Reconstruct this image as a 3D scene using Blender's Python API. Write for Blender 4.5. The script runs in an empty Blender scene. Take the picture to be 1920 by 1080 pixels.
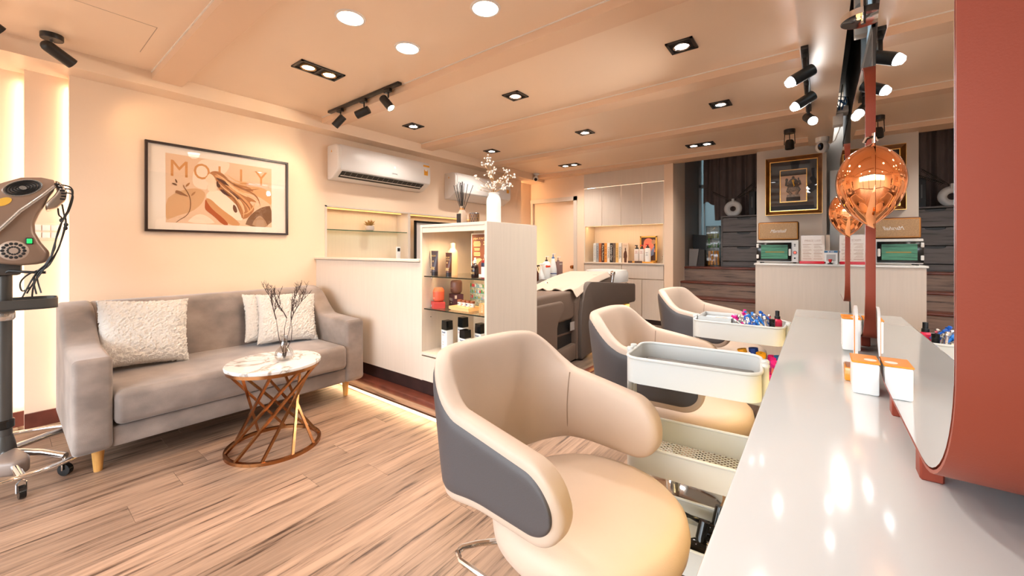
import bpy, bmesh, math, random
from mathutils import Vector, Matrix, Euler
PI = math.pi
random.seed(11)
scene = bpy.context.scene
COL = scene.collection

# ---------------------------------------------------------------- camera, world, exposure
YAW = math.atan(575 / 744.0)
cam_d = bpy.data.cameras.new('camera')
cam_d.sensor_width = 36.0
cam_d.lens = 744.0 / 1920.0 * 36.0
cam_d.shift_y = -71.0 / 1920.0
cam_d.clip_start = 0.01
cam_d.clip_end = 100
cam = bpy.data.objects.new('camera', cam_d)
COL.objects.link(cam)
cam.location = (3.9, 0.0, 1.16)
cam.rotation_euler = (PI / 2, 0, YAW)
scene.camera = cam

world = bpy.data.worlds.new('world')
scene.world = world
world.use_nodes = True
wn = world.node_tree
bgn = wn.nodes['Background']
# overcast daylight above the horizon, dim street below it
w_tc = wn.nodes.new('ShaderNodeTexCoord')
w_sep = wn.nodes.new('ShaderNodeSeparateXYZ')
w_ramp = wn.nodes.new('ShaderNodeValToRGB')
w_ramp.color_ramp.elements[0].position = 0.49
w_ramp.color_ramp.elements[0].color = (0.16, 0.15, 0.14, 1)
w_ramp.color_ramp.elements[1].position = 0.52
w_ramp.color_ramp.elements[1].color = (0.84, 0.93, 1.0, 1)
w_map = wn.nodes.new('ShaderNodeMapRange')
w_map.inputs['From Min'].default_value = -1
wn.links.new(w_tc.outputs['Generated'], w_sep.inputs[0])
wn.links.new(w_sep.outputs['Z'], w_map.inputs['Value'])
wn.links.new(w_map.outputs[0], w_ramp.inputs[0])
wn.links.new(w_ramp.outputs[0], bgn.inputs[0])
bgn.inputs[1].default_value = 7.0

scene.view_settings.view_transform = 'Standard'
scene.view_settings.look = 'None'
scene.view_settings.gamma = 1.0
scene.view_settings.use_curve_mapping = False
scene.view_settings.exposure = 0.62

# ---------------------------------------------------------------- helpers
def mat(name, col=(0.8, 0.8, 0.8), rough=0.5, metal=0.0, spec=0.5, emit=None, estr=0.0, trans=0.0, ior=1.45,
        noise=None, bump=None, coat=0.0, sheen=0.0, alpha=1.0):
    """noise=(scale, amount, (sx,sy,sz)) brightness variation; bump=(scale, strength)"""
    m = bpy.data.materials.new(name)
    m.use_nodes = True
    nt = m.node_tree
    b = nt.nodes['Principled BSDF']
    b.inputs['Base Color'].default_value = (*col, 1)
    b.inputs['Roughness'].default_value = rough
    b.inputs['Metallic'].default_value = metal
    b.inputs['Specular IOR Level'].default_value = spec
    b.inputs['IOR'].default_value = ior
    b.inputs['Transmission Weight'].default_value = trans
    b.inputs['Coat Weight'].default_value = coat
    b.inputs['Coat Roughness'].default_value = 0.08
    b.inputs['Sheen Weight'].default_value = sheen
    b.inputs['Alpha'].default_value = alpha
    if emit:
        b.inputs['Emission Color'].default_value = (*emit, 1)
        b.inputs['Emission Strength'].default_value = estr
    tc = None
    if noise or bump:
        tc = nt.nodes.new('ShaderNodeTexCoord')
    if noise:
        sc, amt, st = noise
        mp = nt.nodes.new('ShaderNodeMapping')
        mp.inputs['Scale'].default_value = st
        nt.links.new(tc.outputs['Object'], mp.inputs[0])
        n = nt.nodes.new('ShaderNodeTexNoise')
        n.inputs['Scale'].default_value = sc
        n.inputs['Detail'].default_value = 5
        nt.links.new(mp.outputs[0], n.inputs['Vector'])
        mx = nt.nodes.new('ShaderNodeMix')
        mx.data_type = 'RGBA'
        mx.inputs[6].default_value = (*[max(0, c * (1 - amt)) for c in col], 1)
        mx.inputs[7].default_value = (*[min(1, c * (1 + amt)) for c in col], 1)
        nr = nt.nodes.new('ShaderNodeMapRange')
        nr.inputs['From Min'].default_value = 0.33
        nr.inputs['From Max'].default_value = 0.67
        nt.links.new(n.outputs['Fac'], nr.inputs['Value'])
        nt.links.new(nr.outputs[0], mx.inputs[0])
        nt.links.new(mx.outputs[2], b.inputs['Base Color'])
    if bump:
        sc, stg = bump
        n2 = nt.nodes.new('ShaderNodeTexNoise')
        n2.inputs['Scale'].default_value = sc
        n2.inputs['Detail'].default_value = 4
        nt.links.new(tc.outputs['Object'], n2.inputs['Vector'])
        bp = nt.nodes.new('ShaderNodeBump')
        bp.inputs['Strength'].default_value = stg
        bp.inputs['Distance'].default_value = 0.01
        nt.links.new(n2.outputs['Fac'], bp.inputs['Height'])
        nt.links.new(bp.outputs[0], b.inputs['Normal'])
    return m


class MB:
    """collects geometry for one mesh"""
    def __init__(self):
        self.v, self.f, self.s = [], [], []
        self.M = None

    def add(self, vs, fs, smooth=False):
        o = len(self.v)
        for p in vs:
            p = Vector(p)
            if self.M is not None:
                p = self.M @ p
            self.v.append(p)
        for q in fs:
            self.f.append([o + i for i in q])
            self.s.append(smooth)
        return self

    def box(self, x0, x1, y0, y1, z0, z1):
        vs = [(x, y, z) for z in (z0, z1) for y in (y0, y1) for x in (x0, x1)]
        fs = [(0, 2, 3, 1), (4, 5, 7, 6), (0, 1, 5, 4), (2, 6, 7, 3), (0, 4, 6, 2), (1, 3, 7, 5)]
        return self.add(vs, fs)

    def rbox(self, x0, x1, y0, y1, z0, z1, r=0.01, seg=2, smooth=True):
        r = min(r, 0.49 * min(x1 - x0, y1 - y0, z1 - z0))
        bm = bmesh.new()
        bmesh.ops.create_cube(bm, size=1)
        for v in bm.verts:
            v.co = Vector(((x0 + x1) / 2 + v.co.x * (x1 - x0), (y0 + y1) / 2 + v.co.y * (y1 - y0), (z0 + z1) / 2 + v.co.z * (z1 - z0)))
        bmesh.ops.bevel(bm, geom=list(bm.edges), offset=r, segments=seg, profile=0.5, affect='EDGES')
        return self.bm(bm, smooth)

    def bm(self, bm, smooth=True):
        bm.verts.index_update()
        self.add([v.co.copy() for v in bm.verts], [[v.index for v in f.verts] for f in bm.faces], smooth)
        bm.free()
        return self

    def cyl(self, p0, p1, r, r2=None, seg=16, caps=True, smooth=True):
        p0, p1 = Vector(p0), Vector(p1)
        r2 = r if r2 is None else r2
        d = (p1 - p0).normalized()
        a = d.orthogonal().normalized()
        b = d.cross(a)
        vs = []
        for p, rr in ((p0, r), (p1, r2)):
            for i in range(seg):
                t = 2 * PI * i / seg
                vs.append(p + a * (rr * math.cos(t)) + b * (rr * math.sin(t)))
        fs = [(i, (i + 1) % seg, seg + (i + 1) % seg, seg + i) for i in range(seg)]
        self.add(vs, fs, smooth)
        if caps:
            self.add(vs[:seg], [list(range(seg))[::-1]])
            self.add(vs[seg:], [list(range(seg))])
        return self

    def tube(self, pts, r, seg=8, closed=False, rad=None, caps=True):
        pts = [Vector(p) for p in pts]
        n = len(pts)
        vs = []
        prev = None
        for i, p in enumerate(pts):
            if closed:
                d = pts[(i + 1) % n] - pts[i - 1]
            else:
                d = pts[min(i + 1, n - 1)] - pts[max(i - 1, 0)]
            d.normalize()
            if prev is None:
                a = d.orthogonal().normalized()
            else:
                a = prev - d * prev.dot(d)
                a = a.normalized() if a.length > 1e-6 else d.orthogonal().normalized()
            prev = a
            b = d.cross(a)
            rr = rad[i] if rad else r
            for k in range(seg):
                t = 2 * PI * k / seg
                vs.append(p + a * (rr * math.cos(t)) + b * (rr * math.sin(t)))
        fs = []
        m = n if closed else n - 1
        for i in range(m):
            for k in range(seg):
                j = (i + 1) % n
                fs.append((i * seg + k, i * seg + (k + 1) % seg, j * seg + (k + 1) % seg, j * seg + k))
        if caps and not closed:
            fs.append(list(range(seg))[::-1])
            fs.append([(n - 1) * seg + k for k in range(seg)])
        return self.add(vs, fs, True)

    def lathe(self, prof, c=(0, 0, 0), seg=24, smooth=True, ax='z', fn=None):
        """prof: list of (r, h); fn(theta) scales the radius"""
        c = Vector(c)
        vs, fs = [], []
        for r, h in prof:
            for k in range(seg):
                t = 2 * PI * k / seg
                q = r * (fn(t) if fn else 1)
                x, y = q * math.cos(t), q * math.sin(t)
                p = {'z': (x, y, h), 'x': (h, x, y), 'y': (y, h, x)}[ax]
                vs.append(c + Vector(p))
        n = len(prof)
        for i in range(n - 1):
            for k in range(seg):
                fs.append((i * seg + k, i * seg + (k + 1) % seg, (i + 1) * seg + (k + 1) % seg, (i + 1) * seg + k))
        if prof[0][0] > 1e-5:
            fs.append(list(range(seg))[::-1])
        if prof[-1][0] > 1e-5:
            fs.append([(n - 1) * seg + k for k in range(seg)])
        return self.add(vs, fs, smooth)

    def prism(self, poly, d0, d1, ax='y', smooth=False):
        """extrude a 2-D polygon: ax 'y' -> poly is (x,z); 'x' -> (y,z); 'z' -> (x,y)"""
        def P(a, b, d):
            return {'y': (a, d, b), 'x': (d, a, b), 'z': (a, b, d)}[ax]
        n = len(poly)
        vs = [P(a, b, d0) for a, b in poly] + [P(a, b, d1) for a, b in poly]
        fs = [list(range(n))[::-1], [n + i for i in range(n)]]
        self.add(vs, fs, False)
        self.add(vs, [(i, (i + 1) % n, n + (i + 1) % n, n + i) for i in range(n)], smooth)
        return self

    def grid(self, fn, nu, nv, cu=False, cv=False, smooth=True):
        vs = [fn(i / (nu if cu else nu - 1), j / (nv if cv else nv - 1)) for i in range(nu) for j in range(nv)]
        fs = []
        for i in range(nu if cu else nu - 1):
            for j in range(nv if cv else nv - 1):
                a, b = (i + 1) % nu, (j + 1) % nv
                fs.append((i * nv + j, a * nv + j, a * nv + b, i * nv + b))
        return self.add(vs, fs, smooth)

    def sphere(self, c, r, sx=1, sy=1, sz=1, seg=16, rings=10):
        prof = [(max(1e-6, r * math.sin(PI * i / rings)), -r * math.cos(PI * i / rings)) for i in range(rings + 1)]
        o = len(self.v)
        M = self.M
        self.M = (M or Matrix.Identity(4)) @ Matrix.Translation(c) @ Matrix.Diagonal((sx, sy, sz, 1))
        self.lathe(prof, (0, 0, 0), seg)
        self.M = M
        return self

    def mesh(self, name):
        me = bpy.data.meshes.new(name)
        me.from_pydata([tuple(p) for p in self.v], [], self.f)
        me.polygons.foreach_set('use_smooth', self.s)
        me.update()
        bm = bmesh.new()
        bm.from_mesh(me)
        bmesh.ops.remove_doubles(bm, verts=bm.verts, dist=1e-6)
        bmesh.ops.recalc_face_normals(bm, faces=bm.faces)
        bm.to_mesh(me)
        bm.free()
        if hasattr(me, 'set_sharp_from_angle') and any(self.s):
            me.set_sharp_from_angle(angle=math.radians(42))
        return me

    def build(self, name, m, parent=None, loc=None, rot=None, subsurf=0):
        o = bpy.data.objects.new(name, self.mesh(name))
        COL.objects.link(o)
        if m is not None:
            o.data.materials.append(m)
        if parent is not None:
            o.parent = parent
        if loc is not None:
            o.location = loc
        if rot is not None:
            o.rotation_euler = rot
        if subsurf:
            md = o.modifiers.new('subsurf', 'SUBSURF')
            md.levels = md.render_levels = subsurf
        return o


def tag(o, label=None, cat=None, group=None, kind=None):
    if label:
        o['label'] = label
    if cat:
        o['category'] = cat
    if group:
        o['group'] = group
    if kind:
        o['kind'] = kind
    return o


def thing(name, label, cat, loc=(0, 0, 0), rz=0.0, group=None):
    o = bpy.data.objects.new(name, None)
    o.empty_display_size = 0.05
    COL.objects.link(o)
    o.location = loc
    o.rotation_euler = (0, 0, rz)
    return tag(o, label, cat, group)


def struct(o):
    o['kind'] = 'structure'
    return o


def copy_tree(o, parent=None):
    c = o.copy()
    COL.objects.link(c)
    c.parent = parent
    for ch in list(o.children):
        copy_tree(ch, c)
    return c


def bx(name, m, x0, x1, y0, y1, z0, z1, parent=None, r=0.0):
    b = MB()
    b.rbox(x0, x1, y0, y1, z0, z1, r) if r else b.box(x0, x1, y0, y1, z0, z1)
    return b.build(name, m, parent)


def text(name, s, size, m, parent, M, depth=0.0006, ax='CENTER', font_shear=0.0, width=None):
    """flat lettering as a mesh; M places it (text lies in local XY, facing +Z)"""
    cu = bpy.data.curves.new(name, 'FONT')
    cu.body = s
    cu.size = size
    cu.align_x = ax
    cu.align_y = 'CENTER'
    cu.extrude = depth
    cu.shear = font_shear
    cu.resolution_u = 3
    t = bpy.data.objects.new(name, cu)
    COL.objects.link(t)
    bpy.context.view_layer.update()
    me = bpy.data.meshes.new_from_object(t.evaluated_get(bpy.context.evaluated_depsgraph_get()))
    bpy.data.objects.remove(t)
    bpy.data.curves.remove(cu)
    if width:
        xs = [v.co.x for v in me.vertices]
        w = (max(xs) - min(xs)) or 1
        M = M @ Matrix.Diagonal((width / w, 1, 1, 1))
    me.transform(M)
    me.materials.clear()
    me.materials.append(m)
    o = bpy.data.objects.new(name, me)
    COL.objects.link(o)
    o.parent = parent
    return o


def face_M(origin, right, up):
    """matrix whose X axis is right, Y axis is up, Z is the outward normal"""
    r = Vector(right).normalized()
    u = Vector(up).normalized()
    n = r.cross(u)
    M = Matrix((r, u, n)).transposed().to_4x4()
    M.translation = Vector(origin)
    return M


def lamp(name, kind, loc, energy, col, parent=None, size=0.05, spot=2.2, blend=0.8, rot=(0, 0, 0), aim=None, sx=None, sy=None):
    d = bpy.data.lights.new(name, kind)
    d.energy = energy
    d.color = col
    if kind == 'SPOT':
        d.spot_size = spot
        d.spot_blend = blend
        d.shadow_soft_size = size
    elif kind == 'AREA':
        if sx:
            d.shape = 'RECTANGLE'
            d.size, d.size_y = sx, sy
        else:
            d.shape = 'DISK'
            d.size = size
    else:
        d.shadow_soft_size = size
    o = bpy.data.objects.new(name, d)
    COL.objects.link(o)
    o.location = loc
    o.rotation_euler = rot
    if aim is not None:
        o.rotation_euler = (Vector(aim)).to_track_quat('-Z', 'Y').to_euler()
    if parent is not None:
        o.parent = parent
    return o


WARM = (1.0, 0.66, 0.36)
WARMISH = (1.0, 0.80, 0.60)
COOL = (0.95, 0.97, 1.0)

# ---------------------------------------------------------------- materials
M = {}
M['wall'] = mat('wall_paint', (0.84, 0.635, 0.465), 0.55, noise=(1.2, 0.02, (1, 1, 1)), bump=(60, 0.04))
M['ceil'] = mat('ceiling_satin_paint', (0.88, 0.675, 0.50), 0.32, noise=(0.8, 0.03, (1, 1, 1)), bump=(2.5, 0.05))
M['beam'] = mat('beam_darker_tone', (0.80, 0.56, 0.385), 0.34, noise=(0.8, 0.03, (1, 1, 1)), bump=(2.5, 0.05))  # toned darker than the ceiling so the beam undersides look deeper
M['trimwhite'] = mat('bead_white', (0.85, 0.78, 0.70), 0.4)
M['darkwall'] = mat('dark_grey_wall', (0.055, 0.05, 0.048), 0.7, noise=(3, 0.1, (1, 1, 1)))
M['lam'] = mat('cream_laminate', (0.67, 0.575, 0.485), 0.42, noise=(6, 0.022, (9, 9, 0.5)))
M['lam_in'] = mat('cream_laminate_inside', (0.78, 0.66, 0.52), 0.45, noise=(6, 0.02, (9, 9, 0.5)))
M['redwood'] = mat('red_brown_trim', (0.13, 0.035, 0.022), 0.35, noise=(8, 0.3, (1, 1, 1)))
M['darkred'] = mat('dark_base_trim', (0.035, 0.014, 0.012), 0.5, noise=(8, 0.3, (1, 1, 1)))
M['black'] = mat('black_metal', (0.012, 0.011, 0.011), 0.42)
M['blackgloss'] = mat('black_gloss', (0.008, 0.008, 0.008), 0.12)
M['chrome'] = mat('chrome', (0.82, 0.82, 0.82), 0.09, 1.0)
M['white'] = mat('white_plastic', (0.80, 0.79, 0.77), 0.32)
M['whitegloss'] = mat('white_gloss', (0.76, 0.795, 0.805), 0.10, coat=0.3)
M['mirror'] = mat('mirror_glass', (0.93, 0.93, 0.93), 0.0, 1.0)
M['glass'] = mat('clear_glass', (1, 1, 1), 0.0, trans=1.0, ior=1.45)
def pane_mat(name, tint=(1, 1, 1), refl=0.9, lo=0.04):
    """thin clear sheet: passes light straight through, reflects more at grazing angles"""
    m = bpy.data.materials.new(name)
    m.use_nodes = True
    nt = m.node_tree
    nt.nodes.remove(nt.nodes['Principled BSDF'])
    tr_ = nt.nodes.new('ShaderNodeBsdfTransparent'); tr_.inputs[0].default_value = (*tint, 1)
    gl_ = nt.nodes.new('ShaderNodeBsdfGlossy'); gl_.inputs['Roughness'].default_value = 0.0
    gl_.inputs[0].default_value = (refl, refl, refl, 1)
    fr0 = nt.nodes.new('ShaderNodeLayerWeight'); fr0.inputs[0].default_value = 0.5
    fp_ = nt.nodes.new('ShaderNodeMath'); fp_.operation = 'POWER'; fp_.inputs[1].default_value = 4.0
    nt.links.new(fr0.outputs['Facing'], fp_.inputs[0])
    fr = nt.nodes.new('ShaderNodeMapRange'); fr.inputs['To Min'].default_value = lo; fr.inputs['To Max'].default_value = 0.9
    nt.links.new(fp_.outputs[0], fr.inputs['Value'])
    mx = nt.nodes.new('ShaderNodeMixShader')
    nt.links.new(fr.outputs[0], mx.inputs[0]); nt.links.new(tr_.outputs[0], mx.inputs[1]); nt.links.new(gl_.outputs[0], mx.inputs[2])
    nt.links.new(mx.outputs[0], nt.nodes['Material Output'].inputs['Surface'])
    return m
M['pane'] = pane_mat('clear_pane')
M['copper'] = mat('copper_mirror', (0.86, 0.36, 0.16), 0.03, 1.0)
M['em_cool'] = mat('lamp_cool', (1, 1, 1), 0.4, emit=(0.95, 0.97, 1.0), estr=14)
M['em_warm'] = mat('lamp_warm', (1, 1, 1), 0.4, emit=(1.0, 0.72, 0.42), estr=14)
M['em_white'] = mat('lamp_white', (1, 1, 1), 0.4, emit=(1.0, 0.93, 0.85), estr=11)
M['em_strip'] = mat('led_strip', (1, 1, 1), 0.4, emit=(1.0, 0.62, 0.28), estr=2.5)


def wood_mat(name, c_dark, c_light, rough=0.45, rnd=0.25, stretch=(14, 0.9, 14), scale=2.2):
    m = bpy.data.materials.new(name)
    m.use_nodes = True
    nt = m.node_tree
    b = nt.nodes['Principled BSDF']
    b.inputs['Roughness'].default_value = rough
    tc = nt.nodes.new('ShaderNodeTexCoord')
    oi = nt.nodes.new('ShaderNodeObjectInfo')
    mul = nt.nodes.new('ShaderNodeMath'); mul.operation = 'MULTIPLY'; mul.inputs[1].default_value = 40
    nt.links.new(oi.outputs['Random'], mul.inputs[0])
    addv = nt.nodes.new('ShaderNodeVectorMath'); addv.operation = 'ADD'
    nt.links.new(tc.outputs['Object'], addv.inputs[0])
    nt.links.new(mul.outputs[0], addv.inputs[1])
    mp = nt.nodes.new('ShaderNodeMapping'); mp.inputs['Scale'].default_value = stretch
    nt.links.new(addv.outputs[0], mp.inputs[0])
    n1 = nt.nodes.new('ShaderNodeTexNoise'); n1.inputs['Scale'].default_value = scale; n1.inputs['Detail'].default_value = 7; n1.inputs['Roughness'].default_value = 0.65
    n1.inputs['Distortion'].default_value = 0.35
    nt.links.new(mp.outputs[0], n1.inputs['Vector'])
    cr = nt.nodes.new('ShaderNodeValToRGB')
    e = cr.color_ramp.elements
    e[0].position = 0.34; e[0].color = (*c_dark, 1)
    e[1].position = 0.60; e[1].color = (*c_light, 1)
    mid = cr.color_ramp.elements.new(0.44)
    mid.color = (*[0.35 * a + 0.65 * q for a, q in zip(c_dark, c_light)], 1)
    nt.links.new(n1.outputs['Fac'], cr.inputs[0])
    hsv = nt.nodes.new('ShaderNodeHueSaturation')
    mr = nt.nodes.new('ShaderNodeMapRange')
    mr.inputs['To Min'].default_value = 1 - rnd; mr.inputs['To Max'].default_value = 1 + rnd * 0.6
    nt.links.new(oi.outputs['Random'], mr.inputs['Value'])
    nt.links.new(mr.outputs[0], hsv.inputs['Value'])
    nt.links.new(cr.outputs[0], hsv.inputs['Color'])
    nt.links.new(hsv.outputs[0], b.inputs['Base Color'])
    bp = nt.nodes.new('ShaderNodeBump'); bp.inputs['Strength'].default_value = 0.08; bp.inputs['Distance'].default_value = 0.004
    nt.links.new(n1.outputs['Fac'], bp.inputs['Height'])
    nt.links.new(bp.outputs[0], b.inputs['Normal'])
    return m


M['floor'] = wood_mat('oak_vinyl_plank', (0.055, 0.026, 0.016), (0.37, 0.235, 0.162), 0.40, 0.24, stretch=(26, 1.3, 26), scale=1.6)
M['floor2'] = wood_mat('grey_brown_plank', (0.07, 0.045, 0.032), (0.22, 0.15, 0.11), 0.45, 0.2)
M['stair'] = wood_mat('stair_riser_wood', (0.05, 0.03, 0.022), (0.24, 0.155, 0.115), 0.5, 0.15, stretch=(1.0, 14, 14))
M['greywood'] = wood_mat('dark_grey_wood', (0.032, 0.028, 0.027), (0.125, 0.105, 0.10), 0.5, 0.1, stretch=(1.2, 14, 14))

# ---------------------------------------------------------------- room shell
ZC, ZB, ZS = 2.415, 2.36, 2.31
FRONT = -2.4
# floor
fl = struct(bx('floor', M['darkred'], -0.35, 4.30, FRONT, 6.0, -0.08, -0.004))
pw, pl = 0.182, 1.24
plank_me = {}
def plank(x0, y0, y1, z, mt, parent, w=pw):
    L = round(y1 - y0, 3)
    key = (L, mt.name, w)
    if key not in plank_me:
        b = MB()
        t = 0.0012
        b.box(0, w - 0.0012, 0, L - 0.0012, 0, 0.0040)
        me = b.mesh('plank')
        me.materials.append(mt)
        plank_me[key] = me
    o = bpy.data.objects.new('plank', plank_me[key])
    COL.objects.link(o)
    o.location = (x0, y0, z)
    o.parent = parent
    return o
x = -0.22
k = 0
while x < 4.10:
    off = random.uniform(0, pl)
    yend = 1.84 if x + pw < 2.34 else 4.96
    y = FRONT + 0.02 - off
    while y < yend:
        y0, y1 = max(y, FRONT + 0.02), min(y + pl, yend)
        if y1 - y0 > 0.06 and y1 > -0.6:
            plank(x, y0, y1, -0.004, M['floor'], fl)
        elif y1 - y0 > 0.06:
            plank(x, y0, y1, -0.004, M['floor'], fl)
        y += pl
    x += pw
# raised platform under the wash area
pf = struct(bx('floor_platform', M['stair'], -0.1, 2.30, 1.86, 5.7, 0.0, 0.088))
x = 0.05
while x < 2.26:
    y = 1.93 - random.uniform(0, pl)
    while y < 5.68:
        y0, y1 = max(y, 1.93), min(y + pl, 5.68)
        if y1 - y0 > 0.06:
            plank(x, y0, y1, 0.088, M['floor2'], pf)
        y += pl
    x += pw
b = MB(); b.rbox(0.2, 2.335, 1.825, 1.93, 0.06, 0.103, 0.008)
b.build('nosing', M['redwood'], pf)
b = MB(); b.rbox(2.255, 2.335, 1.93, 5.7, 0.06, 0.103, 0.008)
b.build('nosing', M['redwood'], pf)
b = MB(); b.box(0.2, 2.35, 1.80, 1.83, -0.001, 0.006); b.box(2.33, 2.355, 1.83, 5.2, -0.001, 0.006)
b.build('light_channel', M['trimwhite'], pf)
b = MB(); b.box(0.2, 2.32, 1.852, 1.859, 0.050, 0.058)
b.build('led_strip', M['em_strip'], pf)
b = MB(); b.box(2.302, 2.308, 1.86, 5.2, 0.050, 0.058)
b.build('led_strip', M['em_strip'], pf)
lamp('step_glow', 'AREA', (1.27, 1.815, 0.055), 3, WARM, pf, sx=2.0, sy=0.02, rot=(math.radians(-18), 0, 0))
lamp('step_glow', 'AREA', (2.35, 3.5, 0.055), 3.5, WARM, pf, sx=0.02, sy=3.2, rot=(0, math.radians(-18), 0))

# left wall: main panel with two niches, stepped panels with hidden LED coves at both ends
N0, N1, N2, N3 = 2.01, 3.00, 3.035, 4.20
NZ0, NZ1, ND = 1.0, 1.60, 0.20
b = MB()
b.box(-0.06, 0.0, 0.285, N0, 0, ZS + 0.02)
b.box(-0.06, 0.0, N3, 5.29, 0, ZS + 0.02)
b.box(-0.06, 0.0, N0, N3, NZ1, ZS + 0.02)
b.box(-0.06, 0.0, N0, N3, 0, NZ0)
b.box(-0.26, -0.22, N0 - 0.05, N3 + 0.05, NZ0 - 0.05, NZ1 + 0.05)
b.box(-0.22, -0.06, N0 - 0.05, N3 + 0.05, NZ0 - 0.05, NZ0)
b.box(-0.22, -0.06, N0 - 0.05, N3 + 0.05, NZ1, NZ1 + 0.05)
b.box(-0.22, -0.06, N0 - 0.05, N0, NZ0, NZ1)
b.box(-0.22, -0.06, N3, N3 + 0.05, NZ0, NZ1)
b.box(-0.14, -0.10, 0.10, N0 - 0.06, 0, ZC)
b.box(-0.14, -0.10, N3 + 0.06, 5.9, 0, ZC)
b.box(-0.26, -0.20, FRONT, 0.20, 0, ZC)
wl = struct(b.build('wall_left', M['wall']))
b = MB(); b.box(-0.22, 0.006, N1, N2, NZ0, NZ1)
b.build('niche_divider', M['lam'], wl)
b = MB()
b.box(-0.012, 0.006, N0 - 0.018, N0, NZ0, NZ1 + 0.01)
b.box(-0.012, 0.006, N0 - 0.018, N3, NZ1 - 0.004, NZ1 + 0.012)
b.build('niche_frame', M['lam'], wl)
b = MB(); b.box(-0.218, -0.205, N0, N3, NZ0, NZ1)
b.build('niche_back', M['lam_in'], wl)
b = MB(); b.box(-0.10, -0.085, N0 + 0.03, N1 - 0.03, NZ1 - 0.012, NZ1 - 0.002); b.box(-0.10, -0.085, N2 + 0.03, N3 - 0.03, NZ1 - 0.012, NZ1 - 0.002)
b.build('led_strip', mat('niche_led', (1, 0.8, 0.5), 0.4, emit=(1.0, 0.50, 0.14), estr=1.1), wl)
for (ya, yb) in ((N0, N1), (N2, N3)):
    lamp('niche_glow', 'AREA', (-0.09, (ya + yb) / 2, NZ1 - 0.015), 0.8, WARM, wl, sx=0.02, sy=yb - ya - 0.1)
# hidden cove strips (behind the panel edges)
b = MB()
b.box(-0.085, -0.07, 0.30, 0.312, 0.12, 2.28)
b.box(-0.185, -0.17, 0.115, 0.127, 0.12, 2.28)
b.box(-0.085, -0.07, 5.262, 5.275, 0.12, 2.28)
b.build('led_strip', M['em_strip'], wl)
lamp('cove_glow', 'AREA', (-0.08, 0.296, 1.2), 1.6, WARMISH, wl, sx=0.025, sy=2.1, aim=(-0.35, -1, 0))
lamp('cove_glow', 'AREA', (-0.17, 0.096, 1.2), 1.6, WARMISH, wl, sx=0.025, sy=2.1, aim=(-0.30, -1, 0))
lamp('cove_glow', 'AREA', (-0.08, 5.28, 1.2), 4, WARM, wl, sx=0.025, sy=2.1, aim=(-0.35, 1, 0))
b = MB(); b.box(-0.10, -0.085, 0.10, 0.40, 0.02, 0.115); b.box(-0.20, -0.185, FRONT, 0.11, 0.02, 0.115)
struct(b.build('baseboard_left', M['redwood']))
b = MB(); b.box(-0.10, -0.055, 0.06, 0.40, 0, 0.02); b.box(-0.20, -0.150, FRONT, 0.075, 0, 0.02)
struct(b.build('trim_1', mat('shoe_mould', (0.42, 0.27, 0.16), 0.45)))

# ceiling, soffits and beams
b = MB(); b.box(-0.3, 4.02, FRONT, 5.75, ZC, ZC + 0.1)
ceil = struct(b.build('ceiling', M['ceil']))
b = MB()
b.box(0.945, 0.948, -0.10, 0.548, ZC - 0.0008, ZC + 0.001); b.box(0.50, 0.948, 0.546, 0.549, ZC - 0.0008, ZC + 0.001)
b.build('access_panel_seam', mat('seam_line_tan', (0.45, 0.33, 0.24), 0.6), ceil)  # flat darker strips mark the panel joint
struct(MB().box(-0.3, 0.19, FRONT, 5.72, ZS, ZC).build('trim_2', M['ceil']))
struct(MB().box(3.81, 4.02, FRONT, 5.62, ZS + 0.03, ZC).build('trim_3', M['ceil']))
ti = 4
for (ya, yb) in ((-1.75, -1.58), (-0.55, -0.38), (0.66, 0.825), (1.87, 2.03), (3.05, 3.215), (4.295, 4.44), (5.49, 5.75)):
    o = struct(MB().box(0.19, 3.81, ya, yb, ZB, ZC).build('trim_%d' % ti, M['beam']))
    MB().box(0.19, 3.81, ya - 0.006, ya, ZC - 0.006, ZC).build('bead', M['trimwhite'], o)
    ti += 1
# high recess over the mirror wall
struct(MB().box(4.0, 4.30, FRONT, 6.0, 2.95, 3.0).build('trim_%d' % ti, M['darkwall'])); ti += 1
struct(MB().box(3.985, 4.02, FRONT, 5.62, ZC, 2.95).build('trim_%d' % ti, M['darkwall'])); ti += 1
# right wall with a high window
b = MB()
b.box(4.12, 4.20, FRONT, 2.62, 0, 2.95); b.box(4.12, 4.20, 3.35, 6.0, 0, 2.95)
b.box(4.12, 4.20, 2.62, 3.35, 0, 1.85); b.box(4.12, 4.20, 2.62, 3.35, 2.85, 2.95)
struct(b.build('wall_right', M['darkwall']))
w1 = tag(struct(bpy.data.objects.new('window_1', None))); COL.objects.link(w1)
b = MB()
for ya, yb, za, zb in ((2.62, 2.67, 1.85, 2.85), (3.30, 3.35, 1.85, 2.85), (2.62, 3.35, 1.85, 1.9), (2.62, 3.35, 2.8, 2.85), (2.62, 3.35, 2.25, 2.30)):
    b.box(4.11, 4.17, ya, yb, za, zb)
b.build('window_frame', mat('grey_frame', (0.16, 0.155, 0.15), 0.5), w1)
MB().box(4.135, 4.145, 2.67, 3.30, 2.30, 2.80).build('pane', mat('frosted_pane', (0.75, 0.85, 0.9), 0.4, trans=0.6), w1)
MB().box(4.135, 4.145, 2.67, 3.30, 1.9, 2.25).build('pane', mat('dark_pane', (0.02, 0.025, 0.04), 0.1), w1)
# shop front behind the camera
b = MB()
for xx in (-0.25, 1.15, 2.55, 4.07):
    b.box(xx - 0.03, xx + 0.03, FRONT - 0.05, FRONT, 0, 2.95)
b.box(-0.25, 4.12, FRONT - 0.05, FRONT, 0, 0.08); b.box(-0.25, 4.12, FRONT - 0.05, FRONT, 2.3, 2.95)
struct(b.build('window_2', M['black']))

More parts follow.
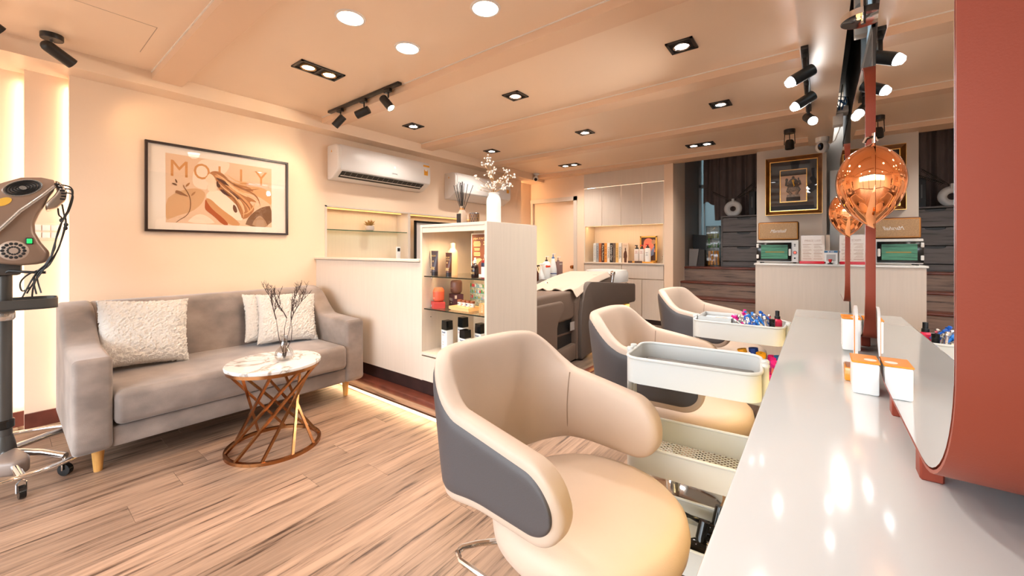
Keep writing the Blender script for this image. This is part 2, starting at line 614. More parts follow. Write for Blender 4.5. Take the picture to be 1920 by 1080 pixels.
# low partition beside the sofa
b = MB(); b.box(0.0, 1.575, 1.905, 2.02, 0.205, 1.068)
wp = struct(b.build('wall_partition', M['lam']))
MB().rbox(-0.0, 1.575, 1.885, 2.06, 1.072, 1.090, 0.003).build('ledge', M['lam'], wp)
MB().box(0.0, 2.2, 1.93, 2.02, 0.088, 0.205).build('base_board', M['darkred'], wp)

# ================================================================ back of the room
YB = 5.70
b = MB()
b.box(-0.3, -0.07, YB + 0.02, YB + 0.12, 0, ZC)          # left of the door
b.box(-0.07, 0.78, YB, YB + 0.12, 1.99, ZC)             # over the door
b.box(0.78, 0.945, YB, YB + 0.12, 0, ZC)
b.box(2.19, 2.31, YB - 0.01, 6.3, 0, 2.95)              # pillar beside the stairs
b.box(0.945, 2.19, 6.10, 6.14, 0, ZC)
struct(b.build('wall_back', M['wall']))
# door, set back in its opening
dr = struct(bpy.data.objects.new('door_1', None)); COL.objects.link(dr)
MB().box(-0.07, 0.78, YB + 0.06, YB + 0.10, 0.09, 1.985).build('door_leaf', M['wall'], dr)
b = MB()
b.box(0.76, 0.82, YB - 0.012, YB + 0.055, 0.09, 2.03); b.box(-0.09, 0.82, YB - 0.012, YB + 0.055, 1.965, 2.03); b.box(-0.09, -0.05, YB + 0.0, YB + 0.055, 0.09, 2.0)
b.build('door_frame', M['lam'], dr)
b = MB(); b.lathe([(0.0001, -0.055), (0.022, -0.055), (0.028, -0.045), (0.024, -0.03), (0.010, -0.022), (0.010, 0), (0.03, 0.0), (0.03, 0.006)], (0.71, YB + 0.055, 0.885), 16, ax='y')
b.build('door_knob', mat('bronze_knob', (0.35, 0.16, 0.06), 0.15, 1.0), dr)

# built-in cabinet wall : header, four upper doors, lit open bay, worktop, drawers, doors
cw = thing('wall_cabinet', 'cream laminate wall cabinet with four upper doors above a lit book bay', 'cabinet', (0, 0, 0))
MB().box(0.945, 2.19, YB - 0.004, YB + 0.02, 2.135, ZB + 0.01).build('header_panel', M['lam'], cw)
xs = (0.948, 1.253, 1.562, 1.875, 2.187)
for i in range(4):
    MB().rbox(xs[i] + 0.003, xs[i + 1] - 0.003, YB - 0.008, YB + 0.012, 1.532, 2.128, 0.002, 1).build('cabinet_door', M['lam'], cw)
b = MB()
b.box(0.945, 2.19, YB + 0.012, YB + 0.34, 1.545, 1.562); b.box(0.945, 0.962, YB + 0.0, YB + 0.36, 0.97, 1.55); b.box(2.172, 2.19, YB + 0.0, YB + 0.36, 0.97, 1.55); b.box(0.945, 2.19, YB + 0.34, YB + 0.36, 0.97, 1.55)
b.build('open_bay', M['lam_in'], cw)
MB().box(0.98, 2.16, YB + 0.04, YB + 0.052, 1.533, 1.545).build('led_strip', M['em_strip'], cw)
lamp('bay_glow', 'AREA', (1.57, YB + 0.06, 1.53), 1.7, WARM, cw, sx=1.15, sy=0.02, rot=(math.radians(12), 0, 0))
wt = tag(MB().rbox(0.945, 2.19, YB - 0.02, YB + 0.34, 0.950, 0.970, 0.003).build('worktop', M['lam']), 'pale laminate ledge under the row of books', 'worktop')
cb = thing('base_cabinet', 'cream laminate base cabinet with two drawers under the book ledge', 'cabinet', (0, 0, 0.09))
MB().box(0.955, 2.185, YB + 0.01, YB + 0.36, 0.07, 0.858).build('body', M['lam'], cb)
MB().box(0.955, 2.185, YB + 0.03, YB + 0.36, 0.0, 0.07).build('plinth', M['darkred'], cb)
MB().rbox(0.952, 1.565, YB - 0.008, YB + 0.012, 0.655, 0.848, 0.002, 1).build('drawer', M['lam'], cb)
MB().rbox(1.572, 2.180, YB - 0.008, YB + 0.012, 0.655, 0.848, 0.002, 1).build('drawer', M['lam'], cb)
for i in range(4):
    MB().rbox(xs[i] + 0.004, xs[i + 1] - 0.004, YB - 0.008, YB + 0.012, 0.075, 0.640, 0.002, 1).build('cabinet_door', M['lam'], cb)

# books in the bay
spines = [((0.72, 0.70, 0.66), 'white slim book, leftmost of the row in the lit bay', 'FASHION ATELIER PARIS', (0.25, 0.25, 0.25)),
          ((0.36, 0.36, 0.37), 'grey book between the leftmost white book and the rust book', 'CLASSIC', (0.05, 0.05, 0.05)),
          ((0.45, 0.13, 0.03), 'rust brown book in the lit bay', 'PRET', (0.15, 0.05, 0.02)),
          ((0.045, 0.012, 0.012), 'dark maroon book with cream spine lettering', 'Paris Fashion', (0.8, 0.7, 0.5)),
          ((0.72, 0.27, 0.04), 'bright orange book in the lit bay', 'L D R F', (0.3, 0.1, 0.02)),
          ((0.75, 0.70, 0.64), 'white book with black lettering right of the orange book', 'CHANEL', (0.05, 0.05, 0.05)),
          ((0.02, 0.016, 0.014), 'black book with large white script on the spine', 'Christian Dior', (0.85, 0.82, 0.78)),
          ((0.13, 0.085, 0.06), 'grey brown book right of the black book', 'VOGUE', (0.25, 0.2, 0.15)),
          ((0.68, 0.42, 0.14), 'golden yellow book in the lit bay', 'STYLE', (0.4, 0.22, 0.06)),
          ((0.75, 0.71, 0.66), 'white book with black lettering right of the yellow book', 'CHANEL', (0.05, 0.05, 0.05))]
bw = 0.0468
pages = mat('book_pages', (0.8, 0.75, 0.65), 0.8)
for i, (c, lab, tx, tcol) in enumerate(spines):
    x0 = 1.055 + i * bw
    t = thing('book', lab, 'book', (x0 + bw / 2, 5.80, 0.970), 0, 'books standing in the lit bay')
    h = 0.30
    MB().rbox(-bw / 2 + 0.001, bw / 2 - 0.001, 0, 0.19, 0, h, 0.002, 1).build('cover', mat('book_cover', c, 0.45), t)
    MB().box(-bw / 2 + 0.005, bw / 2 - 0.005, 0.02, 0.192, 0.004, h + 0.0008).build('pages', pages, t)
    text('spine_lettering', tx, 0.032 if tx != 'Christian Dior' else 0.042, mat('spine_ink', tcol, 0.5), t,
         face_M((0, -0.0008, 0.15), (0, 0, -1), (1, 0, 0)), width=min(0.24, 0.03 * len(tx)))
# last book shows its front cover
t = thing('book', 'cream book facing out with a dark dressed figure on its cover', 'book', (1.585, 5.80, 0.970), 0.0, 'books standing in the lit bay')
MB().rbox(-0.048, 0.048, 0, 0.03, 0, 0.295, 0.002, 1).build('cover', mat('book_cover', (0.74, 0.56, 0.40), 0.45), t)
fig = [(-.004, .225), (.006, .225), (.009, .20), (.006, .185), (.020, .165), (.030, .10), (.022, .06), (.020, .004), (-.018, .004), (-.020, .07), (-.030, .075), (-.026, .14), (-.014, .168), (-.004, .185), (-.008, .20)]
MB().prism(fig, -0.0012, -0.0002).build('cover_figure', mat('figure_ink', (0.10, 0.03, 0.01), 0.5), t)
text('cover_lettering', 'Travel', 0.024, mat('cover_ink', (0.45, 0.28, 0.15), 0.5), t, face_M((0, -0.0006, 0.262), (1, 0, 0), (0, 0, 1)))

# tray with bottles and a framed photo
tray = thing('wooden_tray', 'honey coloured wooden tray with display back in the lit bay', 'tray', (1.84, 5.77, 0.970))
honey = mat('honey_wood', (0.62, 0.28, 0.03), 0.4, noise=(5, 0.2, (2, 10, 10)))
b = MB(); b.rbox(-0.19, 0.185, -0.02, 0.14, 0.0, 0.022, 0.003); b.build('tray_base', honey, tray)
b = MB(); b.rbox(-0.19, -0.13, -0.035, -0.02, 0.0, 0.03, 0.003); b.rbox(-0.09, 0.02, -0.035, -0.02, 0.0, 0.03, 0.003); b.build('tray_lip', mat('dark_tray_lip', (0.07, 0.03, 0.015), 0.5), tray)
ph = thing('photo_frame', 'gold framed photo of a coral haired person behind the white bottles', 'picture', (1.90, 5.875, 0.992), 0)
b = MB(); b.box(-0.105, 0.125, 0, 0.012, 0, 0.365); b.build('backing', mat('photo_dark', (0.10, 0.045, 0.03), 0.5), ph)
b = MB()
for x0, x1, z0, z1 in ((-0.115, -0.095, 0, 0.375), (0.115, 0.135, 0, 0.375), (-0.115, 0.135, 0.355, 0.375), (-0.115, 0.135, 0, 0.015)):
    b.box(x0, x1, -0.012, 0.012, z0, z1)
b.build('frame', mat('gold_frame', (0.72, 0.36, 0.06), 0.3, 0.6), ph)
b = MB(); b.prism([(0.01 + 0.07 * math.cos(a), 0.27 + 0.075 * math.sin(a)) for a in [PI * i / 12 for i in range(13)]] + [(-0.09, 0.14), (0.11, 0.14)], -0.002, -0.0005); b.build('hair_shape', mat('coral_hair', (0.80, 0.22, 0.13), 0.5), ph)
b = MB(); b.prism([(0.085 + 0.033 * math.cos(a), 0.29 + 0.035 * math.sin(a)) for a in [2 * PI * i / 14 for i in range(14)]], -0.003, -0.002); b.build('face_shape', mat('photo_skin', (0.5, 0.27, 0.15), 0.5), ph)
b = MB(); b.prism([(0.02, 0.06), (0.05, 0.16), (0.10, 0.24), (0.085, 0.10)], -0.004, -0.003); b.build('hair_streak', mat('blue_grey_print', (0.20, 0.24, 0.38), 0.5), ph)

pink = mat('bottle_white_warm', (0.80, 0.72, 0.66), 0.35)
inkred = mat('label_ink_red', (0.55, 0.25, 0.20), 0.5)
inkgrey = mat('label_ink_grey', (0.15, 0.15, 0.16), 0.5)
def shampoo(x, y, z, w, h, m, lab, col_cap, round_, lines, ink):
    t = thing('shampoo_bottle', lab, 'bottle', (x, y, z), 0, 'bottles on the wooden tray')
    b = MB()
    if round_:
        b.lathe([(w / 2, 0), (w / 2, h * .9), (w * .42, h * .97), (w * .2, h)], seg=20)
    else:
        b.rbox(-w / 2, w / 2, -w * .35, w * .35, 0, h, 0.008)
    b.build('bottle_body', m, t)
    MB().lathe([(0.024, h), (0.024, h + 0.018), (0.010, h + 0.022), (0.009, h + 0.045)], seg=12).build('pump_collar', M['black'], t)
    b = MB(); b.rbox(-0.030, 0.012, -0.008, 0.008, h + 0.045, h + 0.058, 0.003); b.build('pump_head', M['black'] if not col_cap else mat('pump_red', (0.75, 0.03, 0.04), 0.35), t)
    for k, (zz, ww) in enumerate(lines):
        MB().box(-ww / 2, ww / 2, -w * .5 - 0.0009 if round_ else -w * .35 - 0.0008, -w * .35, zz, zz + 0.006).build('label_line', ink, t)
shampoo(1.765, 5.795, 0.992, 0.07, 0.185, pink, 'square cream bottle with red print, left on the wooden tray', False, False, [(0.15, 0.04), (0.135, 0.03), (0.12, 0.045)], inkred)
shampoo(1.84, 5.795, 0.992, 0.07, 0.185, pink, 'square cream bottle with red print and red pump, middle of the wooden tray', True, False, [(0.15, 0.04), (0.135, 0.03), (0.12, 0.045)], inkred)
shampoo(1.925, 5.795, 0.992, 0.085, 0.20, M['white'], 'round white bottle with red pump, right on the wooden tray', True, True, [(0.13, 0.03), (0.11, 0.02), (0.09, 0.03)], inkgrey)
# small wire stand at the right of the bay
b = MB(); b.tube([(2.125, 5.77, 0.972), (2.12, 5.77, 1.01), (2.135, 5.77, 1.04), (2.155, 5.77, 1.02), (2.155, 5.77, 0.972)], 0.003); b.sphere((2.15, 5.77, 1.075), 0.012); b.tube([(2.145, 5.77, 1.03), (2.15, 5.77, 1.075)], 0.002)
b.tube([(2.12, 5.76, 0.973), (2.16, 5.76, 0.973), (2.16, 5.79, 0.973), (2.12, 5.79, 0.973)], 0.003, closed=True)
tag(b.build('earring_stand', mat('silver_wire', (0.8, 0.75, 0.7), 0.2, 1.0)), 'tiny silver wire stand at the right end of the book ledge', 'stand')

# ---------------------------------------------------------------- stairs up to the landing
st = thing('staircase', 'dark wooden steps with red brown nosings beside the reception desk', 'stairs', (0, 0, 0))
steps = [(5.32, 0.135), (5.54, 0.33), (5.76, 0.525), (5.98, 0.72), (6.20, 0.92)]
zprev = 0.0
for (yy, zz) in steps:
    xr = 3.295 if zz < 0.9 else 3.355
    MB().box(2.325, xr, yy + 0.02, yy + 0.05, zprev, zz - 0.025).build('riser', M['stair'], st)
    MB().rbox(2.325, xr, yy, yy + (0.26 if zz < 0.9 else 1.04), zz - 0.03, zz, 0.010, 2).build('tread', M['redwood'] if zz < 0.9 else M['redwood'], st)
    zprev = zz
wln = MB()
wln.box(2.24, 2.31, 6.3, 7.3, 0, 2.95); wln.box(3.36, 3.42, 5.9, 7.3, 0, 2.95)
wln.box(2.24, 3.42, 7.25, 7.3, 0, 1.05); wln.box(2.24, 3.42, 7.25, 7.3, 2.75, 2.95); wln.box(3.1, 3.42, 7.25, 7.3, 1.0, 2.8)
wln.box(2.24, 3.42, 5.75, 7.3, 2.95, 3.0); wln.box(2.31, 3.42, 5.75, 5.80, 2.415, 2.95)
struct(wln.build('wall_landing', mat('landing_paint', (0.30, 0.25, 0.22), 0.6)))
w3 = struct(bpy.data.objects.new('window_3', None)); COL.objects.link(w3)
b = MB(); b.box(2.31, 2.345, 7.18, 7.25, 0.92, 2.75); b.box(2.31, 3.1, 7.18, 7.25, 2.7, 2.75); b.box(2.31, 3.1, 7.18, 7.25, 1.0, 1.05); b.box(2.31, 2.40, 7.18, 7.25, 2.20, 2.25); b.box(2.385, 2.40, 7.18, 7.25, 0.92, 2.75)
b.build('window_frame', mat('aluminium', (0.45, 0.46, 0.46), 0.35, 0.7), w3)
MB().box(2.33, 3.1, 7.215, 7.222, 1.05, 2.7).build('pane', mat('frosted_glass', (0.20, 0.27, 0.285), 0.5, trans=0.35), w3)
# curtain
def curt(x0, x1, z0fn, name):
    b = MB()
    nx, nz = 110, 14
    def fn(u, v):
        xx = x0 + (x1 - x0) * u
        zb = z0fn(u)
        zz = zb + (2.72 - zb) * v
        w = 0.045 * math.sin(u * 34 + 1.2 * math.sin(u * 9)) * (0.55 + 0.45 * (1 - v)) + 0.012 * math.sin(u * 81 + 2)
        return (xx, 7.08 + w, zz)
    b.grid(fn, nx, nz)
    def fn2(u, v):
        p = fn(u, v)
        return (p[0], p[1] + 0.004, p[2])
    b.grid(fn2, nx, nz)
    return b.build(name, mat('curtain_cloth', (0.21, 0.155, 0.14), 0.8, noise=(40, 0.08, (1, 1, 0.2)), sheen=0.2))
tag(curt(2.40, 3.36, lambda u: (1.92 + 0.03 * math.sin(u * 30)) if u < 0.17 else (1.64 if u < 0.28 else 1.50), 'curtain'), 'brown pleated curtain hanging over the landing window', 'curtain')

# landing furniture
ZL = 0.92
ds = thing('drawer_chest', 'dark grey wood chest of drawers on the landing', 'chest', (0, 0, ZL))
b = MB(); b.box(2.77, 2.79, 6.46, 6.95, 0, 0.725); b.box(3.33, 3.35, 6.46, 6.95, 0, 0.725); b.box(2.77, 3.35, 6.45, 6.95, 0.715, 0.735); b.box(2.79, 3.33, 6.93, 6.95, 0, 0.72); b.box(2.79, 3.33, 6.5, 6.93, 0.0, 0.04)
b.build('carcass', M['greywood'], ds)
for z0, z1 in ((0.085, 0.285), (0.295, 0.495), (0.505, 0.705)):
    w = 0.54
    notch = [(2.795, z0), (3.327, z0), (3.327, z1)] + [(3.06 + 0.085 * math.cos(a) * (1 if abs(math.cos(a)) < .99 else 1), z1 - 0.03 * math.sin(a) ** 0.5) for a in [PI * i / 10 for i in range(11)]] + [(2.795, z1)]
    MB().prism(notch, 6.452, 6.47).build('drawer', M['greywood'], ds)
    MB().box(2.96, 3.16, 6.475, 6.48, z1 - 0.05, z1).build('finger_gap', M['black'], ds)
MB().box(2.795, 3.327, 6.452, 6.47, 0.0, 0.075).build('kick_board', M['greywood'], ds)
# ring vase with sprigs
v = thing('ring_vase', 'white ring shaped vase on the drawer chest', 'vase', (2.90, 6.62, 1.655))
b = MB()
R0, r0 = 0.078, 0.040
b.grid(lambda u, w: ((R0 + r0 * math.cos(2 * PI * w)) * math.cos(2 * PI * u), 0.028 * math.sin(2 * PI * w), 0.115 + (R0 * 1.0 + r0 * math.cos(2 * PI * w)) * math.sin(2 * PI * u)), 28, 10, True, True)
b.build('vase_ring', M['white'], v)
MB().lathe([(0.035, 0.205), (0.02, 0.235), (0.018, 0.262), (0.014, 0.262), (0.014, 0.22)], seg=16).build('vase_neck', M['white'], v)
MB().lathe([(0.045, 0), (0.045, 0.01), (0.03, 0.016)], seg=16).build('vase_foot', M['white'], v)
sp = thing('dry_sprigs', 'dark feathery sprigs leaning out of the ring vase', 'plant', (2.90, 6.62, 1.88))
twig = mat('dark_sprig', (0.035, 0.028, 0.02), 0.8)
for k, (dx, dz) in enumerate(((-0.27, 0.16), (0.24, 0.23), (0.30, 0.18))):
    b = MB()
    b.tube([(0, 0, 0), (dx * .4, 0, dz * .45), (dx, 0, dz)], 0.003, 5)
    for i in range(16):
        q = 0.25 + 0.75 * i / 16
        for s_ in (-1, 1):
            b.tube([(dx * q, 0, dz * q), (dx * q + 0.02 * (1 if dx > 0 else -1), s_ * 0.012, dz * q + s_ * 0.018)], 0.0035, 4)
    b.build('sprig', twig, sp)
for k in range(2):
    t = thing('file_box', ['dark upright file box beside the ring vase', 'dark upright file box nearest the picture wall, on the drawer chest'][k], 'file box', (3.135 + k * 0.085, 6.78, 1.655), 0, 'file boxes on the drawer chest')
    MB().rbox(-0.038, 0.038, -0.10, 0.10, 0, 0.36, 0.003, 1).build('case', mat('file_black', (0.016, 0.014, 0.015), 0.5), t)
    MB().box(-0.006, 0.006, -0.102, -0.100, 0.12, 0.28).build('spine_mark', mat('file_print', (0.12, 0.12, 0.12), 0.5), t)
# clear plastic drawers
pd = thing('plastic_drawer_tower', 'narrow clear plastic drawer tower filled with rollers on the landing', 'drawer tower', (2.655, 6.50, ZL))
cl = pane_mat('clear_plastic', (0.86, 0.84, 0.82), 0.7, 0.06)
b = MB(); b.rbox(-0.092, -0.086, -0.02, 0.25, 0, 0.60, 0.002); b.rbox(0.086, 0.092, -0.02, 0.25, 0, 0.60, 0.002); b.rbox(-0.09, 0.09, 0.24, 0.25, 0, 0.6, 0.002); b.rbox(-0.09, 0.09, -0.02, 0.25, 0.59, 0.602, 0.003); b.rbox(-0.09, 0.09, -0.02, 0.25, 0.40, 0.408, 0.002); b.rbox(-0.09, 0.09, -0.02, 0.25, 0.26, 0.268, 0.002); b.rbox(-0.09, 0.09, -0.02, 0.25, 0, 0.012, 0.002)
b.build('tower_case', cl, pd)
for z0, z1 in ((0.015, 0.255), (0.272, 0.395), (0.412, 0.585)):
    MB().rbox(-0.083, 0.083, -0.03, -0.024, z0, z1, 0.003).build('drawer_front', cl, pd)
def roller(n, z0, col, lab, cnt):
    rm = mat('roller_plastic', col, 0.4)
    for i in range(cnt):
        x = (i % 4 - 1.5) * 0.040; zz = z0 + 0.036 + (i // 4) * 0.070
        a = random.uniform(-0.12, 0.12)
        b = MB()
        for q in range(5):
            b.lathe([(0.016, -0.03 + q * 0.015), (0.018, -0.026 + q * 0.015), (0.016, -0.022 + q * 0.015)], seg=8)
        b.cyl((0, 0, -0.032), (0, 0, 0.032), 0.015, seg=8)
        o = b.build('hair_roller', rm, None, (2.655 + x, 6.53 + random.uniform(0, 0.03), ZL + zz), (a * 0.5, a, a))
        tag(o, lab, 'hair roller', n)
roller('yellow rollers in the bottom clear drawer', 0.015, (0.85, 0.36, 0.01), 'orange yellow hair roller in the bottom clear drawer', 12)
roller('green rollers in the middle clear drawer', 0.272, (0.03, 0.24, 0.07), 'green hair roller in the middle clear drawer', 5)
roller('pale green rollers in the top clear drawer', 0.412, (0.25, 0.38, 0.14), 'pale green hair roller in the top clear drawer', 4)
# dark bag and boxes by the landing window
bk = thing('storage_box', 'dark open storage box standing on the landing beside the clear drawers', 'box', (2.497, 6.42, ZL), 0)
b = MB(); b.prism([(-0.045, 0), (0.06, 0), (0.058, 0.245), (-0.01, 0.25)], 0.0, 0.2); b.build('box_body', mat('dark_box', (0.02, 0.016, 0.014), 0.5), bk)
b = MB(); b.prism([(-0.155, 0), (-0.05, 0), (-0.015, 0.255), (-0.15, 0.26)], -0.01, 0.2); b.build('box_side', mat('grey_box', (0.22, 0.20, 0.19), 0.6), bk)
bg = thing('black_bag', 'black tote leaning on the grey storage box by the landing window', 'bag', (2.445, 6.77, ZL + 0.0), 0)
b = MB(); b.prism([(-0.13, 0), (0.05, 0), (0.12, 0.47), (-0.13, 0.49)], 0.0, 0.15); b.build('bag_body', mat('bag_leather', (0.012, 0.011, 0.011), 0.45), bg)
b = MB(); b.tube([(0.06, 0.07, 0.1), (0.10, 0.07, 0.3), (0.135, 0.07, 0.475)], 0.012, 6); b.build('bag_edge', mat('bag_trim', (0.03, 0.025, 0.022), 0.5), bg)

# ---------------------------------------------------------------- reception
b = MB(); b.box(3.30, 3.97, 5.68, 5.90, 0, ZC); b.box(3.93, 3.97, 5.62, 5.68, 0, ZC); b.box(3.97, 4.20, 5.85, 5.95, 0, 2.95)
struct(b.build('wall_reception', mat('reception_paint', (0.60, 0.53, 0.46), 0.55)))
struct(MB().box(4.0, 4.10, 5.70, 5.84, 0.9, 2.05).build('trim_20', mat('white_door_panel', (0.88, 0.84, 0.78), 0.4)))
rd = thing('reception_desk', 'pale wood grain reception desk below the gold framed picture', 'desk', (0, 0, 0))
MB().box(3.392, 4.118, 4.70, 4.72, 0.0, 1.008).build('front_panel', M['lam'], rd)
MB().box(3.392, 3.412, 4.72, 5.18, 0.0, 1.008).build('side_panel', M['lam'], rd)
MB().rbox(3.380, 4.118, 4.685, 5.20, 1.010, 1.028, 0.003).build('desk_top', M['white'], rd)

# framed relief picture
gp = thing('framed_relief', 'gold and brown framed picture of a seated elephant headed figure', 'picture', (3.665, 5.665, 1.91))
fw = mat('frame_brown', (0.16, 0.055, 0.010), 0.28, noise=(9, 0.4, (1, 1, 1)))
gold = mat('frame_gold', (0.85, 0.46, 0.12), 0.25, 0.8)
def ring_frame(b, w, h, t, y0, y1):
    for x0, x1, z0, z1 in ((-w, -w + t, -h, h), (w - t, w, -h, h), (-w + t, w - t, h - t, h), (-w + t, w - t, -h, -h + t)):
        b.box(x0, x1, y0, y1, z0, z1)
    return b
def bevel_frame(w, h, t, y_out, y_in, yb):
    """moulded frame: slopes from the outer to the inner edge"""
    b = MB()
    o = [(-w, -h), (w, -h), (w, h), (-w, h)]
    i = [(-w + t, -h + t), (w - t, -h + t), (w - t, h - t), (-w + t, h - t)]
    vs = [(x, yb, z) for x, z in o] + [(x, y_out, z) for x, z in o] + [(x, y_in, z) for x, z in i] + [(x, yb, z) for x, z in i]
    fs = []
    for k in range(4):
        n = (k + 1) % 4
        for L in range(3):
            fs.append((L * 4 + k, L * 4 + n, (L + 1) * 4 + n, (L + 1) * 4 + k))
        fs.append((12 + k, 12 + n, n, k))
    return b.add(vs, fs)
bevel_frame(0.268, 0.335, 0.042, -0.045, -0.02, 0.012).build('frame', fw, gp)
ring_frame(MB(), 0.228, 0.295, 0.009, -0.026, 0.005).build('inner_fillet', gold, gp)
ring_frame(MB(), 0.269, 0.336, 0.003, -0.047, -0.03).build('outer_fillet', gold, gp)
MB().box(-0.225, 0.225, -0.002, 0.008, -0.29, 0.29).build('mat_board', mat('mat_charcoal', (0.020, 0.018, 0.020), 0.5), gp)
ring_frame(MB(), 0.130, 0.190, 0.008, -0.008, 0.0).build('window_fillet', gold, gp)
MB().box(-0.124, 0.124, -0.004, -0.001, -0.184, 0.184).build('picture_ground', mat('peach_ground', (0.72, 0.46, 0.30), 0.4), gp)
MB().box(-0.122, 0.122, -0.0055, -0.004, 0.12, 0.182).build('top_dark_band', M['black'], gp)  # plain black band across the top of the picture ground
bronze = mat('relief_bronze', (0.10, 0.075, 0.06), 0.5, noise=(60, 0.5, (1, 1, 1)))
bz2 = mat('relief_bronze_light', (0.30, 0.21, 0.15), 0.5, noise=(60, 0.4, (1, 1, 1)))
fgd = mat('relief_gold', (0.75, 0.40, 0.04), 0.35, 0.3)
b = MB()
b.sphere((0.0, -0.006, 0.045), 0.042, 1, 0.25, 1); b.sphere((-0.034, -0.005, 0.035), 0.02, .8, .25, 1.3); b.sphere((0.034, -0.005, 0.035), 0.02, .8, .25, 1.3)
b.sphere((0, -0.006, 0.095), 0.014, 1, .25, 1.2); b.sphere((0, -0.006, 0.0), 0.05, 1, .25, .8)
b.tube([(-0.04, -0.006, 0.0), (-0.068, -0.006, 0.01), (-0.062, -0.006, 0.055)], 0.012, 6); b.tube([(0.04, -0.006, 0.0), (0.066, -0.006, 0.015), (0.055, -0.006, 0.06)], 0.011, 6)
b.sphere((-0.062, -0.007, 0.072), 0.014, 1, .3, 1.4); b.sphere((0.05, -0.007, 0.075), 0.010, .7, .3, 1.8)
b.tube([(-0.045, -0.005, -0.01), (-0.06, -0.005, -0.06), (-0.045, -0.005, -0.075)], 0.009, 6); b.tube([(0.045, -0.005, -0.01), (0.063, -0.005, -0.05), (0.05, -0.005, -0.07)], 0.009, 6)
b.build('figure_body', bronze, gp)
b = MB()
b.sphere((0, -0.007, -0.035), 0.045, 1.05, .25, .75); b.tube([(-0.02, -0.008, -0.04), (-0.05, -0.008, -0.055), (-0.025, -0.008, -0.09), (-0.015, -0.008, -0.10)], 0.014, 6); b.tube([(0.02, -0.008, -0.04), (0.05, -0.008, -0.055), (0.03, -0.008, -0.10)], 0.014, 6)
b.rbox(-0.06, 0.06, -0.014, -0.003, -0.128, -0.102, 0.004); b.sphere((0, -0.010, -0.012), 0.034, 1, .2, .35)
b.build('figure_legs', bz2, gp)
b = MB(); b.sphere((0, -0.013, 0.055), 0.016, 1, .3, 1.1); b.tube([(0, -0.016, 0.05), (0.003, -0.017, 0.025), (0.010, -0.017, 0.0), (0.004, -0.017, -0.012)], 0.007, 6, rad=[.008, .007, .006, .004]); b.build('figure_face', fgd, gp)
MB().rbox(-0.066, 0.066, -0.012, -0.003, -0.176, -0.130, 0.003).build('pedestal', M['black'], gp)
MB().box(-0.226, 0.226, -0.019, -0.017, -0.293, 0.293).build('glazing', M['pane'], gp)

# speaker and oven on the desk
spk = thing('radio_speaker', 'tan cloth front speaker with brown case stacked on the small oven', 'speaker', (3.572, 4.86, 1.262))
MB().rbox(-0.172, 0.172, -0.02, 0.12, 0, 0.186, 0.016, 3).build('case', mat('speaker_case', (0.10, 0.028, 0.014), 0.4), spk)
ring = MB(); ring.rbox(-0.166, 0.166, -0.024, -0.016, 0.008, 0.178, 0.004); ring.build('piping', mat('speaker_gold', (0.60, 0.27, 0.06), 0.35, 0.5), spk)
MB().rbox(-0.158, 0.158, -0.028, -0.018, 0.016, 0.170, 0.004).build('grille_cloth', mat('tan_cloth', (0.52, 0.335, 0.185), 0.8, noise=(300, 0.25, (1, 1, 1)), bump=(400, 0.3)), spk)
text('lettering', 'Marshall', 0.048, mat('script_white', (0.9, 0.9, 0.88), 0.3), spk, face_M((0, -0.030, 0.09), (1, 0, 0), (0.12, 0, 1)), 0.0015, font_shear=0.35, width=0.135)
ov = thing('sterilizer_oven', 'small white oven with green lit window on the reception desk', 'oven', (3.568, 4.84, 1.028))
MB().rbox(-0.176, 0.176, -0.02, 0.20, 0.012, 0.230, 0.006).build('case', M['white'], ov)
MB().rbox(-0.176, 0.118, -0.034, -0.018, 0.022, 0.208, 0.004).build('door', M['blackgloss'], ov)
grn = mat('green_window', (0.05, 0.17, 0.10), 0.25, spec=0.15, noise=(5, 0.7, (1, 1, 8)), emit=(0.08, 0.22, 0.13), estr=0.12)
MB().box(-0.138, 0.088, -0.0355, -0.034, 0.045, 0.185).build('door_window', grn, ov)
MB().box(-0.10, 0.06, -0.0365, -0.0355, 0.108, 0.118).build('tray_shelf', mat('tray_yellow', (0.30, 0.20, 0.03), 0.5), ov)
for z in (0.045, 0.155):
    MB().rbox(-0.178, -0.156, -0.044, -0.03, z, z + 0.042, 0.006).build('hinge', M['white'], ov)
MB().rbox(0.096, 0.116, -0.05, -0.03, 0.075, 0.145, 0.006).build('handle', M['white'], ov)
MB().lathe([(0.017, -0.024), (0.017, -0.018)], (0.146, 0, 0.108), 16, ax='y', fn=lambda t: 1.0).build('dial', mat('dial_grey', (0.12, 0.12, 0.14), 0.4), ov)
MB().lathe([(0.010, -0.028), (0.010, -0.022)], (0.146, 0, 0.108), 12, ax='y').build('button', mat('red_lit', (0.8, 0.03, 0.02), 0.4, emit=(1, 0.1, 0.05), estr=1.0), ov)
for z in (0.170, 0.185, 0.045):
    MB().box(0.138, 0.152, -0.0215, -0.0195, z, z + (0.008 if z > .1 else 0.014)).build('switch', M['black'], ov)
b = MB()
for x in (-0.14, 0.14):
    for y in (0.0, 0.17):
        b.cyl((x, y, 0), (x, y, 0.014), 0.012, seg=8)
b.build('feet', M['black'], ov)
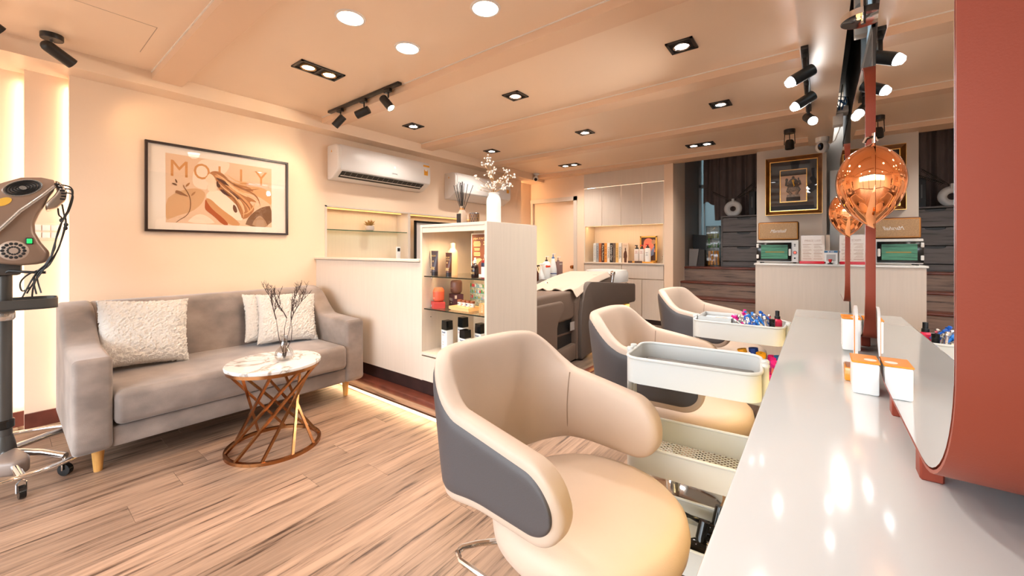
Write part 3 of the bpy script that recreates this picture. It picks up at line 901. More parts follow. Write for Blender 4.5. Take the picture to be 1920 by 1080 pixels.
# price list stand
pls = thing('price_list_stand', 'acrylic price list stand with red base on the reception desk', 'sign', (3.855, 4.82, 1.028))
MB().rbox(-0.105, 0.10, -0.03, 0.04, 0, 0.026, 0.003).build('stand_base', mat('red_plastic', (0.65, 0.012, 0.03), 0.3), pls)
MB().box(-0.092, 0.090, 0.0, 0.003, 0.026, 0.272).build('price_sheet', mat('paper_cream', (0.82, 0.70, 0.60), 0.6), pls)
MB().box(-0.096, 0.094, -0.003, -0.001, 0.026, 0.276).build('acrylic_pane', pane_mat('acrylic', (1, 1, 1), 0.5, 0.02), pls)
brown = mat('print_tan', (0.50, 0.30, 0.20), 0.6)
text('lettering', 'PRICE LIST', 0.028, brown, pls, face_M((0, -0.0005, 0.222), (1, 0, 0), (0, 0, 1)), width=0.125)
for z in (0.185, 0.13, 0.095, 0.045):
    for x in (-0.045, 0.04):
        MB().box(x - 0.034, x + 0.034, -0.0008, 0.0, z, z + 0.005).build('price_rule', brown, pls)
        for q in range(3):
            if z > 0.05:
                MB().box(x - 0.03, x + 0.012 + 0.008 * q, -0.0006, 0.0, z - 0.012 - q * 0.010, z - 0.009 - q * 0.010).build('price_line', brown, pls)
MB().box(0.10, 0.13, 0.05, 0.056, 0.026, 0.28).build('spare_sheet', mat('paper_peach', (0.80, 0.60, 0.45), 0.6), pls)
qs = thing('payment_card', 'small white payment card with blue header on the reception desk', 'sign', (3.992, 4.79, 1.028))
MB().box(-0.050, 0.048, 0.0, 0.006, 0, 0.128).build('card', M['white'], qs)
MB().box(-0.050, 0.048, -0.001, 0.0, 0.108, 0.126).build('header_band', mat('blue_band', (0.02, 0.13, 0.30), 0.4), qs)
MB().box(-0.025, -0.012, -0.0018, -0.001, 0.112, 0.120).build('header_mark', M['white'], qs)
MB().box(-0.006, 0.022, -0.0018, -0.001, 0.113, 0.119).build('header_print', M['white'], qs)
MB().box(-0.034, 0.034, -0.0008, 0.0, 0.03, 0.092).build('blank_code_field', mat('card_grey', (0.45, 0.44, 0.44), 0.6), qs)
pw_ = thing('counter_stamp', 'red knobbed stamp standing before the payment card', 'stamp', (3.985, 4.755, 1.028))
MB().lathe([(0.021, 0), (0.021, 0.008), (0.008, 0.011), (0.007, 0.018)], seg=16).build('stamp_base', M['black'], pw_)
MB().lathe([(0.006, 0.018), (0.010, 0.024), (0.014, 0.040), (0.015, 0.046), (0.0001, 0.048)], seg=14).build('stamp_knob', mat('stamp_red', (0.75, 0.02, 0.02), 0.3), pw_)

# ================================================================ ceiling fixtures
ringw = mat('fixture_white', (0.80, 0.74, 0.68), 0.4)
blackf = mat('fixture_black', (0.02, 0.017, 0.015), 0.35)
E_ROUND, E_SQ, E_WARM = 34, 37, 40
def round_led(x, y, lab):
    t = thing('round_downlight', lab, 'ceiling light', (x, y, ZC), 0, 'round white ceiling lights')
    MB().lathe([(0.066, 0.0), (0.066, -0.006), (0.076, -0.006), (0.079, 0.0)], seg=32).build('trim_ring', ringw, t)
    MB().lathe([(0.0001, -0.004), (0.066, -0.004), (0.066, 0.0)], seg=32).build('diffuser', M['em_white'], t)
    lamp('bulb_light', 'SPOT', (0, 0, -0.012), E_ROUND, (1.0, 0.93, 0.85), t, 0.06, 2.9, 1.0)
round_led(1.90, 1.161, 'round white ceiling light nearest the left roof beam')
round_led(2.533, 1.543, 'round white ceiling light farthest right of the three')
round_led(1.88, 1.552, 'round white ceiling light closest to the black track')
round_led(2.90, 0.55, 'added round ceiling light, out of view above the nearest chair')  # this and the next two are unseen lights added to brighten the counter
round_led(3.20, -0.95, 'added round ceiling light, out of view near the shop front, right side')
round_led(1.90, -0.95, 'added round ceiling light, out of view near the shop front, middle')
def square_spot(x, y, lab, n=1, along='x', cool=True, tilt=0.0, group='square black downlights'):
    t = thing('square_downlight' if n == 1 else 'twin_downlight', lab, 'ceiling light', (x, y, ZC), 0 if along == 'x' else PI / 2, group)
    hw, hh = (0.078, 0.078) if n == 1 else (0.152, 0.078)
    b = MB()
    for x0, x1, y0, y1 in ((-hw, -hw + .016, -hh, hh), (hw - .016, hw, -hh, hh), (-hw, hw, -hh, -hh + .016), (-hw, hw, hh - .016, hh)):
        b.box(x0, x1, y0, y1, -0.008, 0.0)
    if n == 2:
        b.box(-0.008, 0.008, -hh, hh, -0.007, 0)
    b.build('frame', blackf, t)
    MB().box(-hw + .014, hw - .014, -hh + .014, hh - .014, -0.002, 0.0).build('recess', mat('recess_black', (0.006, 0.005, 0.005), 0.6), t)
    for cx in ([0] if n == 1 else [-0.073, 0.073]):
        b = MB(); b.lathe([(0.036, -0.004), (0.042, -0.012), (0.050, -0.012), (0.052, -0.002)], (cx, 0, 0), 24)
        b.build('reflector_ring', M['chrome'] if cool else mat('ring_bronze', (0.35, 0.20, 0.08), 0.3, 0.8), t)
        b = MB(); b.lathe([(0.0001, -0.0105), (0.038, -0.0075), (0.040, -0.003)], (cx, 0, 0), 24)
        b.build('bulb', M['em_cool'] if cool else M['em_warm'], t)
        lamp('bulb_light', 'SPOT', (cx, 0, -0.02), (E_SQ if cool else E_WARM) / n * (1 if n == 1 else 1.3), (1.0, 0.93, 0.84) if cool else WARM, t, 0.035, 2.4, 0.9)
square_spot(3.236, 2.56, 'square black downlight nearest the right track lights')
square_spot(1.952, 2.565, 'square black downlight in the middle of the nearest row')
square_spot(0.661, 2.561, 'square black downlight above the left air conditioner')
square_spot(0.627, 3.815, 'square black downlight behind the white twig vase')
square_spot(1.932, 3.815, 'square black downlight in the middle of the second row')
square_spot(3.234, 3.79, 'square black downlight in the second row nearest the right soffit')
square_spot(1.139, 1.368, 'twin warm downlight near the framed poster', 2, 'y', False, group='twin downlights')
square_spot(0.996, 5.15, 'twin cool downlight before the cabinet wall', 2, 'x', True, group='twin downlights')
square_spot(2.787, 5.10, 'twin cool downlight before the stairs', 2, 'x', True, group='twin downlights')

def spot_head(parent, pos, aim, L, R, lens, energy, col, m=None, bulge=0.004, ang=1.3, rear_round=False):
    """cylindrical spotlight head centred at pos (local), lens facing aim"""
    d = Vector(aim).normalized()
    Mx = Matrix.Translation(pos) @ d.to_track_quat('Z', 'Y').to_matrix().to_4x4()
    b = MB(); b.M = Mx
    rear = [(0.0001, -L / 2)] + ([(R * math.sin(a), -L / 2 + R - R * math.cos(a)) for a in (0.4, 0.8, 1.2, 1.57)] if rear_round else [(R * .96, -L / 2), (R, -L / 2 + .004)])
    b.lathe(rear + [(R, L / 2), (R * .92, L / 2), (R * .92, L / 2 - 0.012)], seg=24)
    hd = b.build('spot_head', m or M['black'], parent)
    b = MB(); b.M = Mx
    b.lathe([(R * .92, L / 2 - 0.010), (R * .9, L / 2 - 0.006 + bulge * .3), (R * .6, L / 2 - 0.004 + bulge * .8), (0.0001, L / 2 - 0.003 + bulge)], seg=20)
    b.build('lens', lens, hd)
    p = Vector(pos) + d * (L / 2 + 0.02 + bulge)
    lamp('bulb_light', 'SPOT', p, energy, col, hd, R * .8, ang, 0.6, aim=d)
    return hd
# left track
tr = thing('track_light', 'black ceiling track with three spotlights near the air conditioner', 'track light', (0, 1.83, ZC))
MB().rbox(0.40, 1.43, -0.018, 0.018, -0.020, 0.0, 0.002).build('track_rail', blackf, tr)
lensw = mat('lens_glow', (1, 1, 1), 0.3, emit=(1.0, 0.86, 0.62), estr=9)
for (xa, dz, aim) in ((0.59, -0.135, (-0.54, -0.41, -0.73)), (0.955, -0.135, (-0.75, -0.50, -0.38)), (1.285, -0.135, (0.61, 0.22, -0.75))):
    b = MB(); b.rbox(xa - 0.045, xa + 0.03, -0.014, 0.014, -0.045, -0.018, 0.003); b.cyl((xa, 0, -0.045), (xa, 0, -0.085), 0.006, seg=8)
    b.build('track_adapter', blackf, tr)
    spot_head(tr, (xa + 0.012, -0.02, dz), aim, 0.115, 0.031, lensw, 9, (1.0, 0.80, 0.58), ang=1.6)
# right track with bulging lamps
tr2 = thing('track_light', 'black ceiling track with three white bulb spotlights above the mirrors', 'track light', (3.835, 0, ZS + 0.03))
MB().rbox(-0.018, 0.018, 2.84, 4.15, -0.022, 0.0, 0.002).build('track_rail', blackf, tr2)
glow = mat('bulb_glow', (1, 1, 1), 0.3, emit=(0.96, 0.98, 1.0), estr=12)
for (ya, aim) in ((2.92, (-0.85, -0.30, -0.50)), (3.42, (-0.80, -0.30, -0.55)), (3.92, (0.30, -0.75, -0.5))):
    b = MB(); b.rbox(-0.012, 0.012, ya - 0.02, ya + 0.03, -0.045, -0.02, 0.003); b.rbox(-0.010, 0.010, ya - 0.010, ya + 0.010, -0.135, -0.04, 0.003)
    b.build('track_adapter', blackf, tr2)
    spot_head(tr2, (-0.01 * (1 if aim[0] < 0 else -1), ya - 0.01, -0.145), aim, 0.12, 0.034, glow, 32 if aim[0] < 0 else 13, (1.0, 0.95, 0.88), bulge=0.045, ang=2.0, m=mat('spot_dark_grey', (0.03, 0.033, 0.033), 0.4))
# single ceiling spots over the left wall
for (x, y, aim, lab) in ((0.365, 0.19, (-0.32, 0.85, -0.48), 'black ceiling spotlight on a round base above the hair machine'), (0.598, -0.075, (-0.3, 0.8, -0.5), 'black ceiling spotlight cut off by the left edge of the picture')):
    t = thing('ceiling_spot', lab, 'spotlight', (x, y, ZC), 0, 'single black ceiling spots')
    MB().lathe([(0.0001, -0.03), (0.046, -0.03), (0.048, -0.026), (0.048, 0)], seg=28).build('mount', blackf, t)
    MB().cyl((0, 0, -0.03), (0.006, -0.006, -0.072), 0.008, seg=10).build('stem', M['chrome'], t)
    spot_head(t, (0.02, 0.02, -0.105), aim, 0.15, 0.032, lensw, 3.5, WARM, blackf, ang=1.5, rear_round=True)
# small black stage-type lamp
t = thing('ceiling_projector', 'small black yoke lamp on the ceiling before the reception picture', 'spotlight', (3.66, 5.04, ZC))
MB().lathe([(0.0001, -0.04), (0.048, -0.04), (0.05, -0.035), (0.05, 0)], seg=24).build('mount', blackf, t)
b = MB(); b.tube([(-0.042, 0, -0.04), (-0.046, 0, -0.15), (-0.03, 0, -0.16)], 0.004, 6); b.tube([(0.042, 0, -0.04), (0.046, 0, -0.15), (0.03, 0, -0.16)], 0.004, 6); b.cyl((0, 0, -0.04), (0, 0, -0.11), 0.004, seg=6)
b.build('yoke', blackf, t)
MB().lathe([(0.0001, -0.105), (0.03, -0.108), (0.040, -0.13), (0.042, -0.20), (0.036, -0.205), (0.036, -0.19), (0.0001, -0.19)], seg=20).build('lamp_body', blackf, t)
# dome camera at the back corner of the soffit
t = thing('dome_camera', 'white security camera at the far left corner of the ceiling', 'camera', (0.235, 5.40, ZC))
MB().lathe([(0.0001, -0.035), (0.02, -0.03), (0.05, -0.012), (0.052, 0)], seg=20).build('mount', M['white'], t)
b = MB(); b.cyl((0, 0, -0.03), (0, -0.01, -0.06), 0.02, seg=12); b.sphere((0, -0.02, -0.085), 0.042, 1, 1.15, 1); b.build('camera_body', M['white'], t)
b = MB(); b.sphere((0.022, -0.055, -0.105), 0.026, 1, 1, 1); b.build('camera_lens', M['blackgloss'], t)
t = thing('pan_camera', 'white round pan camera hanging from the right soffit end', 'camera', (3.93, 5.28, ZS + 0.03))
MB().lathe([(0.0001, -0.055), (0.045, -0.055), (0.058, -0.045), (0.058, 0)], seg=24).build('mount', M['white'], t)
MB().sphere((0, 0, -0.10), 0.060).build('camera_body', M['white'], t)
b = MB(); b.sphere((-0.012, -0.034, -0.10), 0.036, .8, 1, 1.15); b.build('lens_window', M['blackgloss'], t)
b = MB(); b.sphere((-0.022, -0.062, -0.095), 0.012); b.build('camera_lens', mat('lens_blue', (0.02, 0.06, 0.16), 0.1), t)
b = MB(); b.tube([(0.05, -0.0, -0.09), (0.10, -0.1, -0.07), (0.13, -0.25, 0.0), (0.15, -0.4, 0.06)], 0.004, 6); b.build('cable', M['white'], t)
# router box with cables by the dark wall
t = thing('router_box', 'white router box with blue cables and antennas beside the dark wall', 'router', (4.05, 4.55, 2.36))
MB().rbox(-0.055, 0.055, -0.07, 0.07, 0, 0.05, 0.006).build('case', M['white'], t)
MB().rbox(-0.05, 0.02, -0.05, 0.05, -0.10, -0.002, 0.004).build('power_block', M['white'], t)
b = MB(); b.cyl((-0.03, 0.05, 0.05), (-0.022, 0.06, 0.30), 0.005, seg=6); b.build('antenna', M['white'], t)
b = MB(); b.cyl((-0.005, -0.05, 0.05), (0.015, -0.06, 0.24), 0.005, seg=6); b.build('antenna', M['white'], t)
blue = mat('blue_cable', (0.02, 0.16, 0.50), 0.4)
for k in range(4):
    b = MB(); b.tube([(-0.05 + 0.02 * k, -0.07, 0.02), (-0.06 + 0.03 * k, -0.13, 0.05 + 0.02 * k), (-0.02 + 0.02 * k, -0.12, 0.10 - 0.01 * k), (0.03, -0.07, 0.06)], 0.005, 6); b.build('network_cable', blue, t)
b = MB(); b.tube([(0.0, 0.05, 0.05), (-0.04, 0.0, 0.17), (0.05, -0.07, 0.12), (0.06, -0.06, -0.02), (0.02, 0.0, -0.25), (0.03, 0.02, -0.50)], 0.004, 6); b.build('power_cable', M['black'], t)
# chrome disc and socket strip over the mirrors
t = thing('chrome_canopy', 'chrome round canopy disc with short stem above the mirrors', 'lamp fitting', (4.045, 2.17, 2.105))
b = MB(); b.lathe([(0.0001, 0.004), (0.066, 0.004), (0.071, 0.0), (0.073, 0.0), (0.073, 0.024), (0.066, 0.028), (0.0001, 0.03)], seg=36); b.build('disc', M['chrome'], t)
b = MB(); b.cyl((0, 0, 0.004), (0, 0, -0.016), 0.008, seg=10); b.cyl((0, 0, 0.03), (0, 0, 0.84), 0.009, seg=10); b.build('stem', M['chrome'], t)
b = MB(); b.sphere((-0.015, -0.01, 0.006), 0.008, 1, 1, .6); b.build('pilot_light', mat('amber', (0.8, 0.3, 0.05), 0.3, emit=(1.0, 0.5, 0.15), estr=3), t)
t = thing('socket_strip', 'grey socket strip with round outlets above the chrome disc', 'socket', (4.085, 2.42, 2.14))
MB().rbox(-0.055, -0.01, -0.03, 0.03, 0, 0.32, 0.004).build('strip_body', mat('socket_grey', (0.42, 0.46, 0.47), 0.4), t)
for z in (0.05, 0.12, 0.19, 0.26):
    MB().lathe([(0.0001, -0.036), (0.020, -0.036), (0.024, -0.030)], (-0.033, 0, z), 16, ax='y').build('outlet', mat('outlet_grey', (0.28, 0.32, 0.33), 0.4), t)

# ================================================================ lounge corner
def rprism(poly, d0, d1, ax, r, seg=3):
    """bevelled extrusion returned as MB"""
    t = MB().prism(poly, d0, d1, ax)
    bm = bmesh.new()
    vs = [bm.verts.new(p) for p in t.v]
    for f in t.f:
        try:
            bm.faces.new([vs[i] for i in f])
        except ValueError:
            pass
    bmesh.ops.remove_doubles(bm, verts=bm.verts, dist=1e-6)
    bmesh.ops.recalc_face_normals(bm, faces=bm.faces)
    ed = [e for e in bm.edges if len(e.link_faces) == 2 and e.calc_face_angle(0) > 0.6]
    bmesh.ops.bevel(bm, geom=ed, offset=r, segments=seg, profile=0.5, affect='EDGES')
    return MB().bm(bm)

velvet = mat('taupe_velvet', (0.245, 0.192, 0.165), 0.75, noise=(4.5, 0.30, (1, 1, 1.4)), sheen=0.35, bump=(220, 0.12))
sf = thing('sofa', 'taupe velvet sofa with sloping arms against the poster wall', 'sofa', (0, 0, 0))
SY0, SY1, AW = 0.22, 1.80, 0.145
armp = [(0.10, 0.14), (0.10, 0.80), (0.13, 0.835), (0.22, 0.835)]
for i in range(11):
    q = i / 10
    armp.append((0.26 + 0.36 * q, 0.825 - 0.205 * (0.5 - 0.5 * math.cos(PI * q))))
armp += [(0.98, 0.608), (1.0, 0.60), (1.005, 0.14), (0.97, 0.125)]
rprism(armp, SY0, SY0 + AW, 'y', 0.022).build('arm', velvet, sf)
rprism(armp, SY1 - AW, SY1, 'y', 0.022).build('arm', velvet, sf)
bp_ = [(0.09, 0.14), (0.09, 0.81), (0.12, 0.825), (0.24, 0.825), (0.28, 0.80), (0.36, 0.38), (0.36, 0.14)]
rprism(bp_, SY0 + AW - 0.004, SY1 - AW + 0.004, 'y', 0.018).build('backrest', velvet, sf)
b = MB(); b.rbox(0.30, 0.985, SY0 + AW - 0.002, SY1 - AW + 0.002, 0.13, 0.236, 0.012, 3); b.build('seat_base', velvet, sf)
def cush(u, v):
    return None
b = MB()
bm = bmesh.new(); bmesh.ops.create_cube(bm, size=1)
for v in bm.verts:
    v.co = Vector((0.665 + v.co.x * 0.71, 1.01 + v.co.y * (SY1 - SY0 - 2 * AW - 0.008), 0.332 + v.co.z * 0.18))
bmesh.ops.bevel(bm, geom=list(bm.edges), offset=0.035, segments=4, profile=0.5, affect='EDGES')
b.bm(bm).build('seat_cushion', velvet, sf)
oak = mat('oak_leg', (0.66, 0.33, 0.09), 0.45, noise=(6, 0.2, (8, 8, 1)))
for (x, y) in ((0.90, SY0 + 0.10), (0.90, SY1 - 0.10), (0.20, SY0 + 0.10), (0.20, SY1 - 0.10)):
    MB().cyl((x, y, 0.0), (x, y, 0.132), 0.017, 0.027, 16).build('leg', oak, sf)

from mathutils import noise as mnoise
fluff = mat('fluffy_white', (0.64, 0.585, 0.53), 0.9, sheen=0.5, bump=(170, 0.6))
def pillow(lab, loc, rot, w, h, t=0.13):
    b = MB()
    n = 120
    sd = random.uniform(0, 50)
    def side(sg):
        def fn(u, v):
            a, c = 2 * u - 1, 2 * v - 1
            pin = 1 - 0.07 * (1 - a * a) * (abs(c) ** 4) ; pin2 = 1 - 0.07 * (1 - c * c) * (abs(a) ** 4)
            px, pz = a * w / 2 * pin2, c * h / 2 * pin
            th = t / 2 * (max(0, (1 - a ** 4) * (1 - c ** 4))) ** 0.55
            nz = mnoise.noise(Vector((px * 95 + sd, pz * 95, sg))) * 0.010 + mnoise.noise(Vector((px * 40 + sd, pz * 40, sg))) * 0.006
            e = 0.0 if (abs(a) > .999 or abs(c) > .999) else 1.0
            return (px + nz * .5, sg * (th + nz * e), pz + nz * .5)
        return fn
    b.grid(side(1), n, n); b.grid(side(-1), n, n)
    o = b.build('pillow', fluff, None, loc, rot)
    return tag(o, lab, 'cushion', None, None)
R_ = math.radians
tag(pillow('fluffy white cushion at the left end of the sofa', (0.475, 0.575, 0.635), (R_(-20), R_(4), R_(90)), 0.45, 0.43, 0.14), group='sofa cushions')
tag(pillow('fluffy white cushion in front at the right end of the sofa', (0.50, 1.43, 0.615), (R_(-24), R_(3), R_(80)), 0.43, 0.40, 0.12), group='sofa cushions')
tag(pillow('fluffy cream cushion tucked behind the right front cushion', (0.405, 1.36, 0.625), (R_(-20), R_(3), R_(88)), 0.42, 0.38, 0.10), group='sofa cushions')

# coffee table
def marble():
    m = mat('white_marble', (0.66, 0.63, 0.60), 0.12, coat=0.3)
    nt = m.node_tree; bs = nt.nodes['Principled BSDF']
    tc = nt.nodes.new('ShaderNodeTexCoord')
    n = nt.nodes.new('ShaderNodeTexNoise'); n.inputs['Scale'].default_value = 3.2; n.inputs['Detail'].default_value = 6; n.inputs['Distortion'].default_value = 1.6
    nt.links.new(tc.outputs['Object'], n.inputs['Vector'])
    cr = nt.nodes.new('ShaderNodeValToRGB')
    e = cr.color_ramp.elements
    e[0].position = 0.47; e[0].color = (0.66, 0.63, 0.60, 1)
    e[1].position = 0.53; e[1].color = (0.66, 0.63, 0.60, 1)
    k = e.new(0.50); k.color = (0.30, 0.23, 0.19, 1)
    nt.links.new(n.outputs['Fac'], cr.inputs[0]); nt.links.new(cr.outputs[0], bs.inputs['Base Color'])
    return m
rose = mat('rose_gold', (0.42, 0.19, 0.075), 0.22, 1.0)
ct = thing('coffee_table', 'round marble coffee table on a twisted rose gold wire base', 'table', (1.335, 1.005, 0))
MB().lathe([(0.0001, 0.482), (0.246, 0.482), (0.250, 0.486), (0.250, 0.498), (0.246, 0.502), (0.0001, 0.502)], seg=64).build('table_top', marble(), ct)
def torus_rect(r, z0, z1, w):
    pr = [(r - w, z0), (r, z0), (r, z1), (r - w, z1)]
    return MB().grid(lambda u, v: (pr[int(round(v * 4)) % 4][0] * math.cos(2 * PI * u), pr[int(round(v * 4)) % 4][0] * math.sin(2 * PI * u), pr[int(round(v * 4)) % 4][1]), 64, 4, True, True)
torus_rect(0.240, 0.462, 0.481, 0.02).build('upper_ring', rose, ct)
torus_rect(0.250, 0.0, 0.018, 0.02).build('lower_ring', rose, ct)
nb = 10
for i in range(nb):
    a = 2 * PI * i / nb
    a2 = a + math.radians(118)
    p0 = Vector((0.238 * math.cos(a), 0.238 * math.sin(a), 0.012)); p1 = Vector((0.228 * math.cos(a2), 0.228 * math.sin(a2), 0.468))
    MB().cyl(p0, p1, 0.0095, seg=4, smooth=False).build('wire_bar', rose, ct)
gv = thing('bulb_vase', 'small clear glass bulb vase on the marble table', 'vase', (1.37, 1.045, 0.502))
gp_ = [(0.030, 0.0), (0.046, 0.012), (0.052, 0.035), (0.045, 0.058), (0.024, 0.085), (0.015, 0.11), (0.016, 0.135), (0.024, 0.152), (0.022, 0.152), (0.0135, 0.135), (0.0125, 0.11), (0.021, 0.086), (0.042, 0.057), (0.049, 0.035), (0.044, 0.014), (0.0001, 0.006)]
MB().lathe(gp_, seg=28).build('glass_body', pane_mat('vase_glass', (0.86, 0.85, 0.84), 1.0, 0.12), gv)
br = thing('dried_branches', 'dark dried branches standing in the bulb vase', 'branches', (1.37, 1.045, 0.512))
dk = mat('dark_twig', (0.045, 0.022, 0.016), 0.7)
random.seed(5)
def branch(b, p, d, L, r, depth):
    pts = [Vector(p)]
    dd = Vector(d).normalized()
    n = 4
    for i in range(n):
        dd = (dd + Vector((random.uniform(-.22, .22), random.uniform(-.22, .22), random.uniform(-.05, .2)))).normalized()
        pts.append(pts[-1] + dd * L / n)
    b.tube(pts, r, 5, rad=[r * (1 - 0.6 * i / n) for i in range(n + 1)])
    if depth:
        for i in range(1, n + 1):
            for _ in range(2):
                branch(b, pts[i], dd + Vector((random.uniform(-.9, .9), random.uniform(-.9, .9), random.uniform(-.1, .5))), L * .42, r * .6, depth - 1)
for k in range(4):
    b = MB()
    branch(b, (0.004 * k - 0.006, 0, 0.0), (0.10 * (k - 1.5), 0.10 * (k - 1.5) + 0.02, 1), 0.24, 0.003, 0)
    p = b.v[-1]
    branch(b, p, (0.16 * (k - 1.5), 0.2 * (k - 1.5), 1), 0.16, 0.0032, 2)
    b.build('branch', dk, br)

# framed poster on the left wall (local x runs along the wall to the right, y up)
pf_ = thing('framed_poster', 'black framed poster of a woman with flowing hair above the sofa', 'picture', (0.0, 1.143, 1.633))
PW, PH = 0.4925, 0.334
def pbox(name, m, y0, y1, z0, z1, x0, x1):
    return MB().box(x0, x1, y0, y1, z0, z1).build(name, m, pf_)
b = MB()
for y0, y1, z0, z1 in ((-PW, -PW + .016, -PH, PH), (PW - .016, PW, -PH, PH), (-PW + .016, PW - .016, PH - .016, PH), (-PW + .016, PW - .016, -PH, -PH + .016)):
    b.box(0.0, 0.028, y0, y1, z0, z1)
b.build('frame', mat('frame_black_brown', (0.03, 0.014, 0.009), 0.3), pf_)
pbox('passe_partout', mat('mount_cream', (0.86, 0.76, 0.66), 0.6), -PW + .016, PW - .016, -PH + .016, PH - .016, 0.004, 0.008)
def chaikin(p, n=2):
    for _ in range(n):
        q = []
        for i in range(len(p)):
            a, c = p[i], p[(i + 1) % len(p)]
            q += [(a[0] * .75 + c[0] * .25, a[1] * .75 + c[1] * .25), (a[0] * .25 + c[0] * .75, a[1] * .25 + c[1] * .75)]
        p = q
    return p
def art(name, col, pts, k, rough=0.6):
    if name != 'ground':
        pts = chaikin(pts, 1)
    return MB().prism(pts, 0.0078 + 0.0001 * k, 0.0081 + 0.0001 * k, 'x').build(name, mat('print_' + name, col, rough), pf_)
art('ground', (0.77, 0.52, 0.34), [(-0.375, 0.262), (0.357, 0.255), (0.359, -0.269), (-0.373, -0.263)], 0)
art('sun_blob', (0.86, 0.68, 0.52), [(-0.212, 0.059), (-0.21, 0.119), (-0.198, 0.173), (-0.174, 0.224), (-0.146, 0.253), (-0.074, 0.262), (0.035, 0.258), (0.037, 0.229), (0.024, 0.191), (-0.014, 0.14), (-0.074, 0.096), (-0.117, 0.055), (-0.117, 0.011), (-0.16, 0.015), (-0.195, 0.028)], 1)
art('tan_blob', (0.66, 0.38, 0.19), [(-0.373, -0.093), (-0.321, -0.038), (-0.269, -0.007), (-0.201, 0.016), (-0.153, 0.009), (-0.128, -0.016), (-0.132, -0.056), (-0.16, -0.115), (-0.215, -0.171), (-0.289, -0.202), (-0.341, -0.23), (-0.373, -0.249)], 2)
art('sand_blob', (0.86, 0.68, 0.52), [(-0.249, -0.26), (-0.215, -0.214), (-0.174, -0.185), (-0.132, -0.191), (-0.088, -0.223), (-0.059, -0.26)], 3)
art('stone', (0.2, 0.09, 0.035), [(0.148, -0.267), (0.166, -0.207), (0.2, -0.158), (0.25, -0.112), (0.302, -0.085), (0.357, -0.075), (0.359, -0.269)], 4)
art('stone_light', (0.42, 0.24, 0.13), [(0.2, -0.265), (0.216, -0.214), (0.259, -0.163), (0.293, -0.19), (0.319, -0.237), (0.328, -0.267)], 5)
art('wave_back', (0.7, 0.38, 0.17), [(0.047, 0.04), (0.126, 0.066), (0.225, 0.081), (0.293, 0.075), (0.337, 0.046), (0.357, 0.0), (0.357, -0.075), (0.319, -0.043), (0.25, -0.002), (0.166, 0.017), (0.094, 0.018)], 6)
art('dress', (0.9, 0.72, 0.56), [(-0.11, -0.006), (-0.088, 0.013), (-0.029, 0.017), (0.016, -0.018), (0.078, -0.075), (0.126, -0.163), (0.134, -0.219), (0.094, -0.221), (0.031, -0.207), (-0.029, -0.175), (-0.074, -0.116), (-0.11, -0.084), (-0.126, -0.034)], 7)
art('arm', (0.62, 0.3, 0.12), [(-0.123, -0.051), (-0.088, -0.065), (-0.052, -0.105), (0.008, -0.158), (0.07, -0.204), (0.126, -0.265), (0.039, -0.266), (-0.029, -0.202), (-0.088, -0.153), (-0.132, -0.139), (-0.132, -0.095)], 8)
art('sleeve', (0.42, 0.09, 0.015), [(-0.128, -0.06), (-0.11, -0.102), (-0.074, -0.151), (-0.007, -0.209), (0.035, -0.265), (-0.011, -0.266), (-0.074, -0.196), (-0.11, -0.167), (-0.133, -0.143), (-0.132, -0.095)], 9)
art('neck', (0.88, 0.66, 0.48), [(-0.11, 0.078), (-0.059, 0.085), (-0.048, 0.015), (-0.081, -0.002), (-0.11, 0.003), (-0.117, 0.029)], 10)
art('face', (0.88, 0.64, 0.45), [(-0.099, 0.149), (-0.114, 0.13), (-0.119, 0.114), (-0.13, 0.104), (-0.123, 0.096), (-0.129, 0.086), (-0.123, 0.077), (-0.11, 0.069), (-0.081, 0.068), (-0.052, 0.081), (-0.048, 0.135), (-0.07, 0.16)], 11)
art('hair_back', (0.45, 0.18, 0.06), [(-0.103, 0.146), (-0.088, 0.164), (-0.059, 0.173), (-0.022, 0.167), (0.016, 0.131), (0.055, 0.091), (0.118, 0.078), (0.175, 0.074), (0.225, 0.033), (0.158, 0.039), (0.094, 0.041), (0.134, -0.005), (0.191, -0.018), (0.25, -0.059), (0.175, -0.048), (0.216, -0.1), (0.22, -0.128), (0.191, -0.168), (0.166, -0.198), (0.126, -0.21), (0.114, -0.155), (0.094, -0.101), (0.047, -0.051), (-0.007, -0.003), (-0.044, 0.029), (-0.052, 0.081), (-0.07, 0.123), (-0.088, 0.142)], 12)
art('hair_wave', (0.66, 0.32, 0.13), [(-0.074, 0.14), (-0.029, 0.138), (0.024, 0.1), (0.078, 0.067), (0.142, 0.061), (0.2, 0.049), (0.126, 0.036), (0.07, 0.043), (0.118, -0.007), (0.175, -0.057), (0.2, -0.111), (0.175, -0.16), (0.158, -0.096), (0.11, -0.035), (0.047, 0.013), (-0.007, 0.06), (-0.044, 0.109)], 13)
art('hair_dark', (0.1, 0.03, 0.012), [(-0.065, 0.122), (-0.029, 0.115), (0.016, 0.09), (0.055, 0.059), (0.016, 0.065), (-0.029, 0.08)], 14)
art('hair_dark', (0.09, 0.03, 0.012), [(-0.055, 0.094), (-0.037, 0.083), (-0.026, 0.044), (-0.041, 0.038), (-0.055, 0.05)], 15)
art('hair_dark', (0.09, 0.03, 0.02), [(-0.037, 0.03), (0.008, 0.022), (0.062, 0.013), (0.094, -0.01), (0.118, -0.053), (0.07, -0.035), (0.024, -0.022), (-0.011, -0.007)], 16)
art('hair_dark', (0.14, 0.05, 0.02), [(0.062, -0.086), (0.082, -0.103), (0.094, -0.147), (0.078, -0.162), (0.058, -0.132)], 17)
art('hair_streak', (0.85, 0.55, 0.32), [(-0.007, 0.114), (0.047, 0.067), (0.11, 0.029), (0.175, -0.019), (0.134, -0.005), (0.078, 0.025), (0.024, 0.073)], 18)
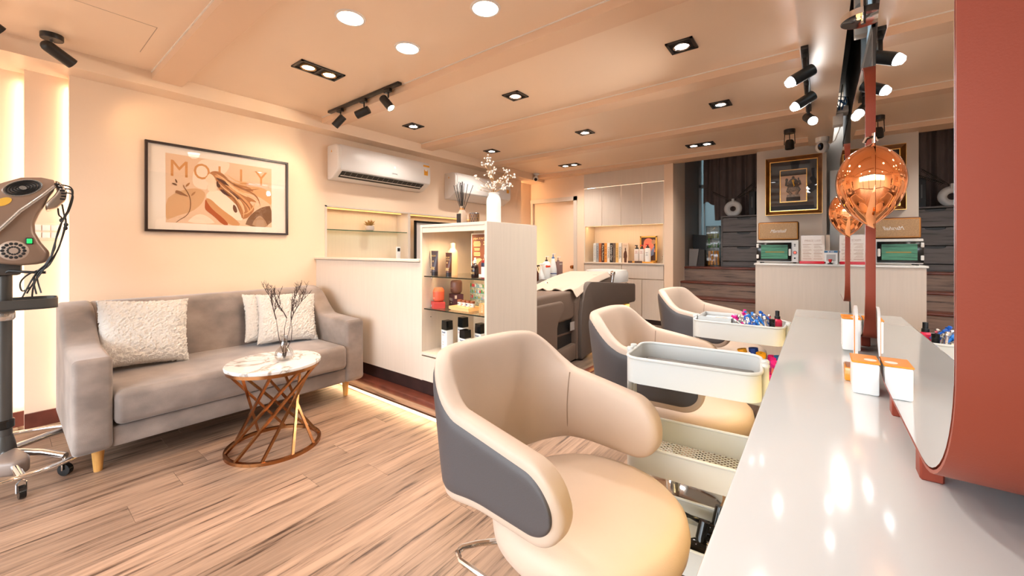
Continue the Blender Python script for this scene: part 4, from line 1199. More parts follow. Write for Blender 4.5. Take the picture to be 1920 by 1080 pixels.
art('hair_streak', (0.85, 0.55, 0.32), [(0.094, -0.028), (0.134, -0.079), (0.15, -0.152), (0.134, -0.135), (0.11, -0.072)], 19)
art('hair_strand', (0.3, 0.11, 0.035), [(-0.074, 0.161), (-0.016, 0.145), (0.028, 0.096), (0.092, 0.058), (0.174, 0.037), (0.259, 0.064), (0.258, 0.067), (0.175, 0.046), (0.096, 0.07), (0.035, 0.107), (-0.012, 0.153), (-0.074, 0.163)], 20)
art('hair_strand', (0.8, 0.48, 0.25), [(-0.06, 0.15), (-0.002, 0.111), (0.051, 0.054), (0.123, 0.007), (0.206, -0.02), (0.284, -0.057), (0.285, -0.055), (0.21, -0.012), (0.128, 0.018), (0.058, 0.064), (0.003, 0.119), (-0.059, 0.152)], 21)
art('hair_strand', (0.28, 0.1, 0.03), [(-0.052, 0.107), (-0.009, 0.065), (0.043, 0.016), (0.106, -0.031), (0.171, -0.097), (0.198, -0.168), (0.201, -0.167), (0.178, -0.091), (0.113, -0.021), (0.05, 0.027), (-0.004, 0.073), (-0.051, 0.109)], 22)
art('hair_strand', (0.78, 0.46, 0.24), [(-0.045, 0.081), (-0.002, 0.031), (0.059, -0.018), (0.113, -0.085), (0.138, -0.154), (0.133, -0.2), (0.135, -0.2), (0.146, -0.152), (0.122, -0.077), (0.066, -0.008), (0.003, 0.038), (-0.044, 0.083)], 23)
art('hair_strand', (0.3, 0.11, 0.035), [(-0.03, 0.047), (0.013, 0.005), (0.066, -0.044), (0.09, -0.104), (0.117, -0.174), (0.119, -0.173), (0.098, -0.099), (0.075, -0.035), (0.019, 0.013), (-0.029, 0.049)], 24)
art('hair_strand', (0.7, 0.38, 0.17), [(0.008, 0.124), (0.069, 0.083), (0.158, 0.075), (0.25, 0.088), (0.337, 0.089), (0.337, 0.091), (0.25, 0.099), (0.159, 0.088), (0.072, 0.093), (0.009, 0.126)], 25)
art('hair_strand', (0.35, 0.14, 0.05), [(0.046, 0.075), (0.124, 0.045), (0.205, 0.016), (0.246, -0.024), (0.266, -0.087), (0.268, -0.086), (0.254, -0.018), (0.211, 0.028), (0.127, 0.055), (0.047, 0.077)], 26)
art('hair_strand', (0.72, 0.4, 0.18), [(0.126, -0.174), (0.177, -0.156), (0.212, -0.113), (0.226, -0.062), (0.224, -0.061), (0.203, -0.107), (0.172, -0.146), (0.125, -0.172)], 27)
art('hair_strand', (0.74, 0.42, 0.2), [(0.015, 0.152), (0.092, 0.095), (0.174, 0.106), (0.241, 0.1), (0.242, 0.103), (0.175, 0.118), (0.095, 0.107), (0.017, 0.155)], 28)
art('stem', (0.22, 0.1, 0.04), [(-0.316, -0.262), (-0.289, -0.234), (-0.259, -0.212), (-0.235, -0.177), (-0.226, -0.129), (-0.228, -0.07), (-0.242, -0.029), (-0.266, 0.014), (-0.262, 0.017), (-0.237, -0.027), (-0.223, -0.07), (-0.221, -0.131), (-0.231, -0.181), (-0.256, -0.216), (-0.287, -0.239), (-0.312, -0.263)], 29)
art('leaf', (0.16, 0.07, 0.03), [(-0.321, 0.074), (-0.308, 0.063), (-0.304, 0.04), (-0.315, 0.046)], 30)
art('leaf', (0.16, 0.07, 0.03), [(-0.341, 0.038), (-0.321, 0.04), (-0.301, 0.022), (-0.325, 0.023)], 31)
art('leaf', (0.42, 0.19, 0.07), [(-0.257, 0.015), (-0.249, 0.042), (-0.226, 0.059), (-0.235, 0.031)], 32)
art('leaf', (0.3, 0.13, 0.05), [(-0.316, -0.013), (-0.289, -0.018), (-0.262, -0.036), (-0.232, -0.058), (-0.269, -0.051), (-0.308, -0.037), (-0.318, -0.036)], 33)
art('leaf', (0.45, 0.22, 0.09), [(-0.223, -0.053), (-0.215, -0.026), (-0.189, -0.006), (-0.201, -0.035)], 34)
art('leaf', (0.42, 0.19, 0.07), [(-0.27, 0.035), (-0.264, 0.027), (-0.261, 0.011), (-0.268, 0.014)], 35)
text('lettering', 'M', 0.180, mat('poster_ink', (0.62, 0.27, 0.08), 0.6), pf_, face_M((0.0086, -0.293, 0.146), (0, 1, 0), (0, 0, 1)), 0.0002, width=0.102)
text('lettering', 'O', 0.180, mat('poster_ink', (0.62, 0.27, 0.08), 0.6), pf_, face_M((0.0086, -0.151, 0.146), (0, 1, 0), (0, 0, 1)), 0.0002, width=0.105)
text('lettering', 'L', 0.180, mat('poster_ink', (0.62, 0.27, 0.08), 0.6), pf_, face_M((0.0086, -0.015, 0.146), (0, 1, 0), (0, 0, 1)), 0.0002, width=0.062)
text('lettering', 'L', 0.180, mat('poster_ink', (0.62, 0.27, 0.08), 0.6), pf_, face_M((0.0090, 0.139, 0.146), (0, 1, 0), (0, 0, 1)), 0.0002, width=0.065)
text('lettering', 'Y', 0.180, mat('poster_ink', (0.62, 0.27, 0.08), 0.6), pf_, face_M((0.0090, 0.273, 0.146), (0, 1, 0), (0, 0, 1)), 0.0002, width=0.096)
pbox('glazing', M['pane'], -PW + .016, PW - .016, -PH + .016, PH - .016, 0.0185, 0.0205)

# air conditioners
acw = mat('ac_white', (0.76, 0.70, 0.65), 0.3)
acg = mat('ac_front_gloss', (0.75, 0.71, 0.68), 0.28)
def aircon(y0, y1, dz, lab, open_):
    t = thing('air_conditioner', lab, 'air conditioner', (0.0, y0, 1.86 + dz), 0, 'wall air conditioners')
    L = y1 - y0
    prof = [(0.001, 0.003), (0.001, 0.345), (0.15, 0.345), (0.188, 0.334), (0.206, 0.30), (0.212, 0.12), (0.200, 0.082), (0.09, 0.012)]
    rprism(prof, 0.0, L, 'y', 0.014, 3).build('housing', acw, t)
    fp = [(0.185, 0.341), (0.193, 0.336), (0.212, 0.302), (0.218, 0.12), (0.207, 0.088), (0.200, 0.092), (0.205, 0.30)]
    rprism(fp, 0.030, L - 0.006, 'y', 0.002, 1).build('front_cover', acg, t)
    if open_:
        MB().prism([(0.197, 0.0785), (0.120, 0.0285), (0.122, 0.0265), (0.2015, 0.0765)], 0.05, L - 0.09, 'y').build('vent_slot', M['black'], t)
        for i in range(16):
            yy = 0.09 + i * (L - 0.22) / 15
            MB().prism([(0.195, 0.078), (0.150, 0.048), (0.152, 0.0445), (0.1985, 0.0745)], yy, yy + 0.004, 'y').build('vane', mat('vane_grey', (0.30, 0.27, 0.25), 0.5), t)
        MB().prism([(0.150, 0.047), (0.142, 0.0415), (0.146, 0.038), (0.155, 0.044)], 0.06, L - 0.10, 'y').build('louvre', acw, t)
        text('display_digits', '25', 0.028, mat('display_white', (0.95, 0.95, 0.95), 0.4, emit=(1, 1, 1), estr=0.7), t, face_M((0.2185, L * 0.56, 0.205), (0, 1, 0), (0, 0, 1)))
        text('brand_lettering', 'CENTRAL', 0.022, mat('brand_grey', (0.12, 0.11, 0.10), 0.5), t, face_M((0.2188, L * 0.56, 0.135), (0, 1, 0), (0, 0, 1)), width=0.075)
    else:
        MB().prism([(0.1995, 0.0792), (0.088, 0.0105), (0.09, 0.0085), (0.203, 0.077)], 0.05, L - 0.05, 'y').build('louvre', acw, t)
        MB().prism([(0.1985, 0.0795), (0.1945, 0.0765), (0.199, 0.075), (0.2025, 0.0775)], 0.05, L - 0.05, 'y').build('louvre_gap', M['black'], t)
    og = mat('sticker_orange', (0.80, 0.36, 0.03), 0.5)
    MB().box(0.2165, 0.2185, L - 0.10, L - 0.045, 0.185, 0.25).build('energy_sticker', og, t)
    MB().box(0.2180, 0.2192, L - 0.09, L - 0.055, 0.235, 0.265).build('sticker_figure', mat('sticker_white', (0.8, 0.75, 0.65), 0.5), t)
    MB().prism([(0.08, 0.27), (0.10, 0.27), (0.09, 0.295)], -0.001, 0.001, 'y').build('warning_triangle', og, t)
    if open_:
        MB().box(0.2135, 0.2175, L - 0.11, L - 0.02, 0.285, 0.305).build('corner_sticker', og, t)
    return t
aircon(2.013, 3.171, 0, 'white air conditioner nearest the poster, louvre open', True)
aircon(3.585, 4.735, -0.035, 'white air conditioner behind the twig vase, louvre closed', False)

# niche contents
gs = thing('glass_shelf', 'green edged glass shelf in the left wall niche', 'shelf', (0, 0, 1.365))
MB().box(-0.2, -0.012, N0 + 0.002, N1 - 0.002, 0, 0.008).build('shelf_pane', pane_mat('shelf_glass', (0.88, 0.97, 0.92), 0.9), gs)
MB().box(-0.0125, -0.011, N0 + 0.002, N1 - 0.002, 0, 0.008).build('shelf_edge', mat('shelf_edge_green', (0.03, 0.10, 0.06), 0.2), gs)
pp = thing('potted_plant', 'small dry plant in a pink grey pot on the glass shelf', 'plant', (-0.09, 2.55, 1.373))
MB().lathe([(0.026, 0), (0.046, 0.012), (0.050, 0.035), (0.042, 0.06), (0.038, 0.06), (0.040, 0.045), (0.0001, 0.045)], seg=20).build('pot', mat('pot_pinkgrey', (0.50, 0.42, 0.37), 0.6), pp)
lf = mat('dry_leaf', (0.34, 0.19, 0.05), 0.7)
b = MB()
for i in range(60):
    a = random.uniform(0, 2 * PI); e = random.uniform(0.3, 1.4); L = random.uniform(0.05, 0.10)
    d = Vector((math.cos(a) * math.cos(e) * .8, math.sin(a) * math.cos(e), math.sin(e)))
    b.tube([(0, 0, 0.045), Vector((0, 0, 0.05)) + d * L * .5, Vector((0, 0, 0.05)) + d * L + Vector((0, 0, -0.008))], 0.004, 4, rad=[0.002, 0.006, 0.001])
o = b.build('foliage', lf, pp); o['kind'] = 'stuff'
rc = thing('remote_stand', 'small white remote control standing in the wall niche', 'remote control', (-0.05, 2.90, 1.0))
MB().rbox(-0.012, 0.012, -0.026, 0.026, 0, 0.20, 0.005).build('remote_body', M['white'], rc)
MB().box(0.012, 0.0135, -0.018, 0.018, 0.145, 0.185).build('remote_screen', M['black'], rc)
n2 = thing('leaning_frame', 'black framed picture standing in the second wall niche', 'picture', (-0.10, 3.50, 1.0))
b = MB()
for y0, y1, z0, z1 in ((-0.33, -0.305, 0, 0.53), (0.305, 0.33, 0, 0.53), (-0.33, 0.33, 0.505, 0.53), (-0.33, 0.33, 0, 0.025)):
    b.box(0, 0.025, y0, y1, z0, z1)
b.build('frame', M['black'], n2)
MB().box(0.004, 0.012, -0.305, 0.305, 0.025, 0.505).build('print_sheet', mat('print_pale', (0.68, 0.62, 0.58), 0.5), n2)
MB().box(0.0125, 0.0135, -0.20, 0.20, 0.08, 0.40).build('print_motif', mat('print_brown', (0.30, 0.17, 0.10), 0.5), n2)
tag(MB().rbox(0.02, 0.10, 2.08, 2.18, 1.0, 1.02, 0.002).build('note_block', M['white']), 'x y z w', 'x') if False else None

# ================================================================ display cabinet and its goods
def nocap_ring(r0, r1, z0, z1, seg=48, c=(0, 0, 0)):
    prof = [(r0, z0), (r1, z0), (r1, z1), (r0, z1)]
    b = MB()
    def fn(u, v):
        k = int(round(v * 4)) % 4
        r, z = prof[k]
        t = 2 * PI * u
        return (c[0] + r * math.cos(t), c[1] + r * math.sin(t), c[2] + z)
    return b.grid(fn, seg, 4, True, True, smooth=False)

DX0, DX1, DY0, DY1, DZ1 = 1.575, 2.228, 1.90, 2.47, 1.345
dc = thing('display_cabinet', 'tall cream display cabinet with glass shelves of hair products', 'cabinet', (0, 0, 0.205))
def dpart(name, m, x0, x1, y0, y1, z0, z1, r=0.0015):
    return MB().rbox(x0, x1, y0, y1, z0 - 0.205, z1 - 0.205, r, 1).build(name, m, dc)
dpart('side_panel', M['lam'], DX0, DX0 + 0.02, DY0, DY1, 0.205, DZ1)
dpart('side_panel', M['lam'], DX1 - 0.02, DX1, DY0, DY1, 0.205, DZ1)
dpart('top_panel', M['lam'], DX0 + 0.0205, DX1 - 0.0205, DY0, DY1, DZ1 - 0.02, DZ1 - 0.0005)
dpart('front_rail', M['lam'], DX0 + 0.02, DX1 - 0.02, DY0 + 0.004, DY0 + 0.02, DZ1 - 0.058, DZ1 - 0.02)
dpart('back_panel', M['lam_in'], DX0 + 0.02, DX1 - 0.02, DY1 - 0.02, DY1, 0.415, DZ1 - 0.02)
dpart('deck_panel', M['lam'], DX0 + 0.02, DX1 - 0.02, DY0 - 0.004, DY1, 0.395, 0.415)
dpart('drawer_front', M['lam'], DX0 + 0.012, DX1 - 0.012, DY0 - 0.006, DY0 + 0.014, 0.212, 0.386)
dpart('seam_strip', M['lam'], 1.90, 1.912, DY1 - 0.026, DY1 - 0.018, 0.98, DZ1 - 0.02)
shg = pane_mat('smoke_glass_shelf', (0.90, 0.90, 0.84), 0.9)
edge = mat('shelf_dark_edge', (0.012, 0.016, 0.010), 0.2)
for z in (0.963, 0.724):
    o = dpart('glass_shelf', shg, DX0 + 0.021, DX1 - 0.021, DY0 + 0.022, DY1 - 0.022, z, z + 0.008, 0.0005)
    MB().box(DX0 + 0.021, DX1 - 0.021, DY0 + 0.020, DY0 + 0.0215, z - 0.205, z - 0.197).build('shelf_edge', edge, o)
    for x in (DX0 + 0.026, DX1 - 0.026):
        MB().cyl((x, 1.99, z - 0.208), (x, 1.99, z - 0.220), 0.005, seg=8).build('shelf_pin', M['chrome'], dc)
b = MB(); b.cyl((2.19, 1.95, DZ1 - 0.027 - 0.205), (2.19, 1.95, DZ1 - 0.021 - 0.205), 0.02, seg=16); b.build('lamp_disc', M['em_warm'], dc)
for x in (1.80, 2.10):
    lamp('cabinet_glow', 'SPOT', (x, 2.06, DZ1 - 0.04 - 0.205), 7.0, (1.0, 0.72, 0.42), dc, 0.03, 2.8, 0.9)
for z in (1.03, 0.995, 0.66):
    for x in (DX0 + 0.021,):
        MB().sphere((x, 1.985, z - 0.205), 0.004, .5, 1, 1, 8, 6).build('peg_hole', M['black'], dc)

def goods(name, lab, cat, x, y, z, group=None, rz=0.0):
    return thing(name, lab, cat, (x, y, z), rz, group)
Z1, Z2, Z3 = 0.9712, 0.7322, 0.4152
purple = mat('tube_slate', (0.062, 0.045, 0.055), 0.35)
brownt = mat('tube_brown', (0.105, 0.035, 0.02), 0.35)
goldp = mat('gold_print', (0.62, 0.42, 0.18), 0.4)
def squeeze_tube(lab, x, y, w, h, m, lines):
    t = goods('squeeze_tube', lab, 'tube', x, y, Z1, 'squeeze tubes in the display cabinet')
    capr = w * .30
    MB().lathe([(capr, 0), (capr * 1.04, h * .16), (capr * .98, h * .165)], seg=18).build('tube_cap', mat('tube_cap_dark', (0.02, 0.015, 0.018), 0.3), t)
    def fn(u, v):
        a = 2 * PI * u
        rx = capr + (w / 2 - capr) * v ** .8
        ry = capr * (1 - v) + 0.002
        return (rx * math.cos(a), ry * math.sin(a), h * .165 + h * .835 * v)
    b = MB().grid(fn, 20, 8, True, False)
    b.box(-w / 2, w / 2, -0.002, 0.002, h, h + 0.002)
    b.build('tube_body', m, t)
    text('brand_lettering', 'PALGANT', 0.018, goldp, t, face_M((0, -0.0108, h * .80), (1, 0, 0), (0, -.12, 1)), width=w * .62)
    MB().sphere((0, -0.0165, h * .58), 0.006, 1, .3, 1.2, 10, 6).build('emblem', goldp, t)
    for k, (q, ww) in enumerate(lines):
        yy = -(capr * (1 - (q - .165) / .835) + 0.003)
        MB().box(-w * ww / 2, w * ww / 2, yy, yy + 0.004, h * q, h * q + 0.004).build('print_line', goldp, t)
squeeze_tube('slate coloured squeeze tube at the left of the top glass shelf', 1.640, 1.985, 0.078, 0.182, purple, [(.33, .5), (.29, .42), (.25, .5)])
squeeze_tube('brown squeeze tube in front of the peach bottle', 1.790, 1.985, 0.066, 0.168, brownt, [(.70, .5), (.33, .5), (.29, .42), (.25, .5)])
t = goods('lotion_bottle', 'peach bottle with square cap behind the brown tube', 'bottle', 1.725, 2.085, Z1)
MB().lathe([(0.036, 0), (0.038, 0.02), (0.038, 0.165), (0.033, 0.185), (0.02, 0.197), (0.018, 0.205)], seg=22).build('bottle_body', mat('peach_plastic', (0.80, 0.52, 0.32), 0.25), t)
MB().lathe([(0.018, 0.205), (0.019, 0.24), (0.0001, 0.242)], seg=16).build('bottle_cap', mat('peach_cap', (0.72, 0.47, 0.30), 0.3), t)
t = goods('product_poster', 'brown printed poster card standing on the top glass shelf', 'sign', 1.955, 2.16, Z1)
MB().box(-0.108, 0.108, 0, 0.005, 0.0, 0.312).build('card_border', M['white'], t)
MB().box(-0.102, 0.102, -0.0008, 0.0, 0.012, 0.305).build('card_print', mat('poster_brown', (0.16, 0.05, 0.022), 0.45, noise=(6, 0.3, (1, 1, 1))), t)
text('heading_lettering', 'palgant  SCALP ESSENCE', 0.02, goldp, t, face_M((0, -0.0012, 0.275), (1, 0, 0), (0, 0, 1)), width=0.17)
for (x, z, w) in [(-0.05, 0.25, 0.06), (-0.05, 0.24, 0.07), (-0.05, 0.23, 0.07), (-0.05, 0.22, 0.065), (-0.05, 0.20, 0.055), (-0.05, 0.19, 0.05), (-0.05, 0.17, 0.06), (-0.05, 0.16, 0.065), (-0.05, 0.15, 0.06), (0.05, 0.25, 0.07), (0.05, 0.24, 0.06), (0.05, 0.23, 0.075), (0.05, 0.22, 0.05), (0.065, 0.19, 0.04), (0.065, 0.18, 0.042), (0.065, 0.17, 0.04), (0.065, 0.16, 0.042)]:
    MB().box(x - w / 2, x + w / 2, -0.0014, -0.0006, z - 0.003, z + 0.003).build('text_line', goldp, t)
skin = mat('print_skin', (0.62, 0.33, 0.18), 0.5)
MB().prism([(-0.10, 0.10), (-0.06, 0.125), (-0.02, 0.13), (0.0, 0.12), (-0.03, 0.10), (-0.06, 0.05), (-0.075, 0.055), (-0.05, 0.095), (-0.09, 0.09)], -0.0016, -0.0008).build('printed_hand', skin, t)
MB().prism([(0.10, 0.02), (0.10, 0.11), (0.05, 0.13), (0.01, 0.125), (0.03, 0.10), (0.05, 0.05), (0.06, 0.02)], -0.0016, -0.0008).build('printed_hand', skin, t)
t = goods('spray_bottle', 'dark glass spray bottle with white nozzle before the brown poster', 'bottle', 2.048, 1.985, Z1)
MB().lathe([(0.024, 0), (0.026, 0.004), (0.026, 0.075), (0.020, 0.088), (0.009, 0.096), (0.009, 0.102)], seg=20).build('bottle_body', mat('dark_amber', (0.016, 0.006, 0.006), 0.1), t)
MB().lathe([(0.011, 0.100), (0.011, 0.118), (0.007, 0.122), (0.007, 0.135), (0.0001, 0.137)], seg=14).build('nozzle', M['white'], t)
for z in (0.028, 0.036, 0.060):
    MB().box(-0.014, 0.014, -0.0272, -0.022, z, z + 0.003).build('print_line', goldp, t)
t = goods('dropper_bottle', 'amber bottle with white label at the right edge of the top glass shelf', 'bottle', 2.145, 1.985, Z1)
MB().lathe([(0.029, 0), (0.030, 0.004), (0.030, 0.105), (0.024, 0.122), (0.010, 0.132), (0.010, 0.140)], seg=20).build('bottle_body', mat('amber_red', (0.18, 0.012, 0.012), 0.1), t)
MB().lathe([(0.0305, 0.008), (0.0305, 0.078)], seg=20).build('paper_label', mat('label_white', (0.70, 0.70, 0.66), 0.5), t)
MB().lathe([(0.0306, 0.080), (0.0306, 0.105)], seg=20).build('label_band', mat('label_navy', (0.01, 0.02, 0.06), 0.4), t)
MB().lathe([(0.011, 0.138), (0.011, 0.158), (0.006, 0.162), (0.006, 0.175), (0.0001, 0.178)], seg=12).build('nozzle', M['white'], t)

coral = mat('coral_red', (0.62, 0.115, 0.055), 0.4)
boxred = mat('box_red', (0.50, 0.055, 0.050), 0.5)
tb = goods('gift_box', 'flat red gift box at the left of the lower glass shelf', 'box', 1.665, 1.995, Z2, rz=-0.50)
MB().rbox(-0.05, 0.05, -0.042, 0.042, 0, 0.046, 0.001, 1).build('box_body', boxred, tb)
MB().box(-0.048, -0.028, -0.0428, -0.0418, 0.006, 0.020).build('box_sticker', mat('sticker_pale', (0.55, 0.70, 0.75), 0.5), tb)
t = goods('candle_jar', 'coral red lidded candle jar standing on the red gift box', 'jar', 1.667, 1.998, Z2 + 0.0462)
MB().lathe([(0.026, 0), (0.040, 0.012), (0.042, 0.02), (0.042, 0.072), (0.042, 0.074)], seg=20).build('jar_body', coral, t)
MB().lathe([(0.043, 0.075), (0.041, 0.085), (0.032, 0.100), (0.03, 0.103), (0.0001, 0.104)], seg=20).build('jar_lid', mat('coral_lid', (0.66, 0.15, 0.06), 0.4), t)
text('jar_mark', 'RIOU', 0.010, mat('jar_print', (0.80, 0.45, 0.35), 0.5), t, face_M((-0.004, -0.0424, 0.03), (1, 0, 0), (0, 0, 1)))
tb = goods('carton', 'dark plum carton with white lettering on the lower glass shelf', 'box', 1.69, 2.15, Z2, rz=-0.42)
MB().rbox(-0.05, 0.05, -0.035, 0.045, 0, 0.092, 0.001, 1).build('carton_body', mat('carton_plum', (0.085, 0.028, 0.042), 0.5), tb)
text('carton_lettering', 'RIOU', 0.030, mat('print_white', (0.85, 0.80, 0.78), 0.5), tb, face_M((-0.004, -0.0355, 0.050), (1, 0, 0), (0, 0, 1)), width=0.062)
MB().box(-0.012, 0.012, -0.0358, -0.0348, 0.022, 0.030).build('print_block', mat('print_grey', (0.55, 0.5, 0.5), 0.5), tb)
MB().box(0.0498, 0.0506, -0.025, -0.008, 0.06, 0.085).build('side_sticker', mat('print_white2', (0.7, 0.6, 0.5), 0.5), tb)
t = goods('candle_jar', 'brown rounded candle jar standing on the plum carton', 'jar', 1.693, 2.155, Z2 + 0.0922)
MB().lathe([(0.028, 0), (0.042, 0.014), (0.045, 0.028), (0.045, 0.085), (0.042, 0.098), (0.034, 0.104), (0.0001, 0.105)], seg=22).build('jar_body', mat('jar_brown', (0.17, 0.075, 0.050), 0.4), t)
text('jar_mark', 'RIOU', 0.010, mat('jar_print2', (0.45, 0.30, 0.22), 0.5), t, face_M((-0.006, -0.0453, 0.045), (1, 0, 0), (0, 0, 1)))
t = goods('picture_card', 'colourful printed card with rows of little pictures behind the tiny jars', 'card', 1.80, 2.30, Z2, rz=-0.1)
cardm = mat('card_print', (0.55, 0.52, 0.36), 0.5, noise=(45, 0.5, (1, 1, 1)))
MB().box(-0.112, 0.112, 0, 0.004, 0.0, 0.165).build('card_body', cardm, t)
cols = [(0.10, 0.30, 0.06), (0.65, 0.25, 0.04), (0.60, 0.30, 0.40), (0.70, 0.02, 0.05), (0.02, 0.35, 0.25), (0.75, 0.70, 0.62), (0.20, 0.40, 0.45), (0.45, 0.35, 0.08)]
cm = [mat('card_dot', c, 0.5) for c in cols]
for r in range(3):
    MB().box(-0.11, 0.11, -0.0012, 0, 0.042 + r * 0.045, 0.047 + r * 0.045).build('card_shelf_line', cm[6], t)
    for q in range(12):
        x = -0.10 + q * 0.018
        hgt = random.uniform(0.012, 0.028)
        MB().box(x - 0.006, x + 0.006, -0.0016, 0, 0.047 + r * 0.045, 0.047 + r * 0.045 + hgt).build('card_motif', random.choice(cm), t)
t = goods('wooden_riser', 'slanted pale wooden stand holding four tiny jars', 'stand', 1.905, 2.02, Z2)
MB().prism([(-0.115, 0.008), (-0.085, 0.0), (0.085, 0.0), (0.075, 0.022), (-0.115, 0.026)], -0.035, 0.10).build('riser_block', mat('pale_pine', (0.75, 0.44, 0.20), 0.45), t)
jl = ['tiny jar with brown lid, leftmost on the wooden stand', 'tiny jar with brown lid, second from the left on the wooden stand', 'tiny jar with brown lid, third from the left on the wooden stand', 'tiny jar with brown lid, rightmost on the wooden stand']
for k in range(4):
    t = goods('tiny_jar', jl[k], 'jar', 1.832 + k * 0.042, 2.055 + 0.0 * k, Z2 + 0.0262 - k * 0.0008, 'tiny jars on the wooden stand')
    MB().lathe([(0.0155, 0), (0.017, 0.003), (0.017, 0.026)], seg=16).build('jar_body', M['white'], t)
    MB().lathe([(0.0178, 0.026), (0.0178, 0.040), (0.016, 0.042), (0.0001, 0.042)], seg=16).build('jar_lid', mat('lid_brown', (0.22, 0.06, 0.02), 0.4), t)
    MB().box(-0.008, 0.006, -0.0178, -0.0145, 0.010, 0.018).build('label_print', [inkgrey, inkred, mat('label_navy2', (0.02, 0.02, 0.12), .5), inkred][k], t)
tb = goods('carton', 'tan carton with sideways lettering at the right of the lower glass shelf', 'box', 2.125, 2.03, Z2, rz=-0.2)
MB().rbox(-0.042, 0.042, -0.045, 0.045, 0, 0.066, 0.001, 1).build('carton_body', mat('carton_tan', (0.58, 0.31, 0.12), 0.5), tb)
text('carton_lettering', 'RIOU', 0.024, mat('print_cream', (0.80, 0.62, 0.42), 0.5), tb, face_M((-0.005, -0.0456, 0.034), (0, 0, 1), (-1, 0, 0)), width=0.05)
t = goods('amber_bottle', 'small amber bottle standing on the tan carton', 'bottle', 2.145, 2.04, Z2 + 0.0662)
MB().lathe([(0.022, 0), (0.024, 0.006), (0.024, 0.048), (0.016, 0.058), (0.0001, 0.060)], seg=18).build('bottle_body', mat('amber_brown', (0.30, 0.06, 0.012), 0.12), t)
MB().lathe([(0.0243, 0.018), (0.0243, 0.034)], seg=18).build('paper_label', mat('label_dark', (0.12, 0.03, 0.015), .5), t)

def capbottle(lab, x, y, w, h, z0=Z3, rz=-0.15):
    t = goods('treatment_bottle', lab, 'bottle', x, y, z0, 'white bottles with black caps', rz)
    MB().rbox(-w / 2, w / 2, -w * .42, w * .42, 0, h * .70, 0.003, 2).build('bottle_body', M['white'], t)
    MB().prism([(-w * .43, h * .70), (w * .43, h * .70), (w * .47, h * .74), (w * .42, h), (-w * .42, h), (-w * .47, h * .74)], -w * .40, w * .40).build('bottle_cap', M['blackgloss'], t)
    text('bottle_lettering', 'PALANCE', 0.016, mat('navy_ink', (0.04, 0.07, 0.16), .5), t, face_M((-0.002, -w * .42 - 0.0006, h * .62), (1, 0, 0), (0, 0, 1)), width=w * .62)
    for q, ww in ((.55, .3), (.52, .4), (.30, .35), (.22, .3)):
        MB().box(-w * .3, -w * .3 + w * ww, -w * .42 - 0.0008, -w * .42, h * q, h * q + 0.003).build('label_line', inkred, t)
capbottle('white black capped bottle, leftmost on the cabinet deck', 1.725, 2.03, 0.070, 0.225)
capbottle('tall white black capped bottle behind the middle one on the cabinet deck', 1.800, 2.12, 0.066, 0.245)
capbottle('white black capped bottle in front at the middle of the cabinet deck', 1.950, 1.99, 0.068, 0.190)
capbottle('white black capped bottle, rightmost on the cabinet deck', 2.005, 2.09, 0.070, 0.225)

# on top of the display cabinet
rdf = goods('reed_diffuser', 'reed diffuser bottle with black sticks on the display cabinet', 'diffuser', 1.79, 2.12, DZ1)
MB().lathe([(0.034, 0), (0.037, 0.006), (0.036, 0.075), (0.026, 0.105), (0.017, 0.118), (0.016, 0.135), (0.021, 0.142), (0.018, 0.142), (0.012, 0.13), (0.0001, 0.05)], seg=22).build('bottle_glass', mat('diffuser_glass', (0.75, 0.60, 0.48), 0.05, trans=0.55), rdf)
MB().box(-0.018, 0.018, -0.039, -0.030, 0.0, 0.085).build('bottle_label', M['black'], rdf)
MB().lathe([(0.0185, 0.108), (0.0185, 0.128)], seg=16).build('neck_band', mat('copper_band', (0.5, 0.2, 0.06), 0.3, 0.8), rdf)
for k in range(12):
    a = random.uniform(0, 2 * PI); r = random.uniform(0.02, 0.085)
    sx = (k - 5.5) / 5.5
    MB().cyl((sx * 0.008, 0, 0.09), (sx * 0.078 + random.uniform(-.006, .006), random.uniform(-.04, .04), 0.34 - abs(sx) * 0.03 - random.uniform(0, .02)), 0.0022, seg=6).build('reed', M['black'], rdf)
t = goods('candle_tin', 'dark patterned candle tin beside the reed diffuser', 'tin', 1.895, 2.14, DZ1)
m_t = mat('tin_pattern', (0.05, 0.045, 0.05), 0.3)
MB().lathe([(0.036, 0), (0.037, 0.002), (0.037, 0.085), (0.034, 0.088), (0.034, 0.07), (0.0001, 0.07)], seg=24).build('tin_body', m_t, t)
gl = mat('tin_gold', (0.55, 0.28, 0.08), 0.3, 0.6)
for k in range(14):
    a0 = 2 * PI * k / 14
    for sg in (1, -1):
        b = MB(); b.tube([(0.0375 * math.cos(a0 + sg * 0.9 * q), 0.0375 * math.sin(a0 + sg * 0.9 * q), 0.004 + 0.078 * q) for q in [i / 6 for i in range(7)]], 0.0012, 4)
        b.build('lattice_line', gl, t)
vs_ = goods('ribbed_vase', 'white ribbed bottle vase on the display cabinet corner', 'vase', 2.075, 2.15, DZ1)
prof = [(0.046, 0.0), (0.050, 0.006), (0.050, 0.165), (0.047, 0.182), (0.040, 0.196), (0.035, 0.203), (0.036, 0.212), (0.040, 0.218), (0.038, 0.221), (0.032, 0.216), (0.030, 0.20), (0.0001, 0.19)]
b = MB()
def fnv(u, v):
    n = len(prof) - 1
    i = int(round(v * n)); r, z = prof[i]
    t = 2 * PI * u
    k = 1 + (0.018 * math.cos(34 * t) if z < 0.19 and 0 < i < 8 else 0)
    return (r * k * math.cos(t), r * k * math.sin(t), z)
b.grid(fnv, 136, len(prof), True, False)
b.build('vase_body', M['white'], vs_)
bb = goods('gypsophila', 'dried white berry twigs in the ribbed vase', 'flowers', 2.075, 2.15, DZ1 + 0.20)
stemm = mat('berry_stem', (0.40, 0.22, 0.08), 0.7)
